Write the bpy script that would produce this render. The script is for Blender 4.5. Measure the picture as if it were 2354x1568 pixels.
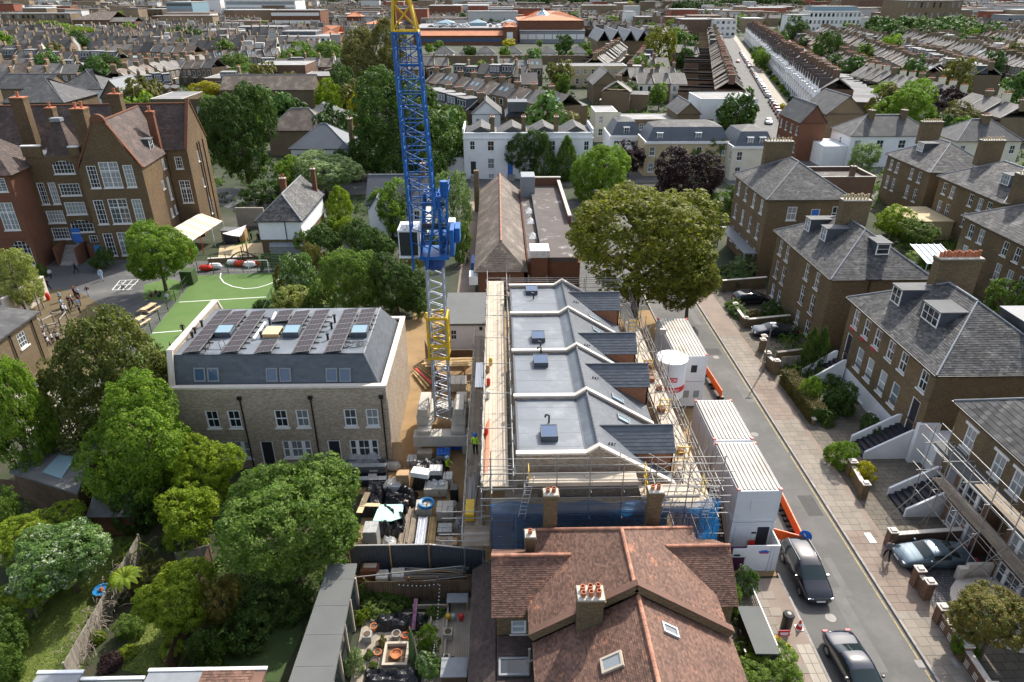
import bpy, bmesh, math, random
import numpy as np
from mathutils import Vector, Matrix
random.seed(7); RN=random.Random(11)
S=bpy.context.scene; COL=S.collection
for o in list(bpy.data.objects): bpy.data.objects.remove(o)
R=math.radians
F_PX,CX,CY,VPX,VPY,CAMH=1569.,1177.,784.,1141.,-28.,33.4      # measured in a 2354 px wide view of the photo
PITCH=math.atan((CY-VPY)/F_PX); YAW=math.atan((CX-VPX)/F_PX*math.cos(PITCH))
cp,sp=math.cos(PITCH),math.sin(PITCH)
FW=(math.sin(YAW)*cp,math.cos(YAW)*cp,-sp); RT=(math.cos(YAW),-math.sin(YAW),0.); UP=(math.sin(YAW)*sp,math.cos(YAW)*sp,cp)
cam=bpy.data.objects.new('camera',bpy.data.cameras.new('camera')); COL.objects.link(cam)
cam.data.sensor_width=36; cam.data.lens=36*F_PX/2354; cam.data.clip_end=9000; cam.data.clip_start=.5
cam.location=(0,0,CAMH); cam.rotation_euler=(math.pi/2-PITCH,0,-YAW); S.camera=cam
SUN_AZ,SUN_EL=R(33),R(44)
w=bpy.data.worlds.new('World'); S.world=w; w.use_nodes=True
nt=w.node_tree; sky=nt.nodes.new('ShaderNodeTexSky'); sky.sky_type='NISHITA'; sky.sun_disc=False
sky.sun_elevation=SUN_EL; sky.sun_rotation=SUN_AZ; sky.air_density=1.0; sky.dust_density=2.5; sky.ozone_density=1.0
bg=nt.nodes['Background']; bg.inputs['Strength'].default_value=.15; hs=nt.nodes.new('ShaderNodeHueSaturation'); hs.inputs['Saturation'].default_value=.6; nt.links.new(sky.outputs[0],hs.inputs['Color']); nt.links.new(hs.outputs[0],bg.inputs[0])
sl=bpy.data.lights.new('sun','SUN'); sl.energy=3.1; sl.angle=R(.55); sl.color=(1,.945,.86)
so=bpy.data.objects.new('sun',sl); COL.objects.link(so); so.location=(80,120,150)
so.rotation_euler=Vector((-math.sin(SUN_AZ)*math.cos(SUN_EL),-math.cos(SUN_AZ)*math.cos(SUN_EL),-math.sin(SUN_EL))).to_track_quat('-Z','Y').to_euler()
S.view_settings.view_transform='Standard'; S.view_settings.look='None'; S.view_settings.gamma=1; S.view_settings.exposure=0.98
S.cycles.use_denoising=True; S.cycles.max_bounces=5; S.cycles.diffuse_bounces=3; S.cycles.glossy_bounces=2; S.cycles.transmission_bounces=4; S.cycles.transparent_max_bounces=8
S.cycles.caustics_reflective=False; S.cycles.caustics_refractive=False; S.cycles.use_adaptive_sampling=True; S.cycles.adaptive_threshold=.02
def ray(px,py):
    a=(px-CX)/F_PX; b=-(py-CY)/F_PX
    return [FW[i]+a*RT[i]+b*UP[i] for i in range(3)]
def at(px,py,z=0.):
    d=ray(px,py); t=(z-CAMH)/d[2]; return Vector((d[0]*t,d[1]*t,z))
def aty(px,py,Y):
    d=ray(px,py); t=Y/d[1]; return Vector((d[0]*t,Y,CAMH+d[2]*t))
def depth(p): return sum((p[i]-(0,0,CAMH)[i])*FW[i] for i in range(3))
MT={}
def rgb(c): return (c[0],c[1],c[2],1)
def newmat(name):
    m=bpy.data.materials.new(name); m.use_nodes=True; t=m.node_tree; b=t.nodes['Principled BSDF']; MT[name]=m
    return m,t,b
def N(t,k,**kw):
    n=t.nodes.new(k)
    for a,v in kw.items():
        if a in n.inputs.keys(): n.inputs[a].default_value=v
        else: setattr(n,a,v)
    return n
def mixc(t,f,a,b,mode='MIX'):
    n=t.nodes.new('ShaderNodeMix'); n.data_type='RGBA'; n.blend_type=mode
    for s,v in ((0,f),(6,a),(7,b)):
        if isinstance(v,(int,float)): n.inputs[s].default_value=v
        elif isinstance(v,tuple): n.inputs[s].default_value=rgb(v)
        else: t.links.new(v,n.inputs[s])
    return n.outputs[2]
def noise(t,vec,scale,detail=3,rough=.6):
    n=N(t,'ShaderNodeTexNoise'); n.inputs['Scale'].default_value=scale; n.inputs['Detail'].default_value=detail; n.inputs['Roughness'].default_value=rough
    if vec is not None: t.links.new(vec,n.inputs['Vector'])
    return n.outputs['Fac']
def ramp(t,fac,a=.35,b=.65):
    n=N(t,'ShaderNodeMapRange'); n.inputs[1].default_value=a; n.inputs[2].default_value=b; n.clamp=True
    t.links.new(fac,n.inputs[0]); return n.outputs[0]
def sc(c,k): return (min(c[0]*k,1),min(c[1]*k,1),min(c[2]*k,1))
def mat(name,col,rough=.8,var=.25,scale=1.2,fine=14,bump=.0,metal=0,island=0.,objv=0.,spec=.4,col2=None,stain=None,stain_s=.6,stain_r=(.5,.68),stain_k=.8):
    """noise-varied surface; island = tone change from piece to piece, objv = from object to object, stain = (colour) patches"""
    m,t,b=newmat(name); g=N(t,'ShaderNodeNewGeometry'); P=g.outputs['Position']
    c=mixc(t,ramp(t,noise(t,P,scale,4),.3,.7),sc(col,1-var),col2 or sc(col,1+var))
    c=mixc(t,ramp(t,noise(t,P,fine,2),.25,.75),mixc(t,1.,c,(1-var*.5,)*3,'MULTIPLY'),c)
    if stain: c=mixc(t,mul(t,ramp(t,noise(t,P,stain_s,5,.7),*stain_r),stain_k),c,stain)
    for k,src in ((island,g.outputs['Random Per Island']),(objv,N(t,'ShaderNodeObjectInfo').outputs['Random'])):
        if k:
            mr=N(t,'ShaderNodeMapRange'); mr.inputs[3].default_value=1-k; mr.inputs[4].default_value=1+k; t.links.new(src,mr.inputs[0])
            h=N(t,'ShaderNodeHueSaturation'); t.links.new(c,h.inputs['Color']); t.links.new(mr.outputs[0],h.inputs['Value']); c=h.outputs[0]
    t.links.new(c,b.inputs['Base Color']); b.inputs['Roughness'].default_value=rough; b.inputs['Metallic'].default_value=metal; b.inputs['Specular IOR Level'].default_value=spec
    if bump:
        bn=N(t,'ShaderNodeBump'); bn.inputs['Strength'].default_value=bump; bn.inputs['Distance'].default_value=.05
        t.links.new(noise(t,P,fine,3),bn.inputs['Height']); t.links.new(bn.outputs[0],b.inputs['Normal'])
    return m
def mul(t,a,k):
    n=N(t,'ShaderNodeMath',operation='MULTIPLY'); t.links.new(a,n.inputs[0]); n.inputs[1].default_value=k; return n.outputs[0]
def wallvec(t):
    g=N(t,'ShaderNodeNewGeometry'); s=N(t,'ShaderNodeSeparateXYZ'); t.links.new(g.outputs['Position'],s.inputs[0])
    a=N(t,'ShaderNodeMath',operation='ADD'); t.links.new(s.outputs[0],a.inputs[0]); t.links.new(s.outputs[1],a.inputs[1])
    c=N(t,'ShaderNodeCombineXYZ'); t.links.new(a.outputs[0],c.inputs[0]); t.links.new(s.outputs[2],c.inputs[1]); return c.outputs[0],g
def brick(name,c1,c2,mortar,bw=.225,rh=.075,ms=.012,dirt=(.05,.045,.04),dirt_k=.45,objv=0.,flat=False):
    m,t,b=newmat(name); v,g=wallvec(t); P=g.outputs['Position']
    if flat: v=P
    br=N(t,'ShaderNodeTexBrick'); t.links.new(v,br.inputs['Vector'])
    for k,x in (('Color1',rgb(c1)),('Color2',rgb(c2)),('Mortar',rgb(mortar)),('Scale',1.),('Mortar Size',ms),('Bias',-.1),('Brick Width',bw),('Row Height',rh)): br.inputs[k].default_value=x
    c=mixc(t,ramp(t,noise(t,P,.7,4),.3,.7),mixc(t,1.,br.outputs[0],(.78,.76,.74),'MULTIPLY'),br.outputs[0])
    c=mixc(t,mul(t,ramp(t,noise(t,P,.35,6,.7),.45,.75),min(1,dirt_k*1.3)),c,dirt)
    c=mixc(t,ramp(t,noise(t,v,9,2),.3,.7),mixc(t,1.,c,(.72,.72,.72),'MULTIPLY'),c)
    if objv:
        mr=N(t,'ShaderNodeMapRange'); mr.inputs[3].default_value=1-objv; mr.inputs[4].default_value=1+objv; t.links.new(N(t,'ShaderNodeObjectInfo').outputs['Random'],mr.inputs[0])
        h=N(t,'ShaderNodeHueSaturation'); t.links.new(c,h.inputs['Color']); t.links.new(mr.outputs[0],h.inputs['Value']); c=h.outputs[0]
    t.links.new(c,b.inputs['Base Color']); b.inputs['Roughness'].default_value=.9; b.inputs['Specular IOR Level'].default_value=.2
    bn=N(t,'ShaderNodeBump'); bn.inputs['Strength'].default_value=.5; bn.inputs['Distance'].default_value=.01; bn.invert=True
    t.links.new(br.outputs['Fac'],bn.inputs['Height']); t.links.new(bn.outputs[0],b.inputs['Normal'])
    return m
def leafmat(name,c,c2,trans=.35,objv=.12,flower=None,fk=.2):
    m,t,b=newmat(name); g=N(t,'ShaderNodeNewGeometry'); oi=N(t,'ShaderNodeObjectInfo')
    col=mixc(t,g.outputs['Random Per Island'],c,c2)
    col=mixc(t,ramp(t,noise(t,g.outputs['Position'],.5,2),.35,.65),mixc(t,1.,col,(.72,.8,.7),'MULTIPLY'),col)
    col=mixc(t,ramp(t,noise(t,g.outputs['Position'],1.9,2),.3,.7),mixc(t,1.,col,(.62,.7,.62),'MULTIPLY'),mixc(t,1.,col,(1.2,1.12,1.0),'MULTIPLY'))
    if flower: 
        n=ramp(t,noise(t,g.outputs['Position'],1.1,3),.5,.6); k=N(t,'ShaderNodeMath',operation='LESS_THAN'); k.inputs[1].default_value=fk; t.links.new(g.outputs['Random Per Island'],k.inputs[0])
        kk=N(t,'ShaderNodeMath',operation='MULTIPLY'); t.links.new(k.outputs[0],kk.inputs[0]); t.links.new(n,kk.inputs[1]); col=mixc(t,kk.outputs[0],col,flower)
    h=N(t,'ShaderNodeHueSaturation'); mr=N(t,'ShaderNodeMapRange'); mr.inputs[3].default_value=1-objv; mr.inputs[4].default_value=1+objv
    t.links.new(oi.outputs['Random'],mr.inputs[0]); t.links.new(mr.outputs[0],h.inputs['Value']); t.links.new(col,h.inputs['Color'])
    b.inputs['Roughness'].default_value=.6; b.inputs['Specular IOR Level'].default_value=.25; t.links.new(h.outputs[0],b.inputs['Base Color'])
    tr=N(t,'ShaderNodeBsdfTranslucent'); t.links.new(mixc(t,1.,h.outputs[0],(1.0,1.15,.5),'MULTIPLY'),tr.inputs[0])
    mx=N(t,'ShaderNodeMixShader'); mx.inputs[0].default_value=trans; t.links.new(b.outputs[0],mx.inputs[1]); t.links.new(tr.outputs[0],mx.inputs[2])
    t.links.new(mx.outputs[0],t.nodes['Material Output'].inputs['Surface']); return m
def plain(name,col,rough=.5,metal=0,spec=.5,coat=0):
    m,t,b=newmat(name); b.inputs['Base Color'].default_value=rgb(col); b.inputs['Roughness'].default_value=rough; b.inputs['Metallic'].default_value=metal; b.inputs['Specular IOR Level'].default_value=spec; b.inputs['Coat Weight'].default_value=coat; b.inputs['Coat Roughness'].default_value=.05
    return m
def glassmat(name,dark,pale,k=.5):
    m,t,b=newmat(name); oi=N(t,'ShaderNodeObjectInfo'); g=N(t,'ShaderNodeNewGeometry')
    f=ramp(t,oi.outputs['Random'],k,k+.25)
    t.links.new(mixc(t,f,dark,pale),b.inputs['Base Color']); b.inputs['Roughness'].default_value=.06; b.inputs['Specular IOR Level'].default_value=.7; b.inputs['IOR'].default_value=1.5
    return m
class MB:
    def __init__(s): s.v=[]; s.f=[]; s.m=[]; s.cur=0; s.mats=[]
    def use(s,m):
        m=MT[m] if isinstance(m,str) else m
        if m not in s.mats: s.mats.append(m)
        s.cur=s.mats.index(m); return s
    def add(s,v,f):
        n=len(s.v); s.v+=[tuple(p) for p in v]; s.f+=[tuple(i+n for i in q) for q in f]; s.m+=[s.cur]*len(f); return s
    def poly(s,p): return s.add(p,[tuple(range(len(p)))])
    def box(s,x0,y0,z0,x1,y1,z1):
        return s.add([(x0,y0,z0),(x1,y0,z0),(x1,y1,z0),(x0,y1,z0),(x0,y0,z1),(x1,y0,z1),(x1,y1,z1),(x0,y1,z1)],[(0,3,2,1),(4,5,6,7),(0,1,5,4),(1,2,6,5),(2,3,7,6),(3,0,4,7)])
    def cbox(s,x,y,z,a,b,c): return s.box(x-a/2,y-b/2,z,x+a/2,y+b/2,z+c)
    def obox(s,c,a,b,h):                      # centre and three half-axis vectors
        c,a,b,h=map(Vector,(c,a,b,h)); v=[c+i*a+j*b+k*h for k in(-1,1) for j in(-1,1) for i in(-1,1)]
        return s.add(v,[(0,2,3,1),(4,5,7,6),(0,1,5,4),(1,3,7,5),(3,2,6,7),(2,0,4,6)])
    def bar(s,p,q,w,h,up=(0,0,1)):
        p,q=Vector(p),Vector(q); d=q-p; a=d.cross(Vector(up))
        if a.length<1e-6: a=Vector((1,0,0))
        a.normalize(); u=a.cross(d).normalized(); return s.obox((p+q)/2,d/2,a*w/2,u*h/2)
    def tube(s,p,q,r,n=6,r2=None,cap=True):
        p,q=Vector(p),Vector(q); d=(q-p).normalized(); a=d.orthogonal().normalized(); b=d.cross(a); r2=r if r2 is None else r2
        v=[p+(a*math.cos(t)+b*math.sin(t))*r for t in [2*math.pi*i/n for i in range(n)]]+[q+(a*math.cos(t)+b*math.sin(t))*r2 for t in [2*math.pi*i/n for i in range(n)]]
        f=[(i,(i+1)%n,n+(i+1)%n,n+i) for i in range(n)]
        if cap: f+=[tuple(range(n))[::-1],tuple(range(n,2*n))]
        return s.add(v,f)
    def path(s,pts,r,n=6):
        for i in range(len(pts)-1): s.tube(pts[i],pts[i+1],r[i] if isinstance(r,(list,tuple)) else r,n,r[i+1] if isinstance(r,(list,tuple)) else r)
        return s
    def prism(s,poly,z0,z1):
        n=len(poly); v=[(p[0],p[1],z0) for p in poly]+[(p[0],p[1],z1) for p in poly]
        return s.add(v,[tuple(range(n))[::-1],tuple(range(n,2*n))]+[(i,(i+1)%n,n+(i+1)%n,n+i) for i in range(n)])
    def slab(s,p,t,nrm=None):                 # polygon thickened downwards along its normal
        p=[Vector(q) for q in p]; n=nrm or (p[1]-p[0]).cross(p[2]-p[0]).normalized()
        if n.z<0: n=-n; p=p[::-1]
        k=len(p); return s.add(p+[q-n*t for q in p],[tuple(range(k)),tuple(range(k,2*k))[::-1]]+[(i,k+i,k+(i+1)%k,(i+1)%k) for i in range(k)])
    def extr(s,p,d):                          # any polygon swept along a vector
        p=[Vector(q) for q in p]; d=Vector(d); k=len(p)
        n=(p[1]-p[0]).cross(p[2]-p[0])
        if n.dot(d)<0: p=p[::-1]
        return s.add(p+[q+d for q in p],[tuple(range(k))[::-1],tuple(range(k,2*k))]+[(i,(i+1)%k,k+(i+1)%k,k+i) for i in range(k)])
    def lathe(s,prof,x,y,n=12,z=0):
        v=[(x+r*math.cos(2*math.pi*i/n),y+r*math.sin(2*math.pi*i/n),z+h) for r,h in prof for i in range(n)]; m=len(prof)
        f=[(j*n+i,j*n+(i+1)%n,(j+1)*n+(i+1)%n,(j+1)*n+i) for j in range(m-1) for i in range(n)]+[tuple(range(n))[::-1],tuple(range((m-1)*n,m*n))]
        return s.add(v,f)
    def torus(s,c,R0,r,n=16,k=6,ax=2):
        v=[];c=Vector(c)
        for i in range(n):
            a=2*math.pi*i/n
            for j in range(k):
                b=2*math.pi*j/k; q=((R0+r*math.cos(b))*math.cos(a),(R0+r*math.cos(b))*math.sin(a),r*math.sin(b))
                if ax==1: q=(q[0],q[2],q[1])
                if ax==0: q=(q[2],q[0],q[1])
                v.append(c+Vector(q))
        return s.add(v,[(i*k+j,((i+1)%n)*k+j,((i+1)%n)*k+(j+1)%k,i*k+(j+1)%k) for i in range(n) for j in range(k)])
    def mesh(s,name,m=None,smooth=False,bevel=0):
        me=bpy.data.meshes.new(name); me.from_pydata(s.v,[],s.f)
        ms=s.mats or [MT[m] if isinstance(m,str) else m]
        for x in ms: me.materials.append(x)
        if len(ms)>1: me.polygons.foreach_set('material_index',s.m)
        if bevel:
            bm=bmesh.new(); bm.from_mesh(me); bmesh.ops.remove_doubles(bm,verts=bm.verts,dist=1e-4)
            bmesh.ops.bevel(bm,geom=[e for e in bm.edges if len(e.link_faces)==2 and e.calc_face_angle(0)>.5],offset=bevel,segments=1,affect='EDGES',clamp_overlap=True); bm.to_mesh(me); bm.free()
        if smooth: me.polygons.foreach_set('use_smooth',[True]*len(me.polygons))
        me.update(); return me
    def build(s,name,m=None,parent=None,**k):
        me=s.mesh(name,m,k.pop('smooth',False),k.pop('bevel',0)); return put(name,me,parent,**k)
def put(name,me,parent=None,loc=None,rz=0,scale=None,label=None,cat=None,group=None,kind=None):
    o=bpy.data.objects.new(name,me); COL.objects.link(o)
    if parent is not None:
        o.parent=parent
    if loc is not None: o.location=loc
    if rz: o.rotation_euler=(0,0,rz)
    if scale is not None: o.scale=scale if hasattr(scale,'__len__') else (scale,)*3
    return tag(o,label,cat,group,kind)
def tag(o,label=None,cat=None,group=None,kind=None):
    for k,v in (('label',label),('category',cat),('group',group),('kind',kind)):
        if v: o[k]=v
    return o
def T(name,label,cat,group=None,loc=None,rz=0):
    o=bpy.data.objects.new(name,None); COL.objects.link(o); o.empty_display_size=.2; tag(o,label,cat,group)
    if loc is not None: o.location=loc; o['placed']=1
    o.rotation_euler=(0,0,rz); return o
def dup(root,loc,rz=0,label=None,group=None,scale=None,parent=None,mats=None):
    c=root.copy(); COL.objects.link(c)
    if parent is None:
        c.location=loc; c.rotation_euler=(0,0,rz); c['placed']=1
        if scale is not None: c.scale=scale if hasattr(scale,'__len__') else (scale,)*3
        if label: c['label']=label
        if group: c['group']=group
    else: c.parent=parent
    if mats and c.type=='MESH':
        for i,s_ in enumerate(c.material_slots):
            n=s_.material.name if s_.material else ''
            if n in mats: s_.link='OBJECT'; s_.material=MT[mats[n]]
    for ch in root.children: dup(ch,None,parent=c,mats=mats)
    return c
UNIT={}
def pole(name,p,q,r,m,parent,n=6,**k):
    key=('p',m,n)
    if key not in UNIT: UNIT[key]=MB().tube((0,0,0),(0,0,1),1,n).mesh('pole',m,True)
    p,q=Vector(p),Vector(q); d=q-p; o=put(name,UNIT[key],parent,**k); o.location=p; o.rotation_euler=d.to_track_quat('Z','Y').to_euler(); o.scale=(r,r,d.length); return o
def ubox(name,c,size,m,parent,rz=0,rx=0,ry=0,**k):
    key=('b',m)
    if key not in UNIT: UNIT[key]=MB().box(-.5,-.5,-.5,.5,.5,.5).mesh('block',m)
    o=put(name,UNIT[key],parent,**k); o.location=c; o.rotation_euler=(rx,ry,rz); o.scale=size; return o
def plank(name,p,q,w,t,m,parent,**k):
    p,q=Vector(p),Vector(q); d=q-p; return ubox(name,(p+q)/2,(d.length,w,t),m,parent,rz=math.atan2(d.y,d.x),ry=-math.asin(d.z/d.length),**k)
WIN={}
def winmesh(w,h,st):
    """st: (kind, vertical bars, horizontal bars, frame material, glass material)"""
    key=(round(w,2),round(h,2),st)
    if key in WIN: return WIN[key]
    kind,nv,nh,fm,gm=st; f=MB(); g=MB(); b=.095 if w>.6 else .06; y0,y1=.05,.13; gy=.1; sl=MB()
    if kind=='door':
        f.box(0,y0,0,b,y1,h); f.box(w-b,y0,0,w,y1,h); f.box(b,y0,h-b,w-b,y1,h); g.box(b,gy-.02,0,w-b,gy+.03,h-b)
        for k in range(2):
            for j in range(2): g.box(b+.1+k*(w-2*b)/2,gy-.035,.25+j*h*.45,(w-2*b)/2*(k+1)+b-.1 if k else b+(w-2*b)/2-.06,gy-.018,.25+j*h*.45+h*.3)
    else:
        f.box(0,y0,0,b,y1,h); f.box(w-b,y0,0,w,y1,h); f.box(b,y0,h-b,w-b,y1,h); f.box(b,y0,0,w-b,y1,b)
        t=.035
        if kind=='sash': f.box(b,y0-.01,h/2-.035,w-b,y1-.01,h/2+.035)
        if kind=='tri':
            for x in (w*.27,w*.73): f.box(x-.13,y0-.03,b,x+.13,y1-.03,h-b)
            f.box(b,y0-.005,h/2-.03,w-b,y1-.012,h/2+.03)
        if kind=='cross':
            f.box(w/2-.05,y0-.01,b,w/2+.05,y1-.01,h-b); f.box(b,y0-.013,h*.66-.05,w-b,y1-.012,h*.66+.05)
        for i in range(nv):
            x=w*(i+1)/(nv+1); f.box(x-t/2,y0+.012,b,x+t/2,y1-.02,h-b)
        for i in range(nh):
            z=h*(i+1)/(nh+1)
            if kind=='sash' and abs(z-h/2)<.05: continue
            f.box(b,y0+.017,z-t/2,w-b,y1-.024,z+t/2)
        g.box(b*.6,gy,b*.6,w-b*.6,gy+.012,h-b*.6)
        sl.box(-.09,-.09,-.13,w+.09,.045,-.005)
    WIN[key]=(f.mesh('window_frame',fm),g.mesh('pane',gm),sl.mesh('sill','stone_white') if sl.v else None); return WIN[key]
def window(o,dx,w,h,st,parent,name='window'):
    """o: lower left corner on the wall face seen from outside, dx: unit direction along the wall"""
    f,g,s=winmesh(w,h,st); rz=math.atan2(dx[1],dx[0])
    if st[0]=='door': name='door'
    a=put(name,f,parent,loc=o,rz=rz); put('pane' if st[0]!='door' else 'door_leaf',g,a)
    if s: put('sill',s,a)
    return a
def wall(mb,p0,p1,z0,z1,ops=(),parent=None,gable=None,depth=.14,arch=()):
    """wall face from p0 to p1 (outside on the right hand), with real openings; ops: (u, z, w, h, style)"""
    p0,p1=Vector((p0[0],p0[1],0)),Vector((p1[0],p1[1],0)); L=(p1-p0).length; d=(p1-p0)/L; inn=Vector((-d.y,d.x,0))
    us=sorted({0,L,*[o[0] for o in ops],*[o[0]+o[2] for o in ops]}); zs=sorted({z0,z1,*[o[1] for o in ops],*[o[1]+o[3] for o in ops]})
    P=lambda u,z,k=0: tuple(p0+d*u+inn*k+Vector((0,0,z)))
    for i in range(len(us)-1):
        for j in range(len(zs)-1):
            u=(us[i]+us[i+1])/2; z=(zs[j]+zs[j+1])/2
            if any(o[0]<u<o[0]+o[2] and o[1]<z<o[1]+o[3] for o in ops): continue
            mb.poly([P(us[i],zs[j]),P(us[i+1],zs[j]),P(us[i+1],zs[j+1]),P(us[i],zs[j+1])])
    for u,z,w,h,st in ops:
        a=[(u,z),(u+w,z),(u+w,z+h),(u,z+h)]
        for k in range(4):
            q,r=a[k],a[(k+1)%4]; mb.poly([P(*q),P(*q,depth),P(*r,depth),P(*r)])
        if st is None: continue
        window(P(u,z),d,w,h,st,parent)
        if len(st)>5 or (u,z) in arch:
            n=6; hh=w*.5 if (u,z) in arch and h>w*1.2 else w*.22
            for sg in (0,1):
                pts=[]
                for k in range(n+1):
                    a_=math.pi/2*k/n; x=w/2*(1-math.cos(a_)); zz=h-hh+hh*math.sin(a_)
                    pts.append((u+(x if not sg else w-x),z+zz))
                cor=(u if not sg else u+w,z+h)
                for k in range(n):
                    tri=[P(*cor,-.004),P(*pts[k],-.004),P(*pts[k+1],-.004)]; tri2=[P(*pts[k],-.004),P(*pts[k],depth*.9),P(*pts[k+1],depth*.9),P(*pts[k+1],-.004)]
                    mb.poly(tri if not sg else tri[::-1]); mb.poly(tri2)
    if gable:  # list of (u,z) above z1, from right to left
        mb.poly([P(0,z1),P(L,z1)]+[P(*g) for g in gable])
    return d
def clip(poly,cvx):
    out=poly
    for i in range(len(cvx)):
        a,b=cvx[i],cvx[(i+1)%len(cvx)]; ex,ey=b[0]-a[0],b[1]-a[1]; inp=out; out=[]
        if not inp: return []
        sd=[ex*(p[1]-a[1])-ey*(p[0]-a[0]) for p in inp]
        for k in range(len(inp)):
            p,q,s1,s2=inp[k],inp[(k+1)%len(inp)],sd[k],sd[(k+1)%len(inp)]
            if s1>=0: out.append(p)
            if (s1>0>s2) or (s1<0<s2): t=s1/(s1-s2); out.append((p[0]+(q[0]-p[0])*t,p[1]+(q[1]-p[1])*t))
    return out
def tiles(mb,pts,tw,th,lift=.03,jit=.008,stag=.5,seed=1):
    """courses of tiles over a convex sloping polygon: each tile is lifted at its lower edge"""
    rr=random.Random(seed); P=[Vector(p) for p in pts]; n=(P[1]-P[0]).cross(P[2]-P[0]).normalized()
    if n.z<0: n=-n; P=P[::-1]
    e=Vector((0,0,1)).cross(n)
    e=e.normalized() if e.length>1e-4 else Vector((1,0,0))
    s=n.cross(e); o=P[0]; Q=[((p-o).dot(e),(p-o).dot(s)) for p in P]
    A=sum(Q[i][0]*Q[(i+1)%len(Q)][1]-Q[(i+1)%len(Q)][0]*Q[i][1] for i in range(len(Q)))
    if A<0: Q=Q[::-1]
    u0,u1=min(q[0] for q in Q),max(q[0] for q in Q); v0,v1=min(q[1] for q in Q),max(q[1] for q in Q)
    W=lambda u,v,k: o+e*u+s*v+n*k
    r=0; v=v0
    while v<v1-.01:
        va,vb=v,min(v+th,v1); u=u0-tw*((r*stag)%1)
        while u<u1:
            a=[(max(u,u0-.01)+.005,va),(u+tw-.005,va),(u+tw-.005,vb),(max(u,u0-.01)+.005,vb)]; c=clip(a,Q)
            if len(c)>=3:
                l=lift+rr.uniform(-jit,jit); f=lambda q: .006+(l-.006)*(1-(q[1]-va)/th)
                top=[W(q[0],q[1],f(q)) for q in c]; vs=top[:]; fs=[tuple(range(len(c)))]
                for k in range(len(c)):
                    q,g=c[k],c[(k+1)%len(c)]
                    if abs(q[1]-va)<1e-4 and abs(g[1]-va)<1e-4:
                        m=len(vs); vs+=[W(q[0],q[1],-.004),W(g[0],g[1],-.004)]; fs.append(((k+1)%len(c),k,m,m+1))
                mb.add(vs,fs)
            u+=tw
        v+=th; r+=1
    return mb
def ridge(mb,p,q,r=.09,seg=.4):
    p,q=Vector(p),Vector(q); n=max(1,int((q-p).length/seg)); d=(q-p)/n
    for i in range(n):
        a=p+d*i; b=p+d*(i+.985); mb.tube(a,b,r*1.04,8,r*.96)
    return mb
mat('stone_white',(.72,.71,.68),.75,.08,2); mat('white_frame',(.78,.79,.79),.45,.05,3); mat('coping',(.66,.59,.51),.8,.06,1.5,bump=.1)
glassmat('glass',(.018,.024,.03),(.25,.27,.28),.45); glassmat('glass_pale',(.16,.2,.22),(.42,.46,.48),.3); plain('glass_blue',(.05,.09,.17),.05); plain('glass_roof',(.22,.33,.38),.12)
brick('brick_new',(.36,.275,.2),(.66,.56,.45),(.5,.42,.33),dirt_k=.15); brick('brick_stock',(.21,.146,.072),(.33,.235,.122),(0.145,0.119,0.086),dirt_k=.5); brick('brick_stock_far',(0.222,0.155,0.085),(0.296,0.215,0.118),(0.192,0.163,0.126),dirt_k=.35,objv=.22)
brick('brick_school',(.18,.112,.054),(.29,.195,.095),(0.116,0.092,0.068),dirt_k=.45); brick('brick_red',(0.218,0.074,0.039),(0.281,0.109,0.055),(0.203,0.133,0.094),dirt_k=.3); brick('brick_garden',(0.195,0.094,0.058),(0.257,0.140,0.086),(0.211,0.172,0.133),dirt_k=.35); brick('brick_bright',(.38,.14,.07),(.46,.2,.1),(.36,.22,.15),dirt_k=.12)
mat('render_white',(.76,.77,.78),.85,.05,.8,stain=(.5,.49,.46),stain_s=.5,stain_r=(.55,.8),stain_k=.5); mat('render_cream',(.68,.63,.5),.85,.06,.8); mat('render_tan',(.5,.4,.24),.9,.1,.8)
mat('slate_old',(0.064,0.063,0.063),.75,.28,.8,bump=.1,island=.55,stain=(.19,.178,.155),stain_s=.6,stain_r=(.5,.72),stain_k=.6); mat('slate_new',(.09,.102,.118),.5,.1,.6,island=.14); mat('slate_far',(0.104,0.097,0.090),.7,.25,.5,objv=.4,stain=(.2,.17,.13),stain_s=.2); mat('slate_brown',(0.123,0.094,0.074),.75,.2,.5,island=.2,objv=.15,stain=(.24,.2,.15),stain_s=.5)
mat('tile_red',(.15,.082,.058),.8,.2,.45,fine=8,island=.36,stain=(.37,.16,.09),stain_s=.8,stain_r=(.6,.66),stain_k=.65,bump=.1); mat('tile_ridge',(.4,.19,.12),.8,.2,2,island=.2); mat('tile_school',(0.072,0.051,0.044),.8,.2,.6,island=.2,stain=(.15,.1,.08),stain_s=.5); mat('tile_orange',(.5,.2,.1),.85,.12,.3,objv=.08); mat('pot_red',(.42,.15,.07),.8,.2,3,objv=.15); mat('pot_buff',(.5,.4,.24),.8,.2,3)
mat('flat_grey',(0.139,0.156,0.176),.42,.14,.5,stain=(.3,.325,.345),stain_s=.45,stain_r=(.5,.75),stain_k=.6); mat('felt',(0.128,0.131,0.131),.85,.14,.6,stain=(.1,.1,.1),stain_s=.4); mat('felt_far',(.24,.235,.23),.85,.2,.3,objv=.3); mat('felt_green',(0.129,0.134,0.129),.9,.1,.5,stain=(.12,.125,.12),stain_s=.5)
mat('lead',(0.225,0.240,0.255),.55,.1,2); mat('lead_dark',(.07,.078,.092),.5,.12,2); mat('concrete',(.46,.43,.37),.9,.12,1.2,bump=.2); mat('asphalt',(0.115,0.111,0.104),.88,.1,.35,fine=30,bump=.15,stain=(.185,.178,.165),stain_s=.25,stain_r=(.48,.72),stain_k=.6)
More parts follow.
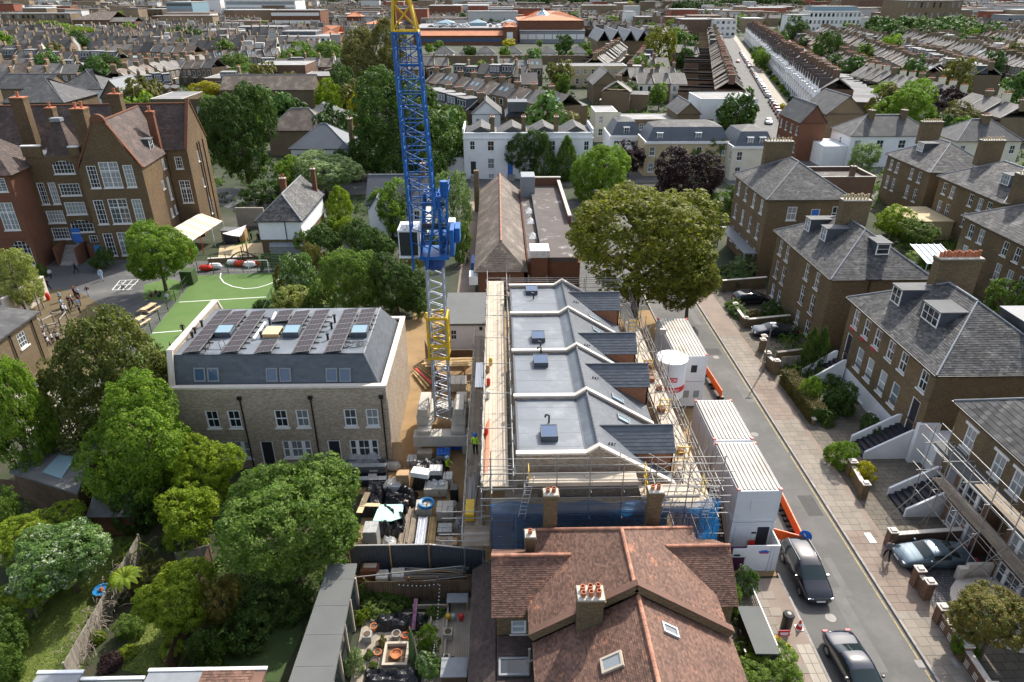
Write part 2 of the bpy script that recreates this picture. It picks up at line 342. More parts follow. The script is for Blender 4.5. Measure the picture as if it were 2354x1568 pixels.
mat('asphalt_school',(0.096,0.095,0.094),.9,.14,.25,stain=(.17,.165,.15),stain_s=.2); mat('soil_sand',(0.340,0.221,0.102),.95,.25,.7,bump=.5,fine=9,stain=(.17,.11,.06),stain_s=.35,stain_r=(.45,.65)); mat('rubber_mulch',(.125,.095,.05),.95,.1,1); mat('pale_paving',(0.352,0.312,0.256),.9,.12,.8)
mat('paving',(.245,.213,.175),.9,.12,.5,objv=.1,bump=.15); mat('paving_red',(.225,.175,.14),.9,.15,.5,objv=.1); mat('granite',(.3,.28,.26),.85,.15,3,objv=.1); mat('yellow_line',(.42,.32,.12),.8,.35,3,stain=(.14,.13,.11),stain_s=2.5,stain_r=(.52,.62)); mat('white_line',(.75,.76,.72),.8,.08,4)
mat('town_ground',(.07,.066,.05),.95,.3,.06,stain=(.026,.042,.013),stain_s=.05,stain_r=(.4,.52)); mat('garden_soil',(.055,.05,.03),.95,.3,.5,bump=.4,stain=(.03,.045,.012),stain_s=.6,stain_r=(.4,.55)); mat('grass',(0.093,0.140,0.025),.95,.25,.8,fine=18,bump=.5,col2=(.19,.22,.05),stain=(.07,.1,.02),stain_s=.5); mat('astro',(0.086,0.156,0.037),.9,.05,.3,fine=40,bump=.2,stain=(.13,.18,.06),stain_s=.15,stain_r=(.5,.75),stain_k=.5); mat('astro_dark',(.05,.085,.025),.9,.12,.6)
mat('ply',(.62,.46,.27),.8,.12,1.5,objv=.15); mat('ply_pale',(.5,.43,.335),.85,.08,1.2,objv=.12); mat('board_old',(0.255,0.208,0.157),.9,.18,1.5,objv=.2); mat('timber',(.44,.29,.13),.8,.2,2,objv=.2); mat('timber_dark',(0.112,0.072,0.044),.85,.25,2,objv=.2); mat('fence_grey',(.3,.265,.22),.9,.2,1.5,objv=.2); mat('deck_wood',(0.340,0.293,0.230),.85,.12,1.5,objv=.13)
plain('galv',(.3,.295,.28),.45,.45); plain('galv_dark',(.2,.185,.17),.5,.5); plain('aluminium',(.6,.62,.64),.35,.6); mat('crane_blue',(.008,.1,.34),.45,.2,.8,stain=(.05,.12,.24),stain_s=1.2,stain_r=(.55,.75)); plain('crane_blue_dark',(.008,.045,.18),.45); mat('crane_yellow',(.6,.38,.015),.5,.15,1.5,stain=(.3,.2,.05),stain_s=1.5,stain_r=(.6,.8)); plain('crane_grey',(.33,.36,.41),.45,.2)
mat('cabin_white',(.7,.72,.74),.5,.05,.7,stain=(.45,.42,.36),stain_s=.7,stain_r=(.62,.8),stain_k=.6); mat('cabin_roof',(.5,.47,.41),.6,.08,.8,stain=(.3,.25,.19),stain_s=.35,stain_r=(.5,.66),stain_k=.8); plain('red_plastic',(.62,.03,.012),.45); plain('orange_plastic',(.72,.11,.012),.5); plain('black_plastic',(.012,.012,.013),.4); plain('blue_plastic',(.02,.2,.45),.4)
mat('poly_black',(.016,.016,.019),.32,.3,4,fine=6,bump=1.); mat('poly_white',(.62,.62,.6),.45,.15,3,fine=8,bump=.8); mat('poly_grey',(.36,.36,.35),.5,.2,3,fine=8,bump=.7); mat('hoarding',(.075,.088,.102),.5,.12,1); mat('purple_panel',(.07,.02,.06),.4,.1,2); mat('cardboard',(.45,.29,.16),.85,.1,2); plain('mint_board',(.45,.78,.67),.6); plain('brand_blue',(.03,.14,.5),.5); plain('ink_red',(.55,.02,.03),.5); plain('ink_dark',(.02,.02,.03),.6); plain('terracotta',(.5,.17,.06),.8)
m,t,b=newmat('blue_net'); b.inputs['Base Color'].default_value=(.008,.16,.42,1); b.inputs['Roughness'].default_value=.7
tl_=N(t,'ShaderNodeBsdfTranslucent'); tl_.inputs[0].default_value=(.01,.22,.6,1); m2=N(t,'ShaderNodeMixShader'); m2.inputs[0].default_value=.5; t.links.new(b.outputs[0],m2.inputs[1]); t.links.new(tl_.outputs[0],m2.inputs[2]); tp=N(t,'ShaderNodeBsdfTransparent'); mx=N(t,'ShaderNodeMixShader'); g_=N(t,'ShaderNodeNewGeometry'); mr_=N(t,'ShaderNodeMapRange'); mr_.inputs[3].default_value=.32; mr_.inputs[4].default_value=.6; t.links.new(noise(t,g_.outputs['Position'],.7,3),mr_.inputs[0]); t.links.new(mr_.outputs[0],mx.inputs[0]); t.links.new(tp.outputs[0],mx.inputs[1]); t.links.new(m2.outputs[0],mx.inputs[2]); t.links.new(mx.outputs[0],t.nodes['Material Output'].inputs['Surface'])
m,t,b=newmat('solar_cell'); g_=N(t,'ShaderNodeTexCoord'); br=N(t,'ShaderNodeTexBrick',offset=0.); t.links.new(g_.outputs['Object'],br.inputs['Vector'])
for k,x in (('Color1',rgb((.03,.026,.032))),('Color2',rgb((.038,.032,.038))),('Mortar',rgb((.16,.13,.12))),('Scale',1.),('Mortar Size',.012),('Brick Width',.277),('Row Height',.24)): br.inputs[k].default_value=x
t.links.new(br.outputs[0],b.inputs['Base Color']); b.inputs['Roughness'].default_value=.45; b.inputs['Specular IOR Level'].default_value=.15
SASH=('sash',1,0,'white_frame','glass'); SASH2=('sash',1,1,'white_frame','glass'); BARS=('bars',2,3,'white_frame','glass'); TRI=('tri',3,0,'white_frame','glass')
MB().poly([(-6000,-300,-.02),(6000,-300,-.02),(6000,8000,-.02),(-6000,8000,-.02)]).build('ground','town_ground',kind='structure')
ST=dict(kind='structure')
def sheet(name,pts,z,m): return MB().poly([(p[0],p[1],z) for p in pts]).build(name,m,**ST)
def rect(x0,y0,x1,y1): return [(x0,y0),(x1,y0),(x1,y1),(x0,y1)]
RX0,RX1=17.75,23.5
sheet('road',rect(RX0,8,RX1,128),0.0,'asphalt')
pv=MB().box(RX1+.14,8,-.1,26.1,122,.12).build('pavement_right','paving_red',**ST); pv2=MB().box(12.6,8,-.1,RX0-.14,31.2,.12).build('pavement_left','paving_red',**ST)
for x,nm in ((RX1,'kerb'),(RX0-.14,'kerb')):
    for i in range(100):
        y=10+i*.92
        if y>100 or (x<20 and 31.6<y<33): continue
        ubox('kerb_stone',(x+.07,y,.03),(.14,.9,.2),'granite',pv if x>20 else pv2)
yl=MB()
for x in (RX1-.26,):
    for a,b_ in ((10,24.6),(25.3,44),(44.5,70),(70.3,100)): yl.poly([(x,a,.004),(x+.08,a,.004),(x+.08,b_,.004),(x,b_,.004)])
yl.build('road_line','yellow_line',**ST)
mat('patch_dark',(.075,.073,.07),.9,.15,1); mat('patch_pale',(.15,.145,.135),.9,.15,1)
for i,(x,y,w,l,m) in enumerate(((20.4,24.5,.8,6,'pale'),(21.9,37,1.1,2.2,'dark'),(19.3,44.5,.7,9,'dark'),(22.3,52,.9,3,'pale'),(20.6,61,2.2,1.4,'dark'),(21.2,29.8,.5,3.2,'pale'),(18.6,39.5,1.2,3,'dark'),(21.8,68,.8,7,'pale'))): sheet('road_patch',rect(x,y,x+w,y+l),.0025+.0004*i,'patch_'+m)
for x,y in ((20.2,35.5),(21.4,47.0),(19.6,28.2),(22.0,60.5)): MB().lathe([(.32,0),(.32,.006)],x,y,14,.006).build('manhole_cover','granite',label='round iron manhole cover in the street beside the cabins',cat='cover',group='manhole covers in the street')
rr=random.Random(3)
for i in range(26):       # slabs of the near pavement, each its own stone
    for j in range(5):
        y=14.2+i*.64; x=13.0+j*.76+(.2 if i%2 else 0)
        if x+.7<RX0-.95 and y<31: ubox('paving_slab',(x+.37,y+.31,.125+rr.uniform(-.004,.004)),(.735,.615,.03),'paving',pv2)
for i in range(20):
    for j in range(2): ubox('paving_slab',(16.93+j*.42,14.2+.62*i,.124),(.4,.6,.03),'pale_paving',pv2)
for i in range(70):       # right pavement: narrow pavers
    for j in range(3):
        y=22+i*.62; ubox('paving_slab',(23.97+j*.66+(.1 if i%2 else 0),y,.123+rr.uniform(-.003,.003)),(.64,.6,.02),'paving_red' if (i//11)%3==1 else 'paving',pv)
brick('flagstones',(.21,.185,.15),(.27,.24,.195),(.12,.105,.08),.75,.5,.025,flat=True); brick('block_paving',(.13,.13,.14),(.2,.2,.21),(.06,.06,.06),.3,.2,.015,flat=True); sheet('forecourt',rect(26.1,10,33.2,82),.02,'flagstones'); sheet('forecourt_blocks',rect(26.1,28.4,32,34.3),.035,'block_paving')
sheet('site_ground',rect(-9.9,31.5,17.6,72),.006,'soil_sand'); sheet('site_path',rect(-12,40,-8,70),.012,'soil_sand')
sheet('garden_ground',rect(-45,12,-9.9,46),.004,'garden_soil')
def gable_coping(mb,prof,y0,y1,t=.14):
    for a,b_ in zip(prof[:-1],prof[1:]): mb.bar(((a[0]),(y0+y1)/2,a[1]),((b_[0]),(y0+y1)/2,b_[1]),abs(y1-y0),t)
Z1=lambda zx,zy:(377.5+.24693*zx,696.9+.24693*zy)
x0,x1,y0,y1,zp=-24.3,-8.45,43.3,55.2,7.25
B=T('brick_terrace','new buff brick terrace block with slate mansard and solar panels on its flat roof','building')
mb=MB(); ops=[]
for zx in (370,575,1015,1215,1665,1870):
    a=aty(*Z1(zx,990),y0); ops.append((a.x-x0,3.8,.95,1.55,SASH))
for zx in (520,1090,1720): a=aty(*Z1(zx,1275),y0); ops.append((a.x-x0,.95,2.2,1.6,TRI))
for zx in (885,1515): a=aty(*Z1(zx,1290),y0); ops.append((a.x-x0,.08,1.0,2.45,('door',0,0,'white_frame','ink_dark')))
wall(mb,(x0,y0),(x1,y0),0,zp,ops,B); wall(mb,(x1,y0),(x1,y1),0,zp,[],B); wall(mb,(x1,y1),(x0,y1),0,zp,[],B)
wall(mb,(x0,y1),(x0,y0),0,zp,[],B,gable=[(y1-y0-1.2,9.75),(1.6,9.75)])
mb.poly([(x0+.3,y0,7.0),(x0+.3,y0+1.2,9.75),(x0+.3,y1-1.6,9.75),(x0+.3,y1,7.0)])
mb.build('wall','brick_new',B)
c=MB(); c.box(x0-.05,y0-.06,zp,x1+.06,y0+.36,zp+.16); c.box(x1-.36,y0+.36,zp,x1+.06,y1+.05,zp+.16); c.box(x0-.05,y1-.36,zp,x1-.36,y1+.05,zp+.16)
for a,b_ in (((y0+.3,zp+.1),(y0+1.25,9.8)),((y0+1.25,9.8),(y1-1.6,9.8)),((y1-1.6,9.8),(y1-.2,zp+.1))): c.bar((x0+.15,a[0],a[1]),(x0+.15,b_[0],b_[1]),.42,.16)
c.build('coping','coping',B)
fx0,fx1,fy0,fy1,fz=x0+.3,-10.05,44.55,52.7,9.4
MB().slab([(fx0,fy0,fz),(fx1,fy0,fz),(fx1,fy1,fz),(fx0,fy1,fz)],.2).build('flat_roof','flat_grey',B)
rp=[[(fx0,y0+.45,6.9),(x1-.42,y0+.45,6.9),(fx1,fy0,fz),(fx0,fy0,fz)],[(x1-.42,y0+.45,6.9),(x1-.42,y1-.45,6.9),(fx1,fy1,fz),(fx1,fy0,fz)],[(x1-.42,y1-.45,6.9),(fx0,y1-.45,6.9),(fx0,fy1,fz),(fx1,fy1,fz)]]
rm=MB(); tl=MB()
for i,p in enumerate(rp): rm.slab(p,.12); tiles(tl,p,.5,.26,.022,.004,seed=i)
r_=rm.build('mansard_roof','slate_new',B); tl.build('slates','slate_new',r_,kind='stuff'); 
MB().box(x0+.3,y0+.36,6.75,x1-.36,y0+.5,6.93).box(x1-.5,y0+.5,6.75,x1-.36,y1-.4,6.93).build('gutter','black_plastic',B)
ridge(MB(),(fx0,fy0,fz+.02),(fx1,fy0,fz+.02),.05).build('roof_edge','lead_dark',B); MB().tube((fx1,fy0,fz+.03),(x1-.42,y0+.45,6.93),.07).tube((fx1,fy0,fz+.03),(fx1,fy1,fz+.03),.06).build('hip_trim','lead',B)
def roof_window(mbp,c,ex,up,w,h,parent,gm='glass_blue',fm='lead',name='roof_window'):
    """window lying in a slope: c centre, ex along the eaves, up the slope"""
    c,ex,up=Vector(c),Vector(ex).normalized(),Vector(up).normalized(); n=ex.cross(up)
    f=MB()
    for s_ in (-1,1): f.obox(c+ex*s_*(w/2-.05)+n*.05,ex*.05,up*h/2,n*.06); f.obox(c+up*s_*(h/2-.05)+n*.052,ex*(w/2-.1),up*.05,n*.058)
    o=f.build(name,fm,parent); MB().obox(c+n*.05,ex*(w/2-.1),up*(h/2-.1),n*.02).build('pane',gm,o)
    return o
up=Vector((0,fy0-y0-.45,fz-6.9))
for zx in (340,465,1010,1135,1565,1690):
    q=aty(*Z1(zx,655),y0+.95); k=(q.z-6.9)/(fz-6.9); roof_window(None,(q.x,y0+.45+k*up.y,6.9+k*up.z),(1,0,0),up,.85,1.05,B)
for k,zx in enumerate((700,1360,2020)):
    q=aty(*Z1(zx,870),y0); d=MB().tube((q.x,y0-.08,.1),(q.x,y0-.08,6.4),.055,8).box(q.x-.16,y0-.2,6.35,q.x+.16,y0-.01,6.6); d.build('downpipe','black_plastic',B)
PM=MB().box(-.64,-.5,-.02,.64,.5,.02).mesh('solar_panel','solar_cell'); PF=MB()
for s_ in (-1,1): PF.box(-.65,s_*.5-.012,-.025,.65,s_*.5+.012,.026); PF.box(s_*.64-.012,-.5,-.025,s_*.64+.012,.5,.026)
PFm=PF.mesh('panel_frame','galv'); SP=0
def solar(front,back,n,lbl):
    global SP
    a=at(*Z1(*front),fz+.25); b_=at(*Z1(*back),fz+.25); X=(a.x+b_.x)/2; st=(b_.y-a.y)/max(n-1,1)
    r=T('solar_array',lbl,'solar panels','rows of solar panels on the new flat roof')
    for i in range(n):
        p=put('solar_panel',PM,r,loc=(X,a.y+st*i,fz+.24)); p.rotation_euler=(0,R(-6),0); p.scale=(1,abs(st)*.97,1); put('panel_frame',PFm,p)
        for s_ in (-1,1):
            if i%2==0 or s_>0: MB().box(X-.7,a.y+st*i-.5+.02*s_,fz+.02,X+.95,a.y+st*i-.44,fz+.08).box(X+.6,a.y+st*i-.5,fz+.08,X+.64,a.y+st*i-.45,fz+.3).build('panel_rail','black_plastic',r) if s_>0 else 0
for f,b_,n,l in (((275,425),(548,88),8,'eight-panel dark solar row beside the left roof coping'),((600,205),(706,90),4,'short four-panel solar row behind the left roof light'),((632,425),(862,92),8,'eight-panel solar row just right of the left roof light'),((940,425),(962,368),2,'two-panel solar row in front of the timber crate'),((1088,140),(1130,90),2,'two-panel solar row at the back behind the timber crate'),((1212,195),(1290,88),4,'four-panel solar row behind the middle roof light'),((1285,425),(1462,85),8,'eight-panel solar row just right of the middle roof light'),((1580,420),(1732,75),8,'eight-panel solar row left of the coiled cable'),((1845,200),(1900,72),4,'four-panel solar row behind the right roof light')): solar(f,b_,n,l)
def rooflight(c,w,d,h,lbl,grp=None,gm='glass_roof',rz=0):
    r=T('roof_light',lbl,'skylight',grp); x,y,z=c
    MB().cbox(x,y,z,w,d,h*.7).build('kerb_upstand','lead_dark',r,bevel=.02)
    p=MB(); p.add([(x-w/2,y-d/2,z+h*.72),(x+w/2,y-d/2,z+h*.72),(x+w/2,y+d/2,z+h),(x-w/2,y+d/2,z+h),(x-w/2,y-d/2,z+h*.72+.06),(x+w/2,y-d/2,z+h*.72+.06),(x+w/2,y+d/2,z+h+.06),(x-w/2,y+d/2,z+h+.06)],[(0,3,2,1),(4,5,6,7),(0,1,5,4),(1,2,6,5),(2,3,7,6),(3,0,4,7)])
    p.build('pane',gm,r); f=MB(); s_=.06
    for a in (-1,1): f.bar((x+a*(w/2-s_/2),y-d/2,z+h*.72+.05),(x+a*(w/2-s_/2),y+d/2,z+h+.05),s_,.06); f.bar((x-w/2,y+a*(d/2-s_/2),z+(h*.72 if a<0 else h)+.051),(x+w/2,y+a*(d/2-s_/2),z+(h*.72 if a<0 else h)+.051),s_,.06)
    f.build('frame','lead_dark',r); return r
for zx,l in ((572,'glass roof light between the left solar rows'),(1198,'glass roof light beside the timber crate'),(1825,'glass roof light beside the coiled cable')): q=at(*Z1(zx,290),fz); rooflight((q.x,q.y,fz+.01),1.25,1.2,.5,l)
q=at(*Z1(1015,290),fz); r=T('timber_crate','pale timber pallet crate among the solar panels','crate',loc=(q.x,q.y,fz+.01))
for i in range(7): ubox('board',(-.55+i*.18,0,.34),(.16,1.4,.03),'ply',r)
for i in range(3): ubox('bearer',(0,-.6+i*.6,.17),(1.25,.1,.3),'timber',r)
for zx,zy,h in ((985,180,.5),(1590,160,.6),(1560,220,.5),(1525,320,.45),(905,300,.4),(355,200,.45),(290,260,.4),(265,300,.4),(1135,180,.3)):
    q=at(*Z1(zx,zy+20),fz); MB().tube((q.x,q.y,fz),(q.x,q.y,fz+h),.09,8).tube((q.x,q.y,fz+h),(q.x,q.y,fz+h+.1),.14,8).build('vent_pipe','black_plastic',label='small black vent pipe standing on the flat roof among solar panels',cat='vent pipe',group='vents on the solar roof')
for a,b_ in (((830,335),(940,180)),((1005,160),(1035,90))):
    p,q=at(*Z1(*a),fz+.1),at(*Z1(*b_),fz+.1); MB().tube(p,q,.11,8).build('white_duct','white_frame',label='white plastic duct length lying on the flat roof',cat='duct',group='ducts on the solar roof')
q=at(*Z1(1790,385),fz+.03); cb=MB()
for i in range(5): cb.torus((q.x-.5+.25*i+rr.uniform(-.1,.1),q.y+rr.uniform(-.15,.15),fz+.04+i*.015),.3+.12*(i%3),.018,18,4)
cb.build('coiled_cable','black_plastic',label='loose black cable coiled beside the right roof light',cat='cable')
q=at(*Z1(480,430),fz); tr=MB()
for s_ in (-.6,.6):
    for u_ in (-.45,.45): tr.tube((q.x+s_,q.y+u_,fz),(q.x+s_*.8,q.y+u_*.8,fz+.75),.02)
    tr.tube((q.x+s_*.8,q.y-.36,fz+.75),(q.x+s_*.8,q.y+.36,fz+.75),.02); tr.tube((q.x+s_,q.y-.45,fz+.15),(q.x+s_,q.y+.45,fz+.15),.02)
tr.tube((q.x-.48,q.y,fz+.75),(q.x+.48,q.y,fz+.75),.02).tube((q.x-.6,q.y-.45,fz+.2),(q.x+.6,q.y-.45,fz+.2),.02).build('metal_trestle','black_plastic',label='dark metal trestle frame standing on the flat roof',cat='trestle')
YB=[32.8,39.2,45.7,52.4,58.5]; XW,XF,XR,XE=.97,5.08,5.8,10.45; ZF,ZR,ZE=8.72,9.25,6.35
names=['at the south gable end','second from the south gable','third from the south gable','at the north end of the terrace']
for h in range(4):
    ya,yb=YB[h],YB[h+1]; B=T('terrace_house','new slate-roofed terrace house under scaffolding, '+names[h],'house')
    zs=lambda x: ZF if x<=XF else (ZF+(x-XF)/(XR-XF)*(ZR-ZF) if x<XR else ZR-(x-XR)/(XE-XR)*(ZR-ZE))
    mb=MB(); wall(mb,(XW,yb-.02),(XW,ya+.02),0,ZF,[(1.2,4.2,1,1.5,SASH),(4.2,4.2,1,1.5,SASH),(1.2,6.6,1,1.3,SASH),(4.2,6.6,1,1.3,SASH)],B)
    wall(mb,(XE,ya+.02),(XE,yb-.02),0,ZE-.1,[(1,3.2,1,1.6,SASH),(4.2,3.2,1,1.6,SASH)],B)
    for yy,s_ in ((ya,1),(yb,-1)):
        pr=[(XW,yy,0),(XE,yy,0),(XE,yy,ZE+.12),(XR,yy,ZR+.12),(XF,yy,ZF+.16),(XW,yy,ZF+.16)]; mb.extr([(p[0],p[1]+(.02 if s_>0 else 0),p[2]) for p in pr],(0,.14*s_,0))
    mb.build('wall','brick_new',B)
    MB().slab([(XW+.05,ya+.16,ZF),(XF,ya+.16,ZF),(XF,yb-.16,ZF),(XW+.05,yb-.16,ZF)],.15).slab([(XF,ya+.16,ZF),(XR,ya+.16,ZR),(XR,yb-.16,ZR),(XF,yb-.16,ZF)],.15).build('flat_roof','flat_grey',B)
    for k in range(4): MB().box(XW+.1,ya+.9+1.45*k,ZF,XF,ya+.96+1.45*k,ZF+.006).build('membrane_lap','flat_grey',B)
    MB().box(XW+.02,ya+.16,ZF-.08,XW+.16,yb-.16,ZF+.05).box(XF-.03,ya+.16,ZF-.02,XF+.06,yb-.16,ZF+.03).build('roof_edge','lead_dark',B)
    by=ya+(2.7 if h%2==0 else 4.2); bz,ez,hw=8.95,7.92,1.25; bx=10.85
    sl=MB(); tl=MB(); main=[(XR,ya+.16,ZR),(XE+.25,ya+.16,ZE-.15),(XE+.25,yb-.16,ZE-.15),(XR,yb-.16,ZR)]; sl.slab(main,.12); tiles(tl,main,.3,.24,.016,.003,seed=h)
    xs=XR+(ZR-bz)/(ZR-ZE)*(XE-XR); xe=XR+(ZR-ez)/(ZR-ZE)*(XE-XR)
    for s_ in (-1,1):
        p=[(xs,by,bz),(bx,by,bz),(bx,by+s_*(hw+.12),ez-.13),(xe,by+s_*(hw+.12),ez-.13)]; sl.slab(p,.1); tiles(tl,p,.4,.24,.02,.004,seed=h+9)
    rf=sl.build('slate_roof','slate_new',B); tl.build('slates','slate_new',rf,kind='stuff')
    ridge(MB(),(XR,ya+.16,ZR+.03),(XR,yb-.16,ZR+.03),.1).build('ridge_cap','lead_dark',B); ridge(MB(),(xs-.2,by,bz+.03),(bx,by,bz+.03),.07).build('ridge_cap','lead_dark',B)
    ck=MB(); zb=5.7
    for s_ in (-1,1): ck.extr([(xe-.1,by+s_*hw,ez-.1),(bx-.12,by+s_*hw,ez-.1),(bx-.12,by+s_*hw,zb-.6),(XE+.1,by+s_*hw,zb-.6)],(0,-s_*.12,0))
    ck.extr([(bx-.12,by-hw,0),(bx-.12,by+hw,0),(bx-.12,by+hw,ez-.1),(bx-.12,by,bz-.1),(bx-.12,by-hw,ez-.1)],(-.1,0,0)); ck.build('bay_wall','brick_bright',B)
    roof_window(None,Vector((8.2,yb-1.3 if h%2==0 else ya+1.3,ZR-(8.2-XR)/(XE-XR)*(ZR-ZE)+.02)),(0,1,0),(XR-XE,0,ZR-ZE),.6,1.0,B,'glass_roof','lead')
    for k in range(3): MB().tube((6.6+.2*k,by-1.7+(k*.13),8.6),(6.6+.2*k,by-1.7+k*.13,8.95-.12*k),.05).build('vent_tile','lead_dark',B)
    for yy in ([ya] if h else [ya])+([yb] if h==3 else []):
        c=MB(); prf=[(XW-.05,ZF+.24),(XF+.02,ZF+.24),(XR,ZR+.22),(XE+.12,ZE+.22)]
        for a,b_ in zip(prf[:-1],prf[1:]): c.bar((a[0]-.02,yy,a[1]),(b_[0]+.02,yy,b_[1]),.34,.13)
        c.build('coping','coping',B)
q_=[(1262,1003),(1243,836),(1237,780),(1222,672)]
for (px,py),h in zip(q_,range(4)):
    q=at(px,py,ZF); rooflight((q.x,q.y,ZF+.01),1.05,1.15,.42,'grey-blue box roof light on the new flat roof '+names[h],gm='glass_blue')
    s_=1 if h in(0,2) else -1
    p=MB(); p.path([(q.x+.1,q.y+1.5*(-1 if h in (2,3) else 1),ZF),(q.x+.1,q.y+1.5*(-1 if h in (2,3) else 1),ZF+.55),(q.x-.12,q.y+1.5*(-1 if h in (2,3) else 1),ZF+.62),(q.x-.16,q.y+1.5*(-1 if h in (2,3) else 1)-.1,ZF+.45)],.06,8); p.build('swan_neck_pipe','black_plastic',label='black curved vent pipe on the new flat roof '+names[h],cat='vent pipe')
SR=random.Random(5)
def standards(r,pts,z0,z1,m='galv'):
    for x,y in pts: pole('standard',(x,y,z0),(x,y,z1+SR.uniform(-.3,.5)),.03,m,r)
def rails(r,p,q,zs,m='galv',nm='ledger'):
    for z in zs: pole(nm,(p[0],p[1],z),(q[0],q[1],z+SR.uniform(-.03,.03)),.027,m,r)
def deckx(r,x0,x1,y,w,z,m,L=3.9):            # boards running along x
    n=max(1,round(w/.235))
    for j in range(n):
        x=x0-SR.uniform(0,1)
        while x<x1-.3:
            e=min(x+L,x1); s_=max(x,x0); ubox('scaffold_board',((s_+e)/2,y+(j+.5)*w/n,z+SR.uniform(-.012,.012)),(e-s_-.03,w/n-.015,.04),m,r); x+=L
def decky(r,y0,y1,x,w,z,m,L=3.9):
    n=max(1,round(w/.235))
    for j in range(n):
        y=y0-SR.uniform(0,1)
        while y<y1-.3:
            e=min(y+L,y1); s_=max(y,y0); ubox('scaffold_board',(x+(j+.5)*w/n,(s_+e)/2,z+SR.uniform(-.012,.012)),(w/n-.015,e-s_-.03,.04),m,r); y+=L
r=T('scaffold','galvanised scaffold with pale boarded walkway along the west side of the terrace','scaffold')
ys=[31.6+2.1*i for i in range(16)]
standards(r,[(-1.15,y) for y in ys],0,9.0); standards(r,[(.72,y) for y in ys],0,9.4)
rails(r,(-1.15,31.2),(-1.15,63.6),(2,4,7.35,8.1,8.6)); rails(r,(.72,31.2),(.72,63.6),(2,4,7.35,8.55,9.1))
for y in ys: pole('transom',(-1.4,y+.06,7.42),(.9,y+.06,7.42),.03,'galv',r)
for y in ys[::2]: pole('brace',(-1.2,y,4.2),(-1.2,y+2.1,7.4),.03,'galv',r); pole('transom',(-1.2,y+.1,8.6),(.8,y+.1,8.6),.03,'galv',r)
decky(r,31.5,63,-1.05,1.5,7.5,'ply_pale')
MB().box(-1.12,31.6,7.53,-1.08,62.8,7.72).build('toe_board','ply_pale',r)
r=T('scaffold','lower scaffold walkway of weathered grey boards beside the storage yard','scaffold')
standards(r,[(-2.3,y) for y in ys[:13]],0,5.6); rails(r,(-2.3,29.9),(-2.3,57),(4.35,5.0,5.45)); decky(r,29.8,57,-2.25,1.1,4.5,'board_old')
for y in ys[:13]: pole('transom',(-2.5,y,4.42),(-1.2,y,4.42),.03,'galv',r)
for y in (29.9,31.8): pole('guard_rail',(-3.6,y,5.4),(-1.0,y,5.4),.03,'galv',r); pole('guard_rail',(-3.6,y,4.9),(-1.0,y,4.9),.03,'galv',r)
deckx(r,-2.2,-.7,29.8,1.7,4.56,'board_old')
r=T('scaffold','scaffold with pale boarded lifts wrapping the south gable above blue netting','scaffold')
xs=[-.6+1.9*i for i in range(8)]
standards(r,[(x,30.95) for x in xs],0,9.6); standards(r,[(x,32.3) for x in xs],0,9.0)
for y in (30.95,32.3): rails(r,(-1.2,y),(13.4,y),(2.2,4.2,5.8,6.6,7.1,7.8,8.4,8.9))
for x in xs:
    for z in (5.8,7.75): pole('transom',(x+.06,30.6,z),(x+.06,32.6,z),.03,'galv',r)
deckx(r,1.6,8.0,31.05,1.2,7.9,'ply_pale'); deckx(r,-.6,12.4,31.05,1.25,5.9,'ply_pale'); deckx(r,8.2,11.6,31.1,1.2,6.9,'ply_pale'); deckx(r,.2,2.2,31.1,1.2,6.7,'board_old')
MB().box(1.6,31.0,7.9,8.1,31.04,8.18).box(8.2,31.02,6.9,11.6,31.06,7.15).box(-.6,31.0,5.9,12.4,31.03,6.1).build('toe_board','ply_pale',r)
for x,z in ((1.6,7.9),(8.4,7.9),(11.9,6.9),(8.5,6.9)):                    # yellow ladder gates
    f=MB(); 
    for s_ in (0,.7): f.tube((x,31.1+s_,z),(x,31.1+s_,z+1.05),.03)
    for k in (.1,.55,1.0): f.tube((x,31.1,z+k),(x,31.8,z+k),.025)
    f.build('ladder_gate','crane_yellow',r)
for x,z0,z1 in ((1.2,5.9,8.6),(9.6,5.9,8.8),(11.9,5.4,7.8)):
    f=MB()
    for s_ in (-.2,.2): f.tube((x+s_,30.75,z0),(x+s_+.5,31.0,z1),.025)
    for k in range(9): f.tube((x-.2+k*.055,30.77,z0+.2+k*(z1-z0)/9.5),(x+.2+k*.055,30.77,z0+.2+k*(z1-z0)/9.5),.018)
    f.build('ladder','aluminium',r)
for a,b_ in (((8.6,31,9.5),(12.6,31.2,6.6)),((8.6,32,9.4),(12.9,32.2,6.5)),((7.9,31,8),(9.9,31,9.6))): pole('hand_rail',a,b_,.03,'galv',r)
nt_=MB(); W_=14                                               # debris netting, sagging between ledgers
def netp(x0,x1,y,z0,z1):
    n=int((x1-x0)/.6); k=5
    P=[[(x0+(x1-x0)*i/n,y+.12*math.sin(i*1.7+j*2.1)+SR.uniform(-.05,.05),z0+(z1-z0)*j/k+(.1*math.sin(i*.9) if j==k else 0)) for i in range(n+1)] for j in range(k+1)]
    for j in range(k):
        for i in range(n): nt_.poly([P[j][i],P[j][i+1],P[j+1][i+1],P[j+1][i]])
netp(-.65,12.8,30.82,.3,6.9)
nt_.build('debris_net','blue_net',label='blue debris netting hung on the scaffold behind the red tiled house',cat='netting')
nt_=MB()
for i in range(10): nt_.poly([(13.0+.07*math.sin(i),30.9+.3*i,2.2),(13.0+.07*math.sin(i+1),31.2+.3*i,2.2),(13.05,31.2+.3*i,4.9+.3*math.sin(i*1.3+1)),(13.05,30.9+.3*i,4.9+.3*math.sin(i*1.3))])
nt_.build('debris_net','blue_net',label='torn bright blue netting at the scaffold corner beside the site cabins',cat='netting')
r=T('scaffold','scaffold with cluttered boarded walkway between the terrace front and site cabins','scaffold')
ys=[31.4+2.2*i for i in range(14)]
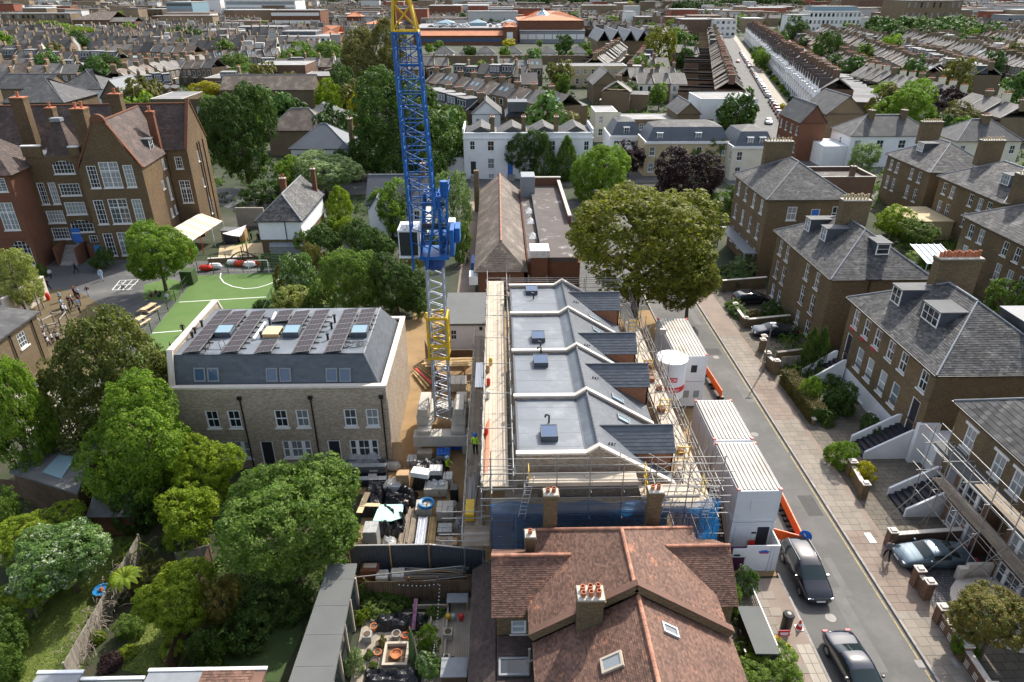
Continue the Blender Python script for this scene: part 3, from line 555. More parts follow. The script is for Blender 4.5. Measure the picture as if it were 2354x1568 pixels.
standards(r,[(12.75,y) for y in ys],0,7.6,'galv_dark'); standards(r,[(11.35,y) for y in ys],0,7.2,'galv')
rails(r,(12.75,31),(12.75,61.2),(2,4,5.7,6.3,6.8,7.2),'galv_dark'); rails(r,(11.35,31),(11.35,61.2),(2,4,5.7),'galv')
for y in ys:
    pole('transom',(11.0,y+.05,5.72),(13.3,y+.05,5.72),.03,'galv',r); pole('brace',(12.7,y,5.8),(11.4,y+.9,7.4),.03,'galv',r)
    pole('hand_rail',(12.75,y,6.0),(12.75,y+2.2,7.3),.03,'galv_dark',r)
decky(r,31.3,61,11.45,1.25,5.8,'ply_pale')
for y in (36,41.7,47.6,55):
    f=MB()
    for s_ in (0,.7): f.bar((11.6+s_,y,5.85),(11.6+s_,y,6.95),.07,.07)
    for k in (.15,.6,1.05): f.bar((11.6,y,5.85+k),(12.3,y,5.85+k),.06,.06)
    f.build('ladder_gate','crane_yellow',r)
for y in (33.4,38.5,44.2,51): pole('puncheon',(11.4,y,5.8),(13.2,y+1.8,7.6),.03,'galv',r)
r=T('scaffold','thin scaffold rails behind the north gable of the new terrace','scaffold')
standards(r,[(1+1.8*i,59.6) for i in range(6)],0,9.2); rails(r,(.2,59.6),(11.6,59.6),(7.4,8.2,8.8,9.0)); standards(r,[(1+3.6*i,60.8) for i in range(3)],0,8.6); rails(r,(.2,60.8),(11,60.8),(8.1,8.7)); deckx(r,.8,10.6,59.65,1.1,7.3,'board_old')
def small(name,lbl,cat,m,parts,grp=None):
    mb=MB(); parts(mb); return mb.build(name,m,label=lbl,cat=cat,group=grp,bevel=.015)
for i in range(9):
    y=35+SR.uniform(0,22); x=11.7+SR.uniform(0,.7); ubox('brick_stack',(x,y,6.0),(.45,.35+.2*SR.random(),.32),'brick_bright',None,rz=SR.uniform(-.4,.4),label='small stack of red bricks on the boards between terrace and cabins',cat='bricks',group='brick stacks on the east scaffold')
for (px,py),m,l in (((1118,1000),'red_plastic','red fire extinguisher cylinder on the west scaffold boards'),((1123,885),'red_plastic','red tool bag on the west scaffold boards'),((1122,915),'aluminium','silver gas cylinder on the west scaffold boards'),((1128,838),'crane_yellow','yellow tool case on the west scaffold boards'),((1122,855),'cardboard','small cardboard box on the west scaffold boards')):
    q=at(px,py,7.55); MB().lathe([(.1,0),(.14,.04),(.14,.5),(.08,.6),(.03,.62)],q.x,q.y,8,7.53).build('site_container',m,label=l,cat='tool')
f=MB(); 
for k in range(5): f.tube((-.95+.05*k,32.6+.2*k,7.6),(-.9+.04*k,38+.1*k,7.6+.03*k),.03)
f.build('orange_pipes','orange_plastic',label='bundle of long orange pipes lying on the west scaffold boards',cat='pipes')
f=MB()
for k in range(16): x=-2.15+.055*(k%9)+.01*k; f.tube((x,32.6+SR.uniform(-.4,.5),4.62+.07*(k//9)),(x+SR.uniform(-.05,.25),36.2+SR.uniform(-.6,.6),4.62+.07*(k//9)),.035,6)
f.build('spare_scaffold_tubes','galv',label='bundle of silver scaffold tubes lying on the weathered boards',cat='tubes')
f=MB()
for k in range(5): f.box(-2.05+.13*k,47.5,4.56,-1.94+.13*k,51.6,4.62+.03*(k%2))
f.build('metal_studs','aluminium',label='stack of silver metal channels on the lower walkway by the crane',cat='channels')
small('yellow_grit_box','yellow and brown box standing on the weathered boards by the tubes','box','crane_yellow',lambda b:b.box(-2.2,31.9,4.55,-1.65,33.3,5.1))
CRX,CRY=-4.72,47.35
r=T('tower_crane','blue luffing tower crane with grey mast, yellow collar and white cab','crane')
def lattice(mb,c0,c1,w0,w1,d0,d1,n,rc,rb,cross=False,sides=(0,1,2,3)):
    c0,c1=Vector(c0),Vector(c1); K=[(-1,-1),(1,-1),(1,1),(-1,1)]
    P=lambda k,t: c0.lerp(c1,t)+Vector((K[k][0]*(w0+(w1-w0)*t)/2,K[k][1]*(d0+(d1-d0)*t)/2,0))
    for k in range(4): mb.tube(P(k,0),P(k,1),rc,6)
    for i in range(n):
        a,b_=i/n,(i+1)/n
        for k in sides:
            l=(k+1)%4
            if (i+k)%2: mb.tube(P(k,a),P(l,b_),rb,4)
            else: mb.tube(P(l,a),P(k,b_),rb,4)
            if cross: mb.tube(P(k,b_),P(l,b_),rb,4)
    return mb
lattice(MB(),(CRX,CRY,2.0),(CRX,CRY,7.7),1.2,1.2,1.2,1.2,12,.085,.045).build('mast_section','crane_grey',r,label='grey lattice mast section')
lattice(MB(),(CRX,CRY,11.2),(CRX,CRY,15.2),1.2,1.2,1.2,1.2,9,.085,.045).build('mast_section','crane_grey',r)
lattice(MB(),(CRX,CRY,7.7),(CRX,CRY,11.2),1.2,1.2,1.2,1.2,8,.08,.04).build('mast_section','crane_grey',r)
y_=lattice(MB(),(CRX,CRY,7.6),(CRX,CRY,11.2),1.5,1.5,1.5,1.5,5,.1,.05)
for z in (7.7,8.8,11.1): y_.box(CRX-.8,CRY-.8,z,CRX+.8,CRY-.66,z+.2).box(CRX-.8,CRY+.66,z,CRX+.8,CRY+.8,z+.2).box(CRX-.8,CRY-.66,z,CRX-.66,CRY+.66,z+.2).box(CRX+.66,CRY-.66,z,CRX+.8,CRY+.66,z+.2)
y_.box(CRX+.7,CRY-.6,9,CRX+.75,CRY+.6,11); y_.build('climbing_collar','crane_yellow',r)
MB().lathe([(.7,0),(.8,.25),(.8,.7),(.9,.8),(.9,1.0)],CRX,CRY,16,15.1).build('slewing_ring','crane_blue_dark',r)
pl=MB(); pl.box(CRX-1.0,CRY-1.1,16.05,CRX+1.15,CRY+1.4,16.3); lattice(pl,(CRX-.1,CRY+.5,16.3),(CRX+.0,CRY+.6,20.6),1.6,1.0,1.4,1.0,5,.09,.05,True)
lattice(pl,(CRX+.75,CRY-.2,16.3),(CRX+.8,CRY,20.4),.5,.6,.8,.8,6,.06,.035,True)
for z in (17.6,20.4):
    pl.box(CRX-.3,CRY-.3,z,CRX+1.1,CRY+1.0,z+.05)
for x in (CRX+.0,CRX+1.25):
    for z in (20.9,21.3): pl.tube((x,CRY-.5,z),(x,CRY+1.2,z),.03)
    pl.tube((x,CRY-.5,20.4),(x,CRY-.5,21.4),.035).tube((x,CRY+1.2,20.4),(x,CRY+1.2,21.4),.035)
pl.build('machinery_tower','crane_blue',r)
MB().tube((CRX-.7,CRY-.2,18.3),(CRX+.9,CRY-.2,18.3),.2,12).tube((CRX-.5,CRY+.5,19.7),(CRX+.9,CRY+.5,19.7),.16,12).build('winch_drum','ink_dark',r)
MB().tube((CRX+.95,CRY-.1,20.5),(CRX+.95,CRY-.1,21.5),.3,12).build('motor','crane_blue',r)
MB().box(CRX+1.2,CRY-.6,16.1,CRX+1.5,CRY+1.6,18.1).box(CRX+1.52,CRY+.1,16.9,CRX+1.9,CRY+1.7,18.0).build('control_cabinet','crane_blue',r,bevel=.03); MB().box(CRX+1.0,CRY+1.2,16.7,CRX+1.51,CRY+2.3,18.15).build('white_cabinet','cabin_white',r,bevel=.03)
cx_=CRX-1.65; cy_=CRY-.1; cb=MB(); z=16.2
cb.box(cx_-.75,cy_-1,z,cx_+.7,cy_+1,z+.15); cb.box(cx_-.75,cy_-1,z+1.95,cx_+.7,cy_+1,z+2.1)
for a in (-.72,.64):
    for b_ in (-.97,.9): cb.box(cx_+a,cy_+b_,z+.15,cx_+a+.08,cy_+b_+.08,z+1.95)
cb.box(cx_-.75,cy_+.96,z+.15,cx_+.7,cy_+1,z+1.95).box(cx_+.66,cy_-.2,z+.15,cx_+.7,cy_+.96,z+1.95).box(cx_-.75,cy_-.2,z+.15,cx_-.71,cy_+.96,z+1.0)
co=cb.build('cab','cabin_white',r); MB().box(cx_-.65,cy_-.985,z+.2,cx_+.62,cy_-.95,z+1.9).box(cx_-.74,cy_-.9,z+1.0,cx_-.72,cy_+.9,z+1.9).build('cab_glass','glass',co); MB().box(cx_-.6,cy_-.9,z+2.1,cx_+.3,cy_+.2,z+2.13).build('roof_glass','glass',co); MB().tube((cx_-.3,cy_+.8,z+2.1),(cx_-.3,cy_+.8,z+3.2),.02).build('aerial','galv',co)
jf=Vector((CRX-.95,CRY-1.2,15.4)); ja=Vector((CRX-.55,CRY-.9,19.5)); jb=Vector((CRX-.95,CRY-.6,30.9))
jm=MB(); lattice(jm,ja,jb,1.75,1.5,1.5,1.4,13,.09,.045,True)
for k in ((-.85,-.7),(.85,-.7),(-.85,.7),(.85,.7)): jm.tube((ja.x+k[0],ja.y+k[1],ja.z),(jf.x+k[0]*.55,jf.y+k[1]*.25,jf.z),.08,6)
for i in range(4): 
    t_=i/4; p=ja.lerp(jf,t_); jm.tube((p.x-.8*(1-t_*.4),p.y-.5*(1-t_),p.z),(p.x+.8*(1-t_*.4),p.y-.5*(1-t_),p.z-.5),.035,4)
jm.tube((jb.x-.8,jb.y,29.0),(jb.x+.8,jb.y,29.0),.06); jm.box(jb.x-.85,jb.y-.75,30.85,jb.x+.85,jb.y+.75,30.98)
jm.tube((jb.x-.1,jb.y+.3,22),(jb.x-.1,jb.y+.3,30.6),.03).tube((jb.x+.2,jb.y+.3,20),(jb.x+.2,jb.y+.3,30.6),.03)
jm.build('jib','crane_blue',r)
jt=Vector((jb.x-.25,jb.y+.1,34.2)); tm=MB(); base=[(jb.x-.75,jb.y-.65,31.0),(jb.x+.75,jb.y-.65,31.0),(jb.x+.75,jb.y+.65,31.0),(jb.x-.75,jb.y+.65,31.0)]
for i,p in enumerate(base):
    top=jt+Vector(((-.25,.25,.25,-.25)[i],(-.2,-.2,.2,.2)[i],0)); tm.tube(p,top,.1,6); tm.tube(p,base[(i+1)%4],.09,6)
    q=base[(i+1)%4]; top2=jt+Vector(((-.25,.25,.25,-.25)[(i+1)%4],0,0)); tm.tube(Vector(p).lerp(top,.02),Vector(q).lerp(top2,.45),.07,6); tm.tube(Vector(q).lerp(top2,.45),Vector(p).lerp(top,.8),.06,6); tm.tube(Vector(p).lerp(top,.55),Vector(q).lerp(top2,.55),.05)
tm.build('jib_head','crane_yellow',r); MB().tube((jb.x-.35,jb.y-.6,19),(jb.x-.35,jb.y-.6,31.5),.025).tube((jb.x-.6,jb.y-.2,31),(jb.x-.6,jb.y-.2,34),.05).build('hoist_rope','ink_dark',r)
for y,z in ((45.1,.55),(49.3,.55)): MB().cbox(CRX,y,.9,4.4,1.1,1.0).build('base_beam','concrete',r,bevel=.04)
for x in (-1.35,1.35):
    MB().cbox(CRX+x,47.2,1.91,1.1,4.9,.35).build('base_beam','concrete',r,bevel=.04)
    for k in range(2): MB().cbox(CRX+x*1.12,46.4+1.9*k,2.27,.9,1.75,.95).build('ballast_block','concrete',r,bevel=.05)
    MB().cbox(CRX+x*1.08,46.6,3.23,.75,2.3,.6).build('ballast_block','concrete',r,bevel=.05)
for x in (-1.9,1.9):
    for y in (45.1,49.3): MB().cbox(CRX+x,y,0,.5,.7,.9).build('pad','concrete',r)
for s_ in (-1,1): MB().bar((CRX+s_*.6,46.6,2.2),(CRX+s_*1.4,45.3,2.0),.12,.12).build('foot_strut','crane_grey',r)
def cabin(x0,x1,y0,y1,z0,z1,lbl,roof=True,south=()):
    r=T('site_cabin',lbl,'cabin'); b=MB().box(x0,y0,z0+.05,x1,y1,z1-.1); b.build('body','cabin_white',r)
    f=MB()
    for x in (x0-.03,x1-.09):
        for y in (y0-.03,y1-.09): f.box(x,y,z0,x+.12,y+.12,z1)
    for z in (z0,z1-.16):
        f.box(x0+.09,y0-.025,z,x1-.09,y0+.1,z+.14).box(x0+.09,y1-.1,z,x1-.09,y1+.025,z+.14).box(x0-.025,y0+.09,z,x0+.1,y1-.09,z+.14).box(x1-.1,y0+.09,z,x1+.025,y1-.09,z+.14)
    f.build('frame','cabin_white',r)
    if roof:
        m=MB(); n=int((x1-x0)/.27)
        m.box(x0,y0+.12,z1-.08,x1,y1-.12,z1-.02)
        for i in range(n): x=x0+(i+.5)*(x1-x0)/n; m.add([(x-.09,y0+.1,z1-.02),(x-.045,y0+.1,z1+.06),(x+.045,y0+.1,z1+.06),(x+.09,y0+.1,z1-.02),(x-.09,y1-.1,z1-.02),(x-.045,y1-.1,z1+.06),(x+.045,y1-.1,z1+.06),(x+.09,y1-.1,z1-.02)],[(0,1,5,4),(1,2,6,5),(2,3,7,6),(3,2,1,0),(4,5,6,7)])
        m.build('roof','cabin_roof',r)
        for x in (x0+.05,x1-.05):
            for y in (y0+.1,y1-.1): MB().cbox(x,y,z1-.02,.2,.2,.09).build('lifting_corner','red_plastic',r)
    for nm,u,z,w,h,m in south: MB().box(x0+u,y0-.035,z0+z,x0+u+w,y0-.005,z0+z+h).build(nm,m,r)
    w_=MB(); 
    for k in range(3): y=y0+.9+k*(y1-y0-1.4)/3; w_.box(x0-.03,y,z0+.3,x0-.005,y+.8,z0+2.2)
    w_.build('side_panel','cabin_white',r); return r
cabin(14.95,17.7,33.5,38.6,0.2,2.72,'lower white site cabin with open dark doorway behind the white site gate',False,[('door',.25,.1,.95,2.0,'cabin_white'),('door_opening',1.72,.08,.75,2.0,'ink_dark'),('notice',1.38,1.1,.22,.32,'white_frame'),('notice',1.36,1.55,.3,.12,'ink_dark')])
cabin(14.95,17.7,33.5,38.6,2.76,5.3,'upper white site cabin with boarded window, stacked over the open doorway',True,[('boarded_window',.95,1.0,.95,.75,'cabin_white')])
cabin(14.95,17.7,38.95,44.1,.2,2.72,'lower white site cabin of the middle stack beside the road',False)
cabin(14.95,17.7,38.95,44.1,2.76,5.3,'upper white site cabin with rust-streaked ribbed roof, middle stack',True)
cabin(15.1,17.9,51.2,58.6,.2,2.72,'lower white site cabin with small windows behind the silo',False,[('window',1.1,.9,.5,.7,'glass'),('window',2.0,.9,.5,.7,'glass')])
cabin(15.1,17.9,51.2,58.6,2.76,5.3,'upper white site cabin with ribbed grey roof under the big plane tree',True,[('window',1.5,.9,.5,.7,'glass'),('shutter',2.05,.9,.5,.7,'cabin_white')])
r=T('mortar_silo','white mortar silo with red band and lettering beside the east scaffold','silo'); sx,sy=14.15,48.9
MB().lathe([(.35,1.7),(1.22,3.0),(1.25,3.05),(1.25,6.3),(1.3,6.32),(1.3,6.45),(.6,6.62),(0.01,6.66)],sx,sy,28).build('drum','cabin_white',r,smooth=False)
MB().lathe([(1.262,3.75),(1.266,3.76),(1.266,4.25),(1.262,4.26)],sx,sy,28).build('red_band','ink_red',r)
for a in range(4):
    x=sx+1.1*math.cos(a*math.pi/2+.78); y=sy+1.1*math.sin(a*math.pi/2+.78); MB().tube((x,y,0),(x,y,3.4),.08).build('leg','galv',r)
MB().tube((sx-.9,sy+.4,6.3),(sx-.9,sy+.4,8.6),.04).box(sx-1.15,sy+.3,8.4,sx-.65,sy+.5,8.85).build('lamp_mast','galv',r)
def curved_text(txt,c,rad,z,size,m,parent,ang0,bgm=None):
    cu=bpy.data.curves.new('t','FONT'); cu.body=txt; cu.size=size; cu.align_x='CENTER'; cu.extrude=.004
    o=bpy.data.objects.new('t',cu); COL.objects.link(o); dg=bpy.context.evaluated_depsgraph_get(); dg.update(); me=bpy.data.meshes.new_from_object(o.evaluated_get(dg)); bpy.data.objects.remove(o)
    for v in me.vertices:
        a=ang0+v.co.x/rad; k=rad+.012+v.co.z; v.co=(c[0]+k*math.cos(a),c[1]+k*math.sin(a),z+v.co.y)
    me.materials.clear(); me.materials.append(MT[m]); return put('lettering',me,parent)
def flat_text(txt,o,dx,size,m,parent,name='lettering',align='CENTER',up=(0,0,1)):
    cu=bpy.data.curves.new('t','FONT'); cu.body=txt; cu.size=size; cu.align_x=align; cu.extrude=.003
    q=bpy.data.objects.new('t',cu); COL.objects.link(q); dg=bpy.context.evaluated_depsgraph_get(); dg.update(); me=bpy.data.meshes.new_from_object(q.evaluated_get(dg)); bpy.data.objects.remove(q)
    dx=Vector(dx).normalized(); up=Vector(up).normalized(); n=dx.cross(up)
    for v in me.vertices: v.co=Vector(o)+dx*v.co.x+up*v.co.y+n*(v.co.z+.004)
    me.materials.clear(); me.materials.append(MT[m]); return put(name,me,parent)
A0=math.atan2(-48.9,-14.2)+.28
pn=MB()
for i in range(8):
    a,b_=A0-.26+.065*i,A0-.26+.065*(i+1); pn.poly([(sx+1.263*math.cos(a),sy+1.263*math.sin(a),4.75),(sx+1.263*math.cos(b_),sy+1.263*math.sin(b_),4.75),(sx+1.263*math.cos(b_),sy+1.263*math.sin(b_),5.2),(sx+1.263*math.cos(a),sy+1.263*math.sin(a),5.2)])
pn.build('sign_panel','ink_red',r); curved_text('CPI',(sx,sy),1.262,4.83,.36,'white_frame',r,A0); curved_text('EUROMIX',(sx,sy),1.264,3.86,.34,'white_frame',r,A0-.12)
def barrier(p,q,lbl,m='orange_plastic'):
    p,q=Vector(p),Vector(q); L=(q-p).length; r=T('road_barrier',lbl,'barrier','red plastic barriers along the cabins'); d=(q-p)/L; n=Vector((-d.y,d.x,0))
    b=MB(); P=lambda u,z:p+d*u+Vector((0,0,z))
    b.bar(P(0,.92),P(L,.92),.07,.16); b.bar(P(0,.3),P(L,.3),.06,.16); b.bar(P(0,.6),P(L,.6),.025,.5)
    for k in range(int(L/.17)+1): u=min(k*.17,L); b.bar(P(u,.3),P(u,.9),.05,.05)
    b.build('panel',m,r); f=MB()
    for u in (.25,L-.25): f.obox(P(u,.1)+n*0,d*.12,n*.34,Vector((0,0,.1)))
    f.build('foot','black_plastic',r); return r
p,q=at(1797,1132,.95),at(1846,1232,.95); p.z=q.z=0
for i in range(4): barrier(p.lerp(q,i/4+.005),p.lerp(q,(i+1)/4-.005),'red plastic road barrier in the line edging the cabin enclosure')
barrier((18.0,34.9,0),q+Vector((-.1,-.05,0)),'red plastic barrier closing the south end of the cabin enclosure')
p2,q2=at(1624,842,.95),at(1661,900,.95); p2.z=q2.z=0
for i in range(2): barrier(p2.lerp(q2,i/2),p2.lerp(q2,i/2+.48),'red plastic road barrier standing alone beside the silo cabin')
r=T('keep_right_sign','round blue sign with white arrow fixed at the barrier corner','sign'); q=Vector((q.x+.12,q.y-.1,1.05))
n=(Vector((0,0,CAMH))-q); n.z*=.25; n.normalize(); a=n.cross(Vector((0,0,1))).normalized(); u=a.cross(n); dk=MB()
ring=[q+(a*math.cos(t)+u*math.sin(t))*.4 for t in [2*math.pi*i/24 for i in range(24)]]; dk.extr(ring,n*.03); dk.build('disc','brand_blue',r)
ar=MB(); e1=(-a-u).normalized(); e1=(a*-1-u).normalized(); e1=Vector((RT[0],RT[1],0))*.6-u*.8; e1.normalize(); e2=n.cross(e1)
ar.obox(q+n*.037-e1*.06,e1*.17,e2*.04,n*.004); ar.extr([q+n*.034+e1*.27,q+n*.034+e1*.05+e2*.15,q+n*.034+e1*.05-e2*.15],n*.008); ar.build('arrow','white_frame',r); MB().tube((q.x,q.y+.04,0),(q.x,q.y+.04,1.0),.03).build('post','galv',r)
r=T('site_gate','white timber site gate box with purple side panel and door beside the van','gate')
MB().box(15.5,31.95,0,17.6,32.02,2.15).box(17.55,31.98,0,17.62,36.0,2.15).build('white_panel','white_frame',r); MB().box(12.5,31.93,.1,15.45,32.0,2.1).build('purple_panel','purple_panel',r); MB().box(17.05,31.9,0,17.2,31.95,2.2).box(17.25,31.91,0,17.6,31.95,2.18).build('door_post','cabin_white',r)
MB().box(14.6,31.86,1.3,15.55,31.92,2.0).build('notice_board','white_frame',r); MB().box(14.7,31.84,1.4,15.1,31.857,1.55).build('notice_text','ink_dark',r); MB().box(16.3,31.9,1.62,16.95,31.945,1.72).box(16.45,31.9,1.73,16.8,31.945,1.78).build('logo_bar','brand_blue',r); MB().box(16.35,31.9,1.53,16.9,31.945,1.6).build('logo_bar','ink_red',r)
MB().box(12.6,32.9,0,15.6,33.1,.06).box(12.4,32.5,.9,15.5,32.9,1.0).build('canopy','cabin_white',r)
st=T('site_stair','black metal stair climbing between blue netting and the cabin stack','stairs')
for i in range(11): ubox('tread',(14.1,32.6+.27*i,.25+.23*i),(1.0,.26,.05),'ink_dark',st)
for x in (13.55,14.65):
    pole('stringer',(x,32.4,.1),(x,35.5,2.75),.05,'ink_dark',st)
    for z in (.6,1.05): pole('hand_rail',(x,32.4,.15+z),(x,35.5,2.75+z),.025,'galv_dark',st)
ubox('landing',(14.1,36.2,2.7),(1.1,1.5,.06),'ink_dark',st)
r=T('red_chair','red plastic chair beside the cabin doorway','chair'); ch=MB().box(16.2,33.0,.75,16.6,33.35,.8).box(16.2,33.33,.8,16.6,33.38,1.25); ch.build('seat','red_plastic',r)
for x in (16.22,16.56):
    for y in (33.02,33.34): pole('leg',(x,y,.1),(x,y,.76),.02,'red_plastic',r)
def chimney(parent,x,y,w,d,z0,z1,pots,m='brick_stock',pm='pot_red',cap='concrete',name='chimney',ph=.4,pr=.11):
    b=MB(); b.box(x-w/2,y-d/2,z0,x+w/2,y+d/2,z1); b.box(x-w/2-.05,y-d/2-.05,z1-.32,x+w/2+.05,y+d/2+.05,z1-.18); b.box(x-w/2-.09,y-d/2-.09,z1-.14,x+w/2+.09,y+d/2+.09,z1-.002)
    o=b.build(name,m,parent); MB().box(x-w/2-.04,y-d/2-.04,z1,x+w/2+.04,y+d/2+.04,z1+.09).build('flaunching',cap,o)
    nx,ny=pots
    for i in range(nx):
        for j in range(ny):
            px=x+(i-(nx-1)/2)*(w-.1)/max(nx,1); py=y+(j-(ny-1)/2)*(d-.1)/max(ny,1); hh=ph*(1+.15*((i*7+j*3)%3-1))
            MB().lathe([(pr,0),(pr*.85,hh*.8),(pr*1.1,hh*.84),(pr*1.05,hh),(pr*.7,hh),(pr*.7,hh*.6)],px,py,8,z1+.08).build('chimney_pot',pm,o)
    return o
def hip_roof(parent,x0,y0,x1,y1,ze,zr,axis,m,tile=None,ov=.35,inset=None,cap='lead',seed=1,hips=(1,1)):
    """hipped (or gabled, per end) roof; returns the ridge ends"""
    x0,y0,x1,y1=x0-ov,y0-ov,x1+ov,y1+ov
    A,Bq,C,D=(x0,y0,ze),(x1,y0,ze),(x1,y1,ze),(x0,y1,ze)
    if axis=='y':
        k=inset if inset is not None else (x1-x0)/2; xm=(x0+x1)/2; p=(xm,y0+(k if hips[0] else 0),zr); q=(xm,y1-(k if hips[1] else 0),zr)
        F=[[A,D,q,p],[Bq,p,q,C][::1]]; 
        if hips[0]: F.append([A,Bq,p])
        if hips[1]: F.append([C,D,q])
    else:
        k=inset if inset is not None else (y1-y0)/2; ym=(y0+y1)/2; p=(x0+(k if hips[0] else 0),ym,zr); q=(x1-(k if hips[1] else 0),ym,zr)
        F=[[A,Bq,q,p],[C,D,p,q]]
        if hips[0]: F.append([D,A,p])
        if hips[1]: F.append([Bq,C,q])
    rm=MB(); tl=MB()
    for i,f in enumerate(F):
        rm.slab(f,.12)
        if tile: tiles(tl,f,tile[0],tile[1],tile[2],.006,seed=seed+i)
    o=rm.build('roof',m,parent)
    if tile: tl.build('slates',m,o,kind='stuff')
    rd=MB(); ridge(rd,Vector(p)+Vector((0,0,.03)),Vector(q)+Vector((0,0,.03)),.1)
    for e,h,c1,c2 in ((p,hips[0],A,Bq if axis=='y' else D),(q,hips[1],C,D if axis=='y' else Bq)):
        if h:
            for c in (c1,c2): ridge(rd,Vector(e)+Vector((0,0,.02)),Vector(c)+Vector((0,0,.03)),.07)
    rd.build('ridge_cap',cap,o)
    g=MB(); t=.09
    g.box(x0-t,y0-t,ze-.13,x1+t,y0,ze-.02).box(x0-t,y1,ze-.13,x1+t,y1+t,ze-.02).box(x0-t,y0,ze-.13,x0,y1,ze-.02).box(x1,y0,ze-.13,x1+t,y1,ze-.02); g.build('gutter','black_plastic',parent)
    return p,q,o
def dormer(parent,c,dirv,w,h,L,win=True,m='lead_dark',rm='felt',fm='white_frame',nb=2):
    """flat-roofed dormer: c = middle of its front sill, dirv = outward unit vector in plan"""
    c=Vector(c); d=Vector((dirv[0],dirv[1],0)).normalized(); a=Vector((-d.y,d.x,0)); mb=MB()
    mb.obox(c-d*(L/2)+Vector((0,0,h/2-.25)),d*(L/2-.02),a*(w/2),Vector((0,0,h/2+.25))); o=mb.build('dormer',m,parent)
    MB().obox(c-d*(L/2)+d*.08+Vector((0,0,h+.05)),d*(L/2+.08),a*(w/2+.12),Vector((0,0,.05))).build('dormer_roof',rm,o)
    if win:
        f=MB(); q=c+d*.02; z=Vector((0,0,1))
        for s_ in (-1,1): f.obox(q+a*s_*(w/2-.05)+z*(h/2),d*.03,a*.05,z*h/2); f.obox(q+z*(h/2+s_*(h/2-.05)),d*.028,a*(w/2-.1),z*.05)
        for i in range(nb): f.obox(q+a*(w*((i+1)/(nb+1)-.5))+z*(h/2),d*.025,a*.025,z*(h/2-.08))
        f.obox(q+z*(h/2),d*.022,a*(w/2-.1),z*.02)
        wo=f.build('window',fm,o); MB().obox(q+z*(h/2)-d*.005,d*.012,a*(w/2-.09),z*(h/2-.09)).build('pane','glass',wo)
    return o
B=T('tiled_house','brown brick house with large red clay-tiled roof in front of the blue netting','house')
def planes(B,fs,m,tile,name='roof',seed=1,sub='tiles'):
    rm=MB(); tl=MB()
    for i,f in enumerate(fs): rm.slab(f,.14); tiles(tl,f,tile[0],tile[1],tile[2],.006,seed=seed+i)
    o=rm.build(name,m,B); tl.build(sub,m,o,kind='stuff'); return o
TR=(.17,.105,.024)
zr,ze,xr=8.6,5.45,6.2
planes(B,[[(1.3,22.8,ze),(1.3,30.1,ze),(xr,26.7,zr),(xr,22.8,zr)],[(11.1,22.8,ze),(xr,22.8,zr),(xr,26.7,zr),(11.1,30.1,ze)],[(1.3,30.1,ze),(11.1,30.1,ze),(xr,26.7,zr)]],'tile_red',TR)
wz=6.95; wy=26.6
xi=1.3+(wz-ze)/(zr-ze)*4.9; xv=1.3+(5.1-ze)/(zr-ze)*4.9
planes(B,[[(-.55,24.25,5.1),(xv+.3,24.25,5.1),(xi,wy,wz),(-.55,wy,wz)],[(-.55,28.95,5.1),(-.55,wy,wz),(xi,wy,wz),(xv+.3,28.95,5.1)]],'tile_red',TR,'wing_roof',20)
xi2=11.1-(wz-ze)/(zr-ze)*4.9
planes(B,[[(xi2,27.1,wz),(12.2,27.1,wz),(12.2,24.7,5.1),(11.0,24.7,5.1)],[(xi2,27.1,wz),(11.0,29.5,5.1),(12.2,29.5,5.1),(12.2,27.1,wz)]],'tile_red',TR,'wing_roof',30)
for p,q in (((xr,22.8,zr+.03),(xr,26.7,zr+.03)),((xr,26.7,zr+.02),(1.3,30.1,ze+.03)),((xr,26.7,zr+.02),(11.1,30.1,ze+.03)),((-.55,wy,wz+.03),(xi,wy,wz+.03)),((xi2,27.1,wz+.03),(12.2,27.1,wz+.03))): ridge(MB(),p,q,.1,.34).build('ridge_tiles','tile_ridge',B)
mb=MB(); wall(mb,(1.6,22.9),(1.6,24.5),0,ze,[],B); wall(mb,(10.8,22.9),(10.8,29.8),0,ze,[(1,3.2,1,1.5,SASH)],B); wall(mb,(10.8,29.8),(1.6,29.8),0,ze,[],B); wall(mb,(1.6,29.8),(1.6,22.9),0,ze,[],B)
wall(mb,(-.3,24.5),(1.58,24.5),0,5.1,[(.75,3.55,.78,1.0,('sash',0,0,'white_frame','glass_pale'))],B); wall(mb,(-.3,28.7),(-.3,24.5),0,5.1,[],B,gable=[(2.1,6.85)]); wall(mb,(1.58,28.7),(-.3,28.7),0,5.1,[],B); wall(mb,(12.0,24.9),(12.0,29.3),0,5.1,[],B,gable=[(2.2,6.85)]); wall(mb,(10.8,24.9),(12,24.9),0,5.1,[],B)
mb.build('wall','brick_stock',B)
planes(B,[[(-1.75,20.6,2.3),(-1.75,30.2,2.3),(-.35,30.2,3.3),(-.35,20.6,3.3)]],'tile_school',(.2,.14,.024),'lean_to_roof',50); planes(B,[[(-.3,21.2,3.3),(1.55,21.2,3.3),(1.55,24.4,3.55),(-.3,24.4,3.55)]],'tile_school',(.2,.14,.024),'lean_to_roof',51)
MB().box(-1.6,20.7,0,-.4,30,2.2).box(-.25,21.3,0,1.5,24.3,3.15).build('lean_to_wall','brick_stock',B); roof_window(None,(.55,22.6,3.5),(1,0,0),(0,1,.08),1.5,.95,B,'glass','lead')
for x,y,w,d,z0,z1,p in ((2.75,29.6,.75,.55,5.6,8.6,(2,1)),(8.55,29.6,.75,.55,5.6,8.7,(2,1)),(1.55,27.9,.5,.55,5.2,7.2,(1,1))): chimney(B,x,y,w,d,z0,z1,p,ph=.3,pr=.12)
B=T('tiled_house','rust-flecked clay-tiled house roof with small roof windows, joined to the tiled house behind','house')
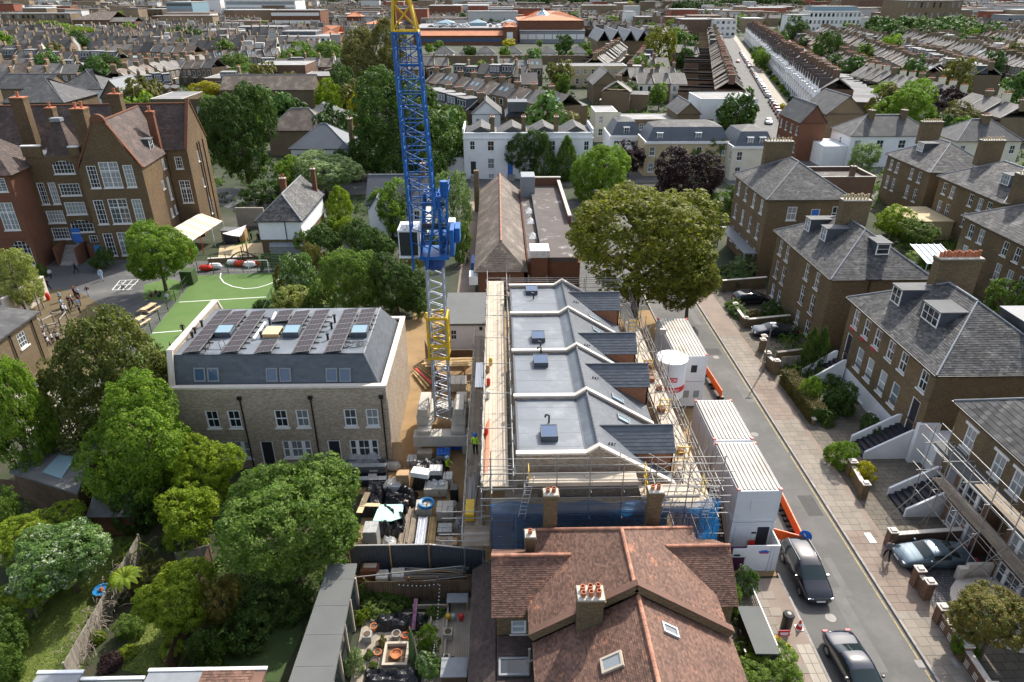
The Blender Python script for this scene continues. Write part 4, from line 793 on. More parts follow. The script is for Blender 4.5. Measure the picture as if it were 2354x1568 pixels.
planes(B,[[(1.45,11,5.3),(1.45,22.55,5.3),(6.3,22.55,8.4),(6.3,11,8.4)],[(11.15,11,5.3),(6.3,11,8.4),(6.3,22.55,8.4),(11.15,22.55,5.3)]],'tile_red',TR,'roof',60)
rd=MB(); ridge(rd,(6.3,11,8.43),(6.3,22.5,8.43),.11,.34); rd.build('ridge_tiles','tile_ridge',B)
c=MB(); 
for a,b_ in (((1.35,5.75),(6.22,8.95)),((6.22,8.95),(11.1,5.75))): c.bar((a[0],22.68,a[1]-.12),(b_[0],22.68,b_[1]-.12),.3,.42)
c.build('party_parapet','brick_stock',B); c=MB()
for a,b_ in (((1.3,5.75),(6.22,8.95)),((6.22,8.95),(11.15,5.75))): c.bar((a[0],22.68,a[1]+.13),(b_[0],22.68,b_[1]+.13),.36,.07)
c.build('parapet_coping','tile_red',B)
mb=MB(); wall(mb,(1.7,22.5),(1.7,11),0,5.3,[],B); wall(mb,(10.9,11),(10.9,22.5),0,5.3,[(3,3,1,1.4,SASH),(7,3,1,1.4,SASH)],B); mb.build('wall','brick_stock',B)
chimney(B,4.05,22.35,1.15,.8,6.4,8.75,(3,2),ph=.3,pr=.12)
up=Vector((6.3-1.45,0,3.1))
roof_window(None,Vector((4.75,19.75,5.3+(4.75-1.45)/4.85*3.1+.03)),(0,-1,0),up,.75,1.05,B,'glass','ply_pale'); up2=Vector((6.3-11.15,0,3.1)); roof_window(None,Vector((7.55,21.2,5.3+(11.15-7.55)/4.85*3.1+.03)),(0,1,0),up2,.55,.9,B,'glass','aluminium'); roof_window(None,Vector((8.2,17.0,5.3+(11.15-8.2)/4.85*3.1+.05)),(0,1,0),up2,1.3,1.4,B,'glass_pale','white_frame')
planes(B,[[(-1.4,14,2.4),(-1.4,20.3,2.4),(1.6,20.3,3.2),(1.6,14,3.2)]],'tile_red',TR,'lean_to_roof',70); MB().box(-1.3,14.1,0,1.5,20.2,2.3).build('lean_to_wall','brick_stock',B)
MB().path([(1.3,22.3,5.2),(1.3,22.3,2.5)],.06,8).path([(1.25,22.2,4.4),(1.9,22.4,4.5)],.05,8).build('soil_pipe','galv',B)
YZ=lambda zx,zy:(793.7+.22223*zx,967.9+.22223*zy); GZ=lambda zx,zy:(793.7+.19754*zx,1258.3+.19754*zy)
def bx(L,a,b_,zy,h,d,m,name,lbl,cat,z=0,bevel=.02,grp=None):
    p,q=at(*L(a,zy),z),at(*L(b_,zy),z); return MB().box(p.x,p.y,z,q.x,p.y+d,z+h).build(name,m,label=lbl,cat=cat,group=grp,bevel=bevel)
def crumple(x0,y0,x1,y1,z0,h,m,name,lbl,cat,seed=1,n=14,rough=.25):
    rg=random.Random(seed); ny=max(4,int(n*(y1-y0)/(x1-x0))); H=[[0]*(ny+1) for _ in range(n+1)]; ph=[(rg.uniform(1,4),rg.uniform(1,4),rg.uniform(0,6)) for _ in range(5)]
    mb=MB(); P=[]
    for i in range(n+1):
        for j in range(ny+1):
            u,v=i/n,j/ny; e=min(u,1-u)*n/1.6; e2=min(v,1-v)*ny/1.6; k=min(1,e,e2)
            z=z0+h*k*(1+rough*(sum(math.sin(a*u*6+b*v*6+c) for a,b,c in ph)/3)+rg.uniform(-.06,.06))
            P.append((x0+(x1-x0)*u+rg.uniform(-.03,.03),y0+(y1-y0)*v+rg.uniform(-.03,.03),max(z,z0+.01)))
    mb.add(P,[(i*(ny+1)+j,(i+1)*(ny+1)+j,(i+1)*(ny+1)+j+1,i*(ny+1)+j+1) for i in range(n) for j in range(ny)])
    return mb.build(name,m,label=lbl,cat=cat,smooth=False)
def cr(L,a,b_,z1,z0,h,m,name,lbl,cat,seed,rough=.25,n=14):
    p,q,s_=at(*L(a,z1)),at(*L(b_,z1)),at(*L(a,z0)); return crumple(p.x,p.y,q.x,max(s_.y,p.y+.6),0,h,m,name,lbl,cat,seed,n,rough)
def pallet_stack(L,a,b_,zy,d,layers,m,lbl,cat,nm='block_pallet',z=0):
    p,q=at(*L(a,zy)),at(*L(b_,zy)); r=T(nm,lbl,cat); w=q.x-p.x
    for i in range(5): ubox('pallet_slat',(p.x+w/2,p.y+d*(i+.5)/5,.13),(w,.1,.03),'timber',r)
    for i in range(3): ubox('bearer',(p.x+w*(i+.5)/3,p.y+d/2,.06),(.1,d,.11),'timber',r)
    rg=random.Random(int(a)); h=.15
    for k in range(layers):
        nx=3; ny=max(2,int(d/.45))
        for i in range(nx):
            for j in range(ny): ubox('block',(p.x+w*(i+.5)/nx+rg.uniform(-.02,.02),p.y+d*(j+.5)/ny+rg.uniform(-.02,.02),h+.11),(w/nx-.02,d/ny-.02,.215),m,r,rz=rg.uniform(-.03,.03))
        h+=.22
    return r
pallet_stack(YZ,730,900,1010,1.1,3,'concrete','pallet of pale concrete blocks carrying the blue pipe coil','blocks')
pallet_stack(YZ,945,1120,1060,1.2,4,'concrete','tall pallet of grey blocks right of the blue pipe coil','blocks'); pallet_stack(YZ,820,1060,800,1.0,3,'concrete','low pallet of cement blocks under pale plastic','blocks')
pallet_stack(YZ,930,1110,1375,1.0,2,'brick_new','pallet with white tray of grey slates beside the hoarding','slates'); pallet_stack(YZ,955,1105,1215,.9,2,'poly_grey','plastic-wrapped pallet of slabs beside timber lengths','slabs'); pallet_stack(YZ,340,440,760,1.0,2,'concrete','small block pallet beside brown carton','blocks')
pallet_stack(YZ,740,890,1375,.1,1,'timber','short timber offcut pallet against hoarding','offcuts')
pallet_stack(YZ,1000,1110,690,.9,3,'poly_white','pale wrapped block pallet behind the low cement pallet','blocks'); pallet_stack(YZ,560,660,900,.9,2,'ply_pale','pale timber packs beside the blue pipe coil','timber'); pallet_stack(YZ,640,740,480,.9,2,'poly_grey','grey slab pallet under the crane slab edge','slabs'); pallet_stack(YZ,240,330,640,.9,2,'concrete','buff block pallet beside the long black trough','blocks')
q=at(*YZ(835,905),.9); f=MB()
for k in range(14): f.torus((q.x+SR.uniform(-.03,.03),q.y+.5,.84+.045*(k%5)),.52-.035*(k//5)+SR.uniform(-.02,.02),.035,22,5)
f.build('pipe_coil','blue_plastic',label='coil of bright blue water pipe lying on a block pallet',cat='pipe coil')
q=at(*YZ(440,1110)); MB().extr([(q.x-.95,q.y-.1,.75),(q.x+.3,q.y-.25,.8),(q.x+1.0,q.y+.1,.78),(q.x+1.0,q.y+1.5,.8),(q.x-.75,q.y+1.5,.78)],(0,0,.06)).build('insulation_sheet','mint_board',label='mint green insulation sheet lying on black plastic',cat='insulation')
cr(YZ,330,620,1215,830,.7,'poly_black','black_tarpaulin','crumpled black plastic sheet under the mint green board','tarpaulin',3,.5,18); cr(YZ,380,735,915,760,.8,'poly_black','black_tarpaulin','black plastic sheet spread below the bulk bag pallet','tarpaulin',4,.35,16)
cr(YZ,150,370,1000,690,.8,'poly_black','black_tarpaulin','dark plastic cover under two plywood boards','tarpaulin',5,.15)
cr(YZ,685,1035,720,500,1.3,'poly_black','covered_stack','tall stack wrapped in black plastic with insulation packs on top','tarpaulin',6,.06); cr(YZ,0,380,520,400,1.2,'poly_grey','plastic_sheet','grey translucent sheet draped over the long steel bin','sheet',7,.25); cr(YZ,820,1060,790,690,.95,'poly_white','plastic_sheet','pale plastic wrap over the low cement pallet','sheet',8,.12); cr(YZ,1120,1210,1150,1030,.5,'poly_grey','rubble_sack','grey plastic sack heap beside block pallets','sack',9,.4,8); cr(YZ,1090,1170,1000,880,.6,'poly_grey','rubble_sack','grey woven sack slumped against the block stack','sack',10,.3,8)
cr(YZ,370,510,1360,1240,.6,'poly_white','bulk_bag','open white bulk bag of sand by the hoarding','bulk bag',12,.25,9)
for a,b_,zy,l in ((690,870,590,'white printed insulation pack, tilted, on the black stack'),(890,985,560,'pale green insulation pack on the black stack')):
    q=at(*YZ((a+b_)/2,zy),1.3); ubox('insulation_pack',(q.x,q.y+.3,1.55),(1.35 if a<800 else .95,.75,.4),'white_frame' if a<800 else 'poly_white',None,rz=-.25 if a<800 else 0,label=l,cat='insulation')
for x0_,x1_,zy,h,l,m in ((540,665,730,1.5,'tall brown cardboard carton beside the black covered stack','cardboard'),(1090,1170,860,1.3,'black wheeled tool chest with small red label','black_plastic'),(1105,1160,1350,.6,'brown carton beside the slate pallet','cardboard'),(60,185,1370,.8,'brown carton under the ash tree by the hoarding','cardboard')): bx(YZ,x0_,x1_,zy,h,.7,m,'carton' if m=='cardboard' else 'tool_chest',l,'box')
r=T('grey_cabinet','tall grey box cabinet with small round vents under the ash tree','cabinet'); p,q=at(*YZ(205,1380)),at(*YZ(345,1380)); MB().box(p.x,p.y,0,q.x,p.y+1.1,1.9).build('body','poly_grey',r,bevel=.02)
for k in range(3): MB().tube((p.x+.2+.3*k,p.y-.02,.3+.6*(k==0)),(p.x+.2+.3*k,p.y,.3+.6*(k==0)),.07,10).build('vent','ink_dark',r)
for k,(zy,h,m,l) in enumerate(((575,.9,'felt_green','long green-grey steel bin beside the brick block'),(690,.7,'ink_dark','long black trough with grey lid in the yard'))):
    p,q=at(*YZ(5,zy)),at(*YZ(425,zy)); r=T('long_bin',l,'bin'); b=MB(); b.box(p.x,p.y,0,q.x,p.y+.1,h).box(p.x,p.y+.9,0,q.x,p.y+1,h).box(p.x,p.y+.1,0,p.x+.1,p.y+.9,h).box(q.x-.1,p.y+.1,0,q.x,p.y+.9,h).box(p.x+.1,p.y+.1,.02,q.x-.1,p.y+.9,.1).build('tub',m,r); MB().box(p.x-.04,p.y-.04,h,q.x+.04,p.y+.4,h+.05).build('lid','poly_grey',r)
for i,(zy,x_,l) in enumerate(((1010,0,'long pale plywood board on the dark plastic cover'),(1000,.1,'short plywood board crossing the yard cover'))):
    q=at(*YZ(190+60*i,850),.85); ubox('plywood_board',(q.x+.1*i,q.y-.3*i,.93+.03*i),(.42,2.2,.03) if i==0 else (1.4,.35,.03),'ply',None,rz=-.1+.05*i,label=l,cat='plywood')
def lengths(L,a,b_,z1,z0,n,m,nm,lbl,cat,hh=.1,k=3,jx=.05,jy=.4):
    p,q=at(*L(a,z1)),at(*L(b_,z1)); s_=at(*L(a,z0)); r=T(nm,lbl,cat); w=(q.x-p.x)/n
    for j in range(k):
        for i in range(n): ubox('length',(p.x+w*(i+.5)+SR.uniform(-jx,jx),(p.y+s_.y)/2+SR.uniform(-jy,jy)*.5,.12+hh*j),(w*.85,(s_.y-p.y)*.98,hh*.85),m,r,rz=SR.uniform(-1,1)*jx*.6)
lengths(YZ,710,815,1400,1040,5,'aluminium','steel_channel_stack','stack of long shiny metal channels pointing at the hoarding','metal channels',.1,4,.01,.1); lengths(YZ,830,915,1405,1030,5,'timber','timber_stack','stack of long sawn timbers beside the metal channels','timber',.1,3,.012,.2); lengths(YZ,540,700,1320,960,9,'board_old','timber_offcuts','untidy heap of old timber offcuts between the plastic and metal channels','timber',.08,4,.1,.9)
lengths(YZ,510,650,1395,1330,3,'ply_pale','plywood_tray','shallow pale plywood tray against the hoarding','tray',.15,2,.01,.05)
r=T('water_pallet','pallet of bottled water shrink-wrapped in blue','pallet'); p,q=at(*YZ(945,440)),at(*YZ(1085,440)); MB().box(p.x,p.y,0,q.x,p.y+1,.7).build('pack','poly_grey',r,bevel=.03)
for i in range(4):
    for j in range(4): MB().cbox(p.x+(q.x-p.x)*(i+.5)/4,p.y+.13+.25*j,.7,.26,.2,.16).build('bottle_pack','brand_blue',r,bevel=.03)
crumple(*at(*YZ(1085,300))[:2],*(at(*YZ(1240,300))[0],at(*YZ(1240,300))[1]+1.2),0,.9,'brand_blue','blue_sheet','crumpled blue plastic heap under the crane slab','sheet',31,9,.4); crumple(*at(*YZ(880,260))[:2],*(at(*YZ(1060,260))[0],at(*YZ(1060,260))[1]+1.0),0,.8,'poly_grey','debris_heap','grey plastic rubbish heap under the crane slab','rubbish',32,9,.5)
bx(YZ,780,860,270,.9,.9,'concrete','concrete_block','pale concrete block leaning under the crane slab','block'); bx(YZ,745,900,400,.6,.7,'ply_pale','work_table','low pale work table beside the blue water pallet','table')
q=at(*YZ(520,470)); ubox('door_sheet',(q.x,q.y+.2,1.05),(1.3,.05,2.1),'cardboard',None,rx=-.15,label='brown sheet board leaning on the corner of the new brick block',cat='board')
for k in range(3): q=at(*YZ(440+45*k,500)); MB().lathe([(.05,0),(.35,.1),(.38,.35),(.25,.6),(.1,.62)],q.x,q.y,10).build('sand_sack','concrete',label='bulging buff sand sack by the corner of the brick block',cat='sack',group='sand sacks')
q=at(*YZ(505,770)); r=T('bulk_bag','open cream bulk bag on a timber pallet beside the carton','bulk bag'); MB().cbox(q.x,q.y+.5,.15,1.1,1.0,.75).build('bag','poly_white',r,bevel=.1); MB().cbox(q.x,q.y+.5,.86,.9,.8,.08).build('contents','concrete',r); 
for k in range(4): ubox('pallet_slat',(q.x,q.y+.05+.3*k,.08),(1.2,.1,.1),'timber',r)
q=at(1055,868); pallet_stack(lambda a,b_:(a,b_),1035,1072,905,1.6,4,'concrete','pallet of grey blocks with pale plastic lid behind the crane foot','blocks')
for k in range(5): ubox('fence_panel',(-7.3+.95*k*.45,60.2-1.5*k,1.0),(.06,1.5,2.0),'timber_dark',None,rz=.28,label='brown timber hoarding panel between the brick block and crane',cat='hoarding',group='timber hoarding behind the crane')
r=T('timber_platform','stack of sawn planks on timber trestles behind the crane mast','timber')
for k in range(7): ubox('plank',(-4.6+SR.uniform(-.2,.2),57.0+.24*k,1.3+.03*(k%2)),(5.4,.22,.06),'timber',r,rz=SR.uniform(-.05,.05))
for x in (-6.3,-3.4):
    for y in (57.1,58.4): ubox('trestle_leg',(x,y,.62),(.15,.15,1.24),'timber',r)
MB().box(-5.2,59.6,0,-2.6,59.7,1.6).build('back_panel','timber_dark',r)
for k in range(6): ubox('plank',(-7.6+.14*k,56+.3*k,.25+.1*(k%3)),(.2,3.4,.05),'timber' if k!=2 else 'red_plastic',None,rz=.45+.05*k,label='loose long plank leaning by the timber hoarding',cat='plank',group='loose planks behind the crane')
r=T('waste_bin','bright yellow waste container behind the crane mast','bin'); q=at(1052,775); MB().cbox(q.x,q.y+.6,.15,1.25,1.0,1.0).build('tub','crane_yellow',r,bevel=.05); MB().cbox(q.x,q.y+.6,1.16,1.35,1.1,.1).build('lid','crane_yellow',r,bevel=.04)
r=T('site_office','low white rendered building with grey flat roof and dark door','building'); a=at(1028,722); X0,X1,Y0,Y1=-5.6,.15,62.6,70.2
mb=MB(); wall(mb,(X0,Y0),(X1,Y0),0,2.9,[(.6,1.2,.6,1.1,SASH),(4.1,.05,1.0,2.1,('door',0,0,'white_frame','ink_dark'))],r); wall(mb,(X1,Y0),(X1,Y1),0,2.9,[],r); wall(mb,(X1,Y1),(X0,Y1),0,2.9,[],r); wall(mb,(X0,Y1),(X0,Y0),0,2.9,[],r); mb.build('wall','render_white',r); MB().box(X0-.15,Y0-.2,2.9,X1+.15,Y1+.2,3.12).build('roof','felt_green',r); MB().cbox(-1.9,Y0-.2,2.4,.3,.2,.3).build('lamp','ink_dark',r)
pole('hook_sling',(-7.1,60.5,0),(-7.1,60.5,4.6),.09,'timber_dark',None,label='brown post with yellow hook ball near the trees behind the brick block',cat='post')
MB().lathe([(.05,4.5),(.28,4.7),(.3,5.0),(.12,5.3)],-7.1,60.5,10).build('hook_block','crane_yellow',label='yellow hook ball on top of the brown post',cat='hook')
r=T('site_hoarding','dark grey corrugated steel hoarding between yard and garden','hoarding')
for (a,b_,l) in ((-9.6,-4.6,0),(-4.55,-1.0,1)):
    m=MB(); n=int((b_-a)/.13); V=[]
    for i in range(n):
        for p,dy in ((0,0),(.3,0),(.5,-.05),(.8,-.05)):
            t_=(i+p)/n; V.append((a+(b_-a)*t_,32.3-.3*l*t_+dy,2.35-.25*l*t_))
    m.add([(v[0],v[1],0) for v in V]+V,[(i,i+1,len(V)+i+1,len(V)+i) for i in range(len(V)-1)])
    m.build('steel_sheet','hoarding',r); MB().bar((a,32.28,2.37),(b_,32.28-.3*l,2.37-.25*l),.1,.06).build('top_rail','galv',r)
for x in (-9.55,-7.0,-4.57): pole('post',(x,32.1,0),(x,32.1,2.5),.05,'timber',r)
r=T('scaffold_rack','low rack of scaffold poles between the hoarding and the garden','rack')
for k,(p,q) in enumerate((((-9.0,30.6,1.4),(-2.3,31.4,1.4)),((-9.1,30.2,.9),(-2.2,31.0,.9)))): pole('rail',p,q,.04,'galv',r)
for x in (-8.9,-6.8,-2.4): pole('upright',(x,30.5+(x+9)*.11,0),(x,30.5+(x+9)*.11,1.6),.04,'galv',r)
for k in range(14): pole('tube',(-6.3+SR.uniform(-.3,.5),31.2+.05*k,.5+.03*k),(-2.3+SR.uniform(-.6,.3),31.5+SR.uniform(-.3,.4),.55+.03*k),.03,'galv' if k%3 else 'timber',r)
for a,b_,zy,h,m,l in ((185,400,420,1.1,'brick_red','pallet of red printed packs in front of the hoarding'),(360,500,480,.9,'poly_white','left white bulk bag in front of the hoarding'),(530,690,465,.95,'poly_white','right white bulk bag in front of the hoarding')):
    p,q=at(*GZ(a,zy)),at(*GZ(b_,zy)); r=T('bulk_bag',l,'bulk bag'); MB().box(p.x,p.y,.12,q.x,p.y+.75,h).build('bag',m,r,bevel=.07); MB().box(p.x+.2,p.y+.2,h-.02,q.x-.15,p.y+.55,h+.06).build('contents','ply_pale',r); ubox('pallet',((p.x+q.x)/2,p.y+.4,.06),(q.x-p.x,.8,.11),'timber',r)
dk=T('garden_deck','grey-brown timber deck of the walled garden','deck'); n=46
for i in range(n):
    x=-8.25+i*(6.55/n); ubox('deck_board',(x+.07,25.2 if x<-3.2 else 25.8,.1),(.132,7.6 if x<-3.2 else 8.6,.04),'deck_wood',dk)
r=T('garden_fence','brown timber garden fence with string lights below the hoarding','fence')
for i in range(44): ubox('fence_board',(-8.3+i*.155,30.05+SR.uniform(-.01,.01),.8),(.145,.025,1.6+SR.uniform(-.03,.03)),'timber_dark',r)
for x in (-8.3,-5.6,-3.9,-1.6): ubox('post',(x,30.1,.9),(.1,.1,1.9),'timber_dark',r)
bm_=MB().lathe([(.015,0),(.04,.025),(.04,.06),(.01,.09)],0,0,6).mesh('bulb','white_frame')
r=T('string_lights','string of white festoon bulbs across the garden deck','string lights')
pts=[(-6.2+.26*i,29.95,1.45-.12*math.sin(math.pi*i/9)) for i in range(10)]+[(-3.75,29.8-.22*i,1.5-.5*math.sin(math.pi*i/22)) for i in range(22)]
MB().path(pts,.012,4).build('wire','ink_dark',r)
for p in pts: put('bulb',bm_,r,loc=(p[0],p[1],p[2]-.08))
def planter(x,y,w,h,m,lbl,round_=True,soil=True):
    r=T('plant_pot',lbl,'pot')
    if round_: MB().lathe([(w*.35,0),(w*.48,h*.9),(w*.54,h*.9),(w*.54,h),(w*.42,h),(w*.4,h*.85)],x,y,14).build('pot',m,r)
    else: MB().cbox(x,y,0,w,w,h).build('pot',m,r,bevel=.02)
    MB().lathe([(w*.4,0),(w*.4,.02)],x,y,10,h*.86+(0 if round_ else h*.15)).build('soil','timber_dark',r); return r
r=T('fire_pit_planter','square cream-framed planter with round terracotta dish at the middle of the deck','planter'); q=at(*GZ(590,1235),.5); X,Y=q.x,q.y
for s_ in (-1,1): MB().box(X+s_*.62-.07,Y-.75,.13,X+s_*.62+.07,Y+.75,.55).build('side','ply_pale',r); MB().box(X-.55,Y+s_*.68-.07,.13,X+.55,Y+s_*.68+.07,.552).build('side','ply_pale',r)
MB().box(X-.55,Y-.61,.13,X+.55,Y+.61,.3).build('bed','timber_dark',r); MB().lathe([(.1,.3),(.3,.36),(.33,.5),(.29,.5),(.25,.42),(.02,.4)],X,Y,18).build('dish','terracotta',r)
for zx,zy,w,h,m,l,rd_ in ((600,1060,.5,.45,'galv','ribbed grey metal pot behind the square planter',1),(705,1060,.42,.3,'orange_plastic','orange-red tub behind the square planter',1),(770,1110,.34,.35,'terracotta','small terracotta pot right of the orange tub',1),(400,1160,.4,.35,'timber_dark','dark basket pot left of the square planter, back',1),(385,1270,.42,.4,'terracotta','brown pot left of the square planter, middle',1),(350,1370,.46,.4,'ink_dark','black pot left of the square planter, front',1),(665,1370,.32,.3,'terracotta','small terracotta pot at the front of the square planter',1),(740,1330,.34,.4,'terracotta','terracotta pot by the closed green parasol',1),(265,1090,.5,.6,'poly_grey','square white planter near the shed corner',0),(340,980,.4,.5,'terracotta','terracotta pot beside the black plastic heap',1),(1200,1060,.5,.6,'concrete','square grey planter on the side path',0),(1180,1340,.35,.5,'white_frame','white square pot on the side path',0),(1250,1370,.36,.5,'ink_dark','black pot on the side path',1),(290,1430,.4,.4,'ink_dark','dark pot in front of the deck edge',1),(235,1180,.55,.08,'ink_dark','flat black dish lying on the deck',1),(920,1150,.35,.4,'terracotta','terracotta pot against the planted bed',1)):
    q=at(*GZ(zx,zy)); planter(q.x,q.y,w,h,m,l,rd_)
q=at(*GZ(795,1415)); r=T('closed_parasol','closed dark green garden parasol lying against the planter','parasol'); MB().path([(q.x,q.y,.2),(q.x-.05,q.y+.3,.7),(q.x-.15,q.y+.9,1.6),(q.x-.2,q.y+1.1,1.9)],[.1,.2,.14,.03],10).build('canopy','astro_dark',r); pole('pole',(q.x,q.y,.1),(q.x-.22,q.y+1.15,2.0),.03,'timber',r)
p,q=at(*GZ(330,990)),at(*GZ(975,770)); crumple(p.x,p.y-.1,q.x,q.y-.3,.12,.55,'poly_black','covered_furniture','long garden sofa heap under crumpled black plastic at the deck back','tarpaulin',41,20,.3); p,q=at(*GZ(200,1620)),at(*GZ(900,1440)); crumple(p.x,p.y-.5,q.x,q.y,.12,.55,'poly_black','covered_furniture','garden furniture under black plastic at the deck front','tarpaulin',42,20,.3)
q=at(*GZ(810,960)); ubox('purple_plank',(q.x,q.y+.4,.85),(.22,1.9,.05),'purple_panel',None,rx=.25,label='dark purple plank leaning on the black plastic heap',cat='plank')
r=T('potting_bench','pale potting bench with plants against the fence','bench'); p,q=at(*GZ(1185,760),.0),at(*GZ(1430,760),.0); MB().box(p.x,p.y,.8,q.x,p.y+.7,.86).build('top','lead',r)
for x in (p.x+.05,q.x-.05):
    for y in (p.y+.05,p.y+.65): ubox('leg',(x,y,.4),(.06,.06,.8),'timber',r)
for zx,m,l in ((1200,'crane_yellow','yellow bucket under the potting bench'),(1260,'poly_grey','grey watering can beside potting bench'),(1350,'ink_red','red and white tool bag beside the potting bench')): q=at(*GZ(zx,860)); MB().lathe([(.12,0),(.18,.3),(.15,.42),(.1,.45)],q.x,q.y,10,.12).build('garden_tub',m,label=l,cat='tub')
r=T('grey_store','low grey-lidded garden store at the deck front','store'); p,q=at(*GZ(1125,1640)),at(*GZ(1410,1640)); MB().box(p.x,p.y,0.12,q.x,p.y+1.1,.9).build('body','timber_dark',r); MB().box(p.x-.05,p.y-.05,.9,q.x+.05,p.y+1.15,.97).build('lid','lead',r)
r=T('planting_bed_edge','timber bed edging between the deck and side path','edging'); ubox('edge',(-3.25,26.6,.25),(.1,5.6,.3),'deck_wood',r); ubox('edge',(-4.3,29.3,.25),(2.2,.1,.3),'deck_wood',r); ubox('edge',(-4.2,26.6,.25),(.1,4.6,.3),'deck_wood',r)
r=T('garden_room','long garden building with pale grey felt roof beside the deck','building'); MB().slab([(-10.75,20,2.75),(-8.35,20,2.75),(-8.65,30.3,2.85),(-10.35,30.3,2.85)],.14).build('roof','felt_green',r); MB().box(-10.4,20.2,0,-8.75,30,2.65).build('wall','timber',r)
MB().box(-8.72,20.3,.2,-8.66,29.6,2.5).build('glazing','glass',r)
for y in (21.4,23.0,24.6,26.2,27.8,29.4): ubox('post',(-8.62,y,1.3),(.1,.12,2.6),'ply_pale',r)
for i in range(5): MB().box(-10.5,21.5+1.9*i,2.75+.018*i,-8.6,21.53+1.9*i,2.775+.0185*i).build('felt_lap','felt_green',r)
SL=(.31,.2,.022)
def win_pairs(us,z,w,h,st=SASH): return [(u,z,w,h,st) for u in us]
def steps(parent,x0,y0,y1,n,rise,run,m='ink_dark',dirx=1,side='render_white'):
    for i in range(n): ubox('step',(x0+dirx*(i+.5)*run,(y0+y1)/2,rise*(i+1)/2),(run,y1-y0,rise*(i+1)),m,parent)
    for y in (y0-.1,y1+.1):
        MB().extr([(x0,y-.08,0),(x0+dirx*n*run,y-.08,0),(x0+dirx*n*run,y-.08,n*rise+.75),(x0+dirx*(n*run-.3),y-.08,n*rise+.75),(x0,y-.08,.7)],(0,.16,0)).build('stair_wall',side,parent)
def villa(lbl,x0,y0,x1,y1,ze,zr,west,south,north=(),east=(),inset=None,tile=SL,base=None,wm='brick_stock'):
    B=T('villa',lbl,'house'); mb=MB()
    wall(mb,(x0,y1),(x0,y0),0,ze,west,B); wall(mb,(x0,y0),(x1,y0),0,ze,south,B); wall(mb,(x1,y0),(x1,y1),0,ze,list(east),B); wall(mb,(x1,y1),(x0,y1),0,ze,list(north),B)
    mb.build('wall',wm,B); p,q,o=hip_roof(B,x0,y0,x1,y1,ze,zr,'y','slate_old',tile,inset=inset,cap='lead')
    c=MB()
    for z in (ze*.36,ze*.68): c.box(x0-.04,y0-.04,z,x0-.003,y1+.02,z+.12)
    c.build('string_course',wm,B); return B,p,q
D_=('door',0,0,'white_frame','ink_dark')
rows=lambda us,zs,w=.95: [(u,z,w,h,SASH) for u in us for z,h in zs]
B,p,q=villa('tall brown brick villa with a blue door in its south wall',33.3,82,43.4,94.6,10.3,13.7,rows((1.2,4.2,7.3,10.2),((7.9,1.8),(4.6,2.0),(1.2,2.1))),[(2.6,7.6,1.2,1.7,SASH),(8.2,7.6,1.2,1.7,SASH),(5.6,6.6,1.1,2.4,('door',0,0,'white_frame','brand_blue'))])
chimney(B,37.6,92.5,3.6,1.0,10.5,15.2,(9,1),pm='pot_buff'); MB().box(31.6,82.6,2.9,33.25,93.8,3.05).box(31.6,82.6,0,31.75,82.75,2.9).box(31.6,93.6,0,31.75,93.75,2.9).build('veranda','lead',B); MB().box(38.2,80.9,6.5,41,81.95,6.6).build('door_balcony','lead',B)
pole('rail',(38.3,81,7.5),(40.9,81,7.5),.03,'galv',B)
B,p,q=villa('brown brick villa pair with three slate dormers and a chimney of buff pots',32.7,61.6,42.2,76.2,8.1,11.5,rows((1.1,3.1,8.6,11.2),((5.75,1.75),(2.95,2.05),(.5,1.6))),[(6.8,.3,1.0,2.1,D_)])
for y,x,w in ((72.3,34.2,1.2),(68.7,34.4,1.2)): dormer(B,(x,y,9.3+(x-34)*.66),(-1,0),w,1.4,3.2,nb=1)
dormer(B,(38.2,63.7,9.75),(0,-1),1.35,1.15,2.4,nb=0); chimney(B,37.6,69.8,2.9,1.0,10.2,13.6,(8,1),pm='pot_buff',ph=.55,pr=.13)
MB().box(40.3,58.6,5.0,42.9,61.55,5.15).box(40.4,58.8,0,42.2,61.5,5.0).build('side_bay','brick_stock',B); MB().tube((36.5,61.5,0),(36.5,61.5,8),.06).build('downpipe','black_plastic',B)
hip_roof(B,40.3,58.8,43.6,61.5,5.15,6.2,'x','slate_old',SL,.2,seed=31)
B,p,q=villa('brown brick villa with white basement, large slate roof and red chimney pots',32.5,43.2,42.4,56.9,8.0,11.6,[(u,5.75,1.0,1.7,SASH) for u in (.9,2.9,4.8,7.0,9.0,11.9)]+[(u,2.5,1.05,2.1,('sash',0,0,'white_frame','glass_pale')) for u in (2.9,4.8,7.0,9.0)]+[(.6,2.0,1.0,2.9,D_),(11.8,1.9,1.1,3.0,D_)]+[(u,.35,.95,1.1,SASH2) for u in (3.0,4.9,7.1)],[])
MB().box(32.42,46.2,0,32.46,55.2,1.78).build('white_basement','render_white',B)
for u in (3.0,4.9,7.1): window((32.40,56.9-u,.35),(0,-1),.95,1.1,SASH2,B)
dormer(B,(34.0,53.0,9.3),(-1,0),1.4,1.45,3.2,nb=1); dormer(B,(34.4,48.6,9.55),(-1,0),2.2,1.35,3.6,nb=2); chimney(B,38.4,53.0,3.6,.95,10.2,13.4,(12,1),ph=.5,pr=.13); MB().box(40.2,45.5,9.0,43.5,49.0,10.6).box(40.1,45.4,10.6,43.6,49.1,10.75).build('rear_dormer','lead_dark',B)
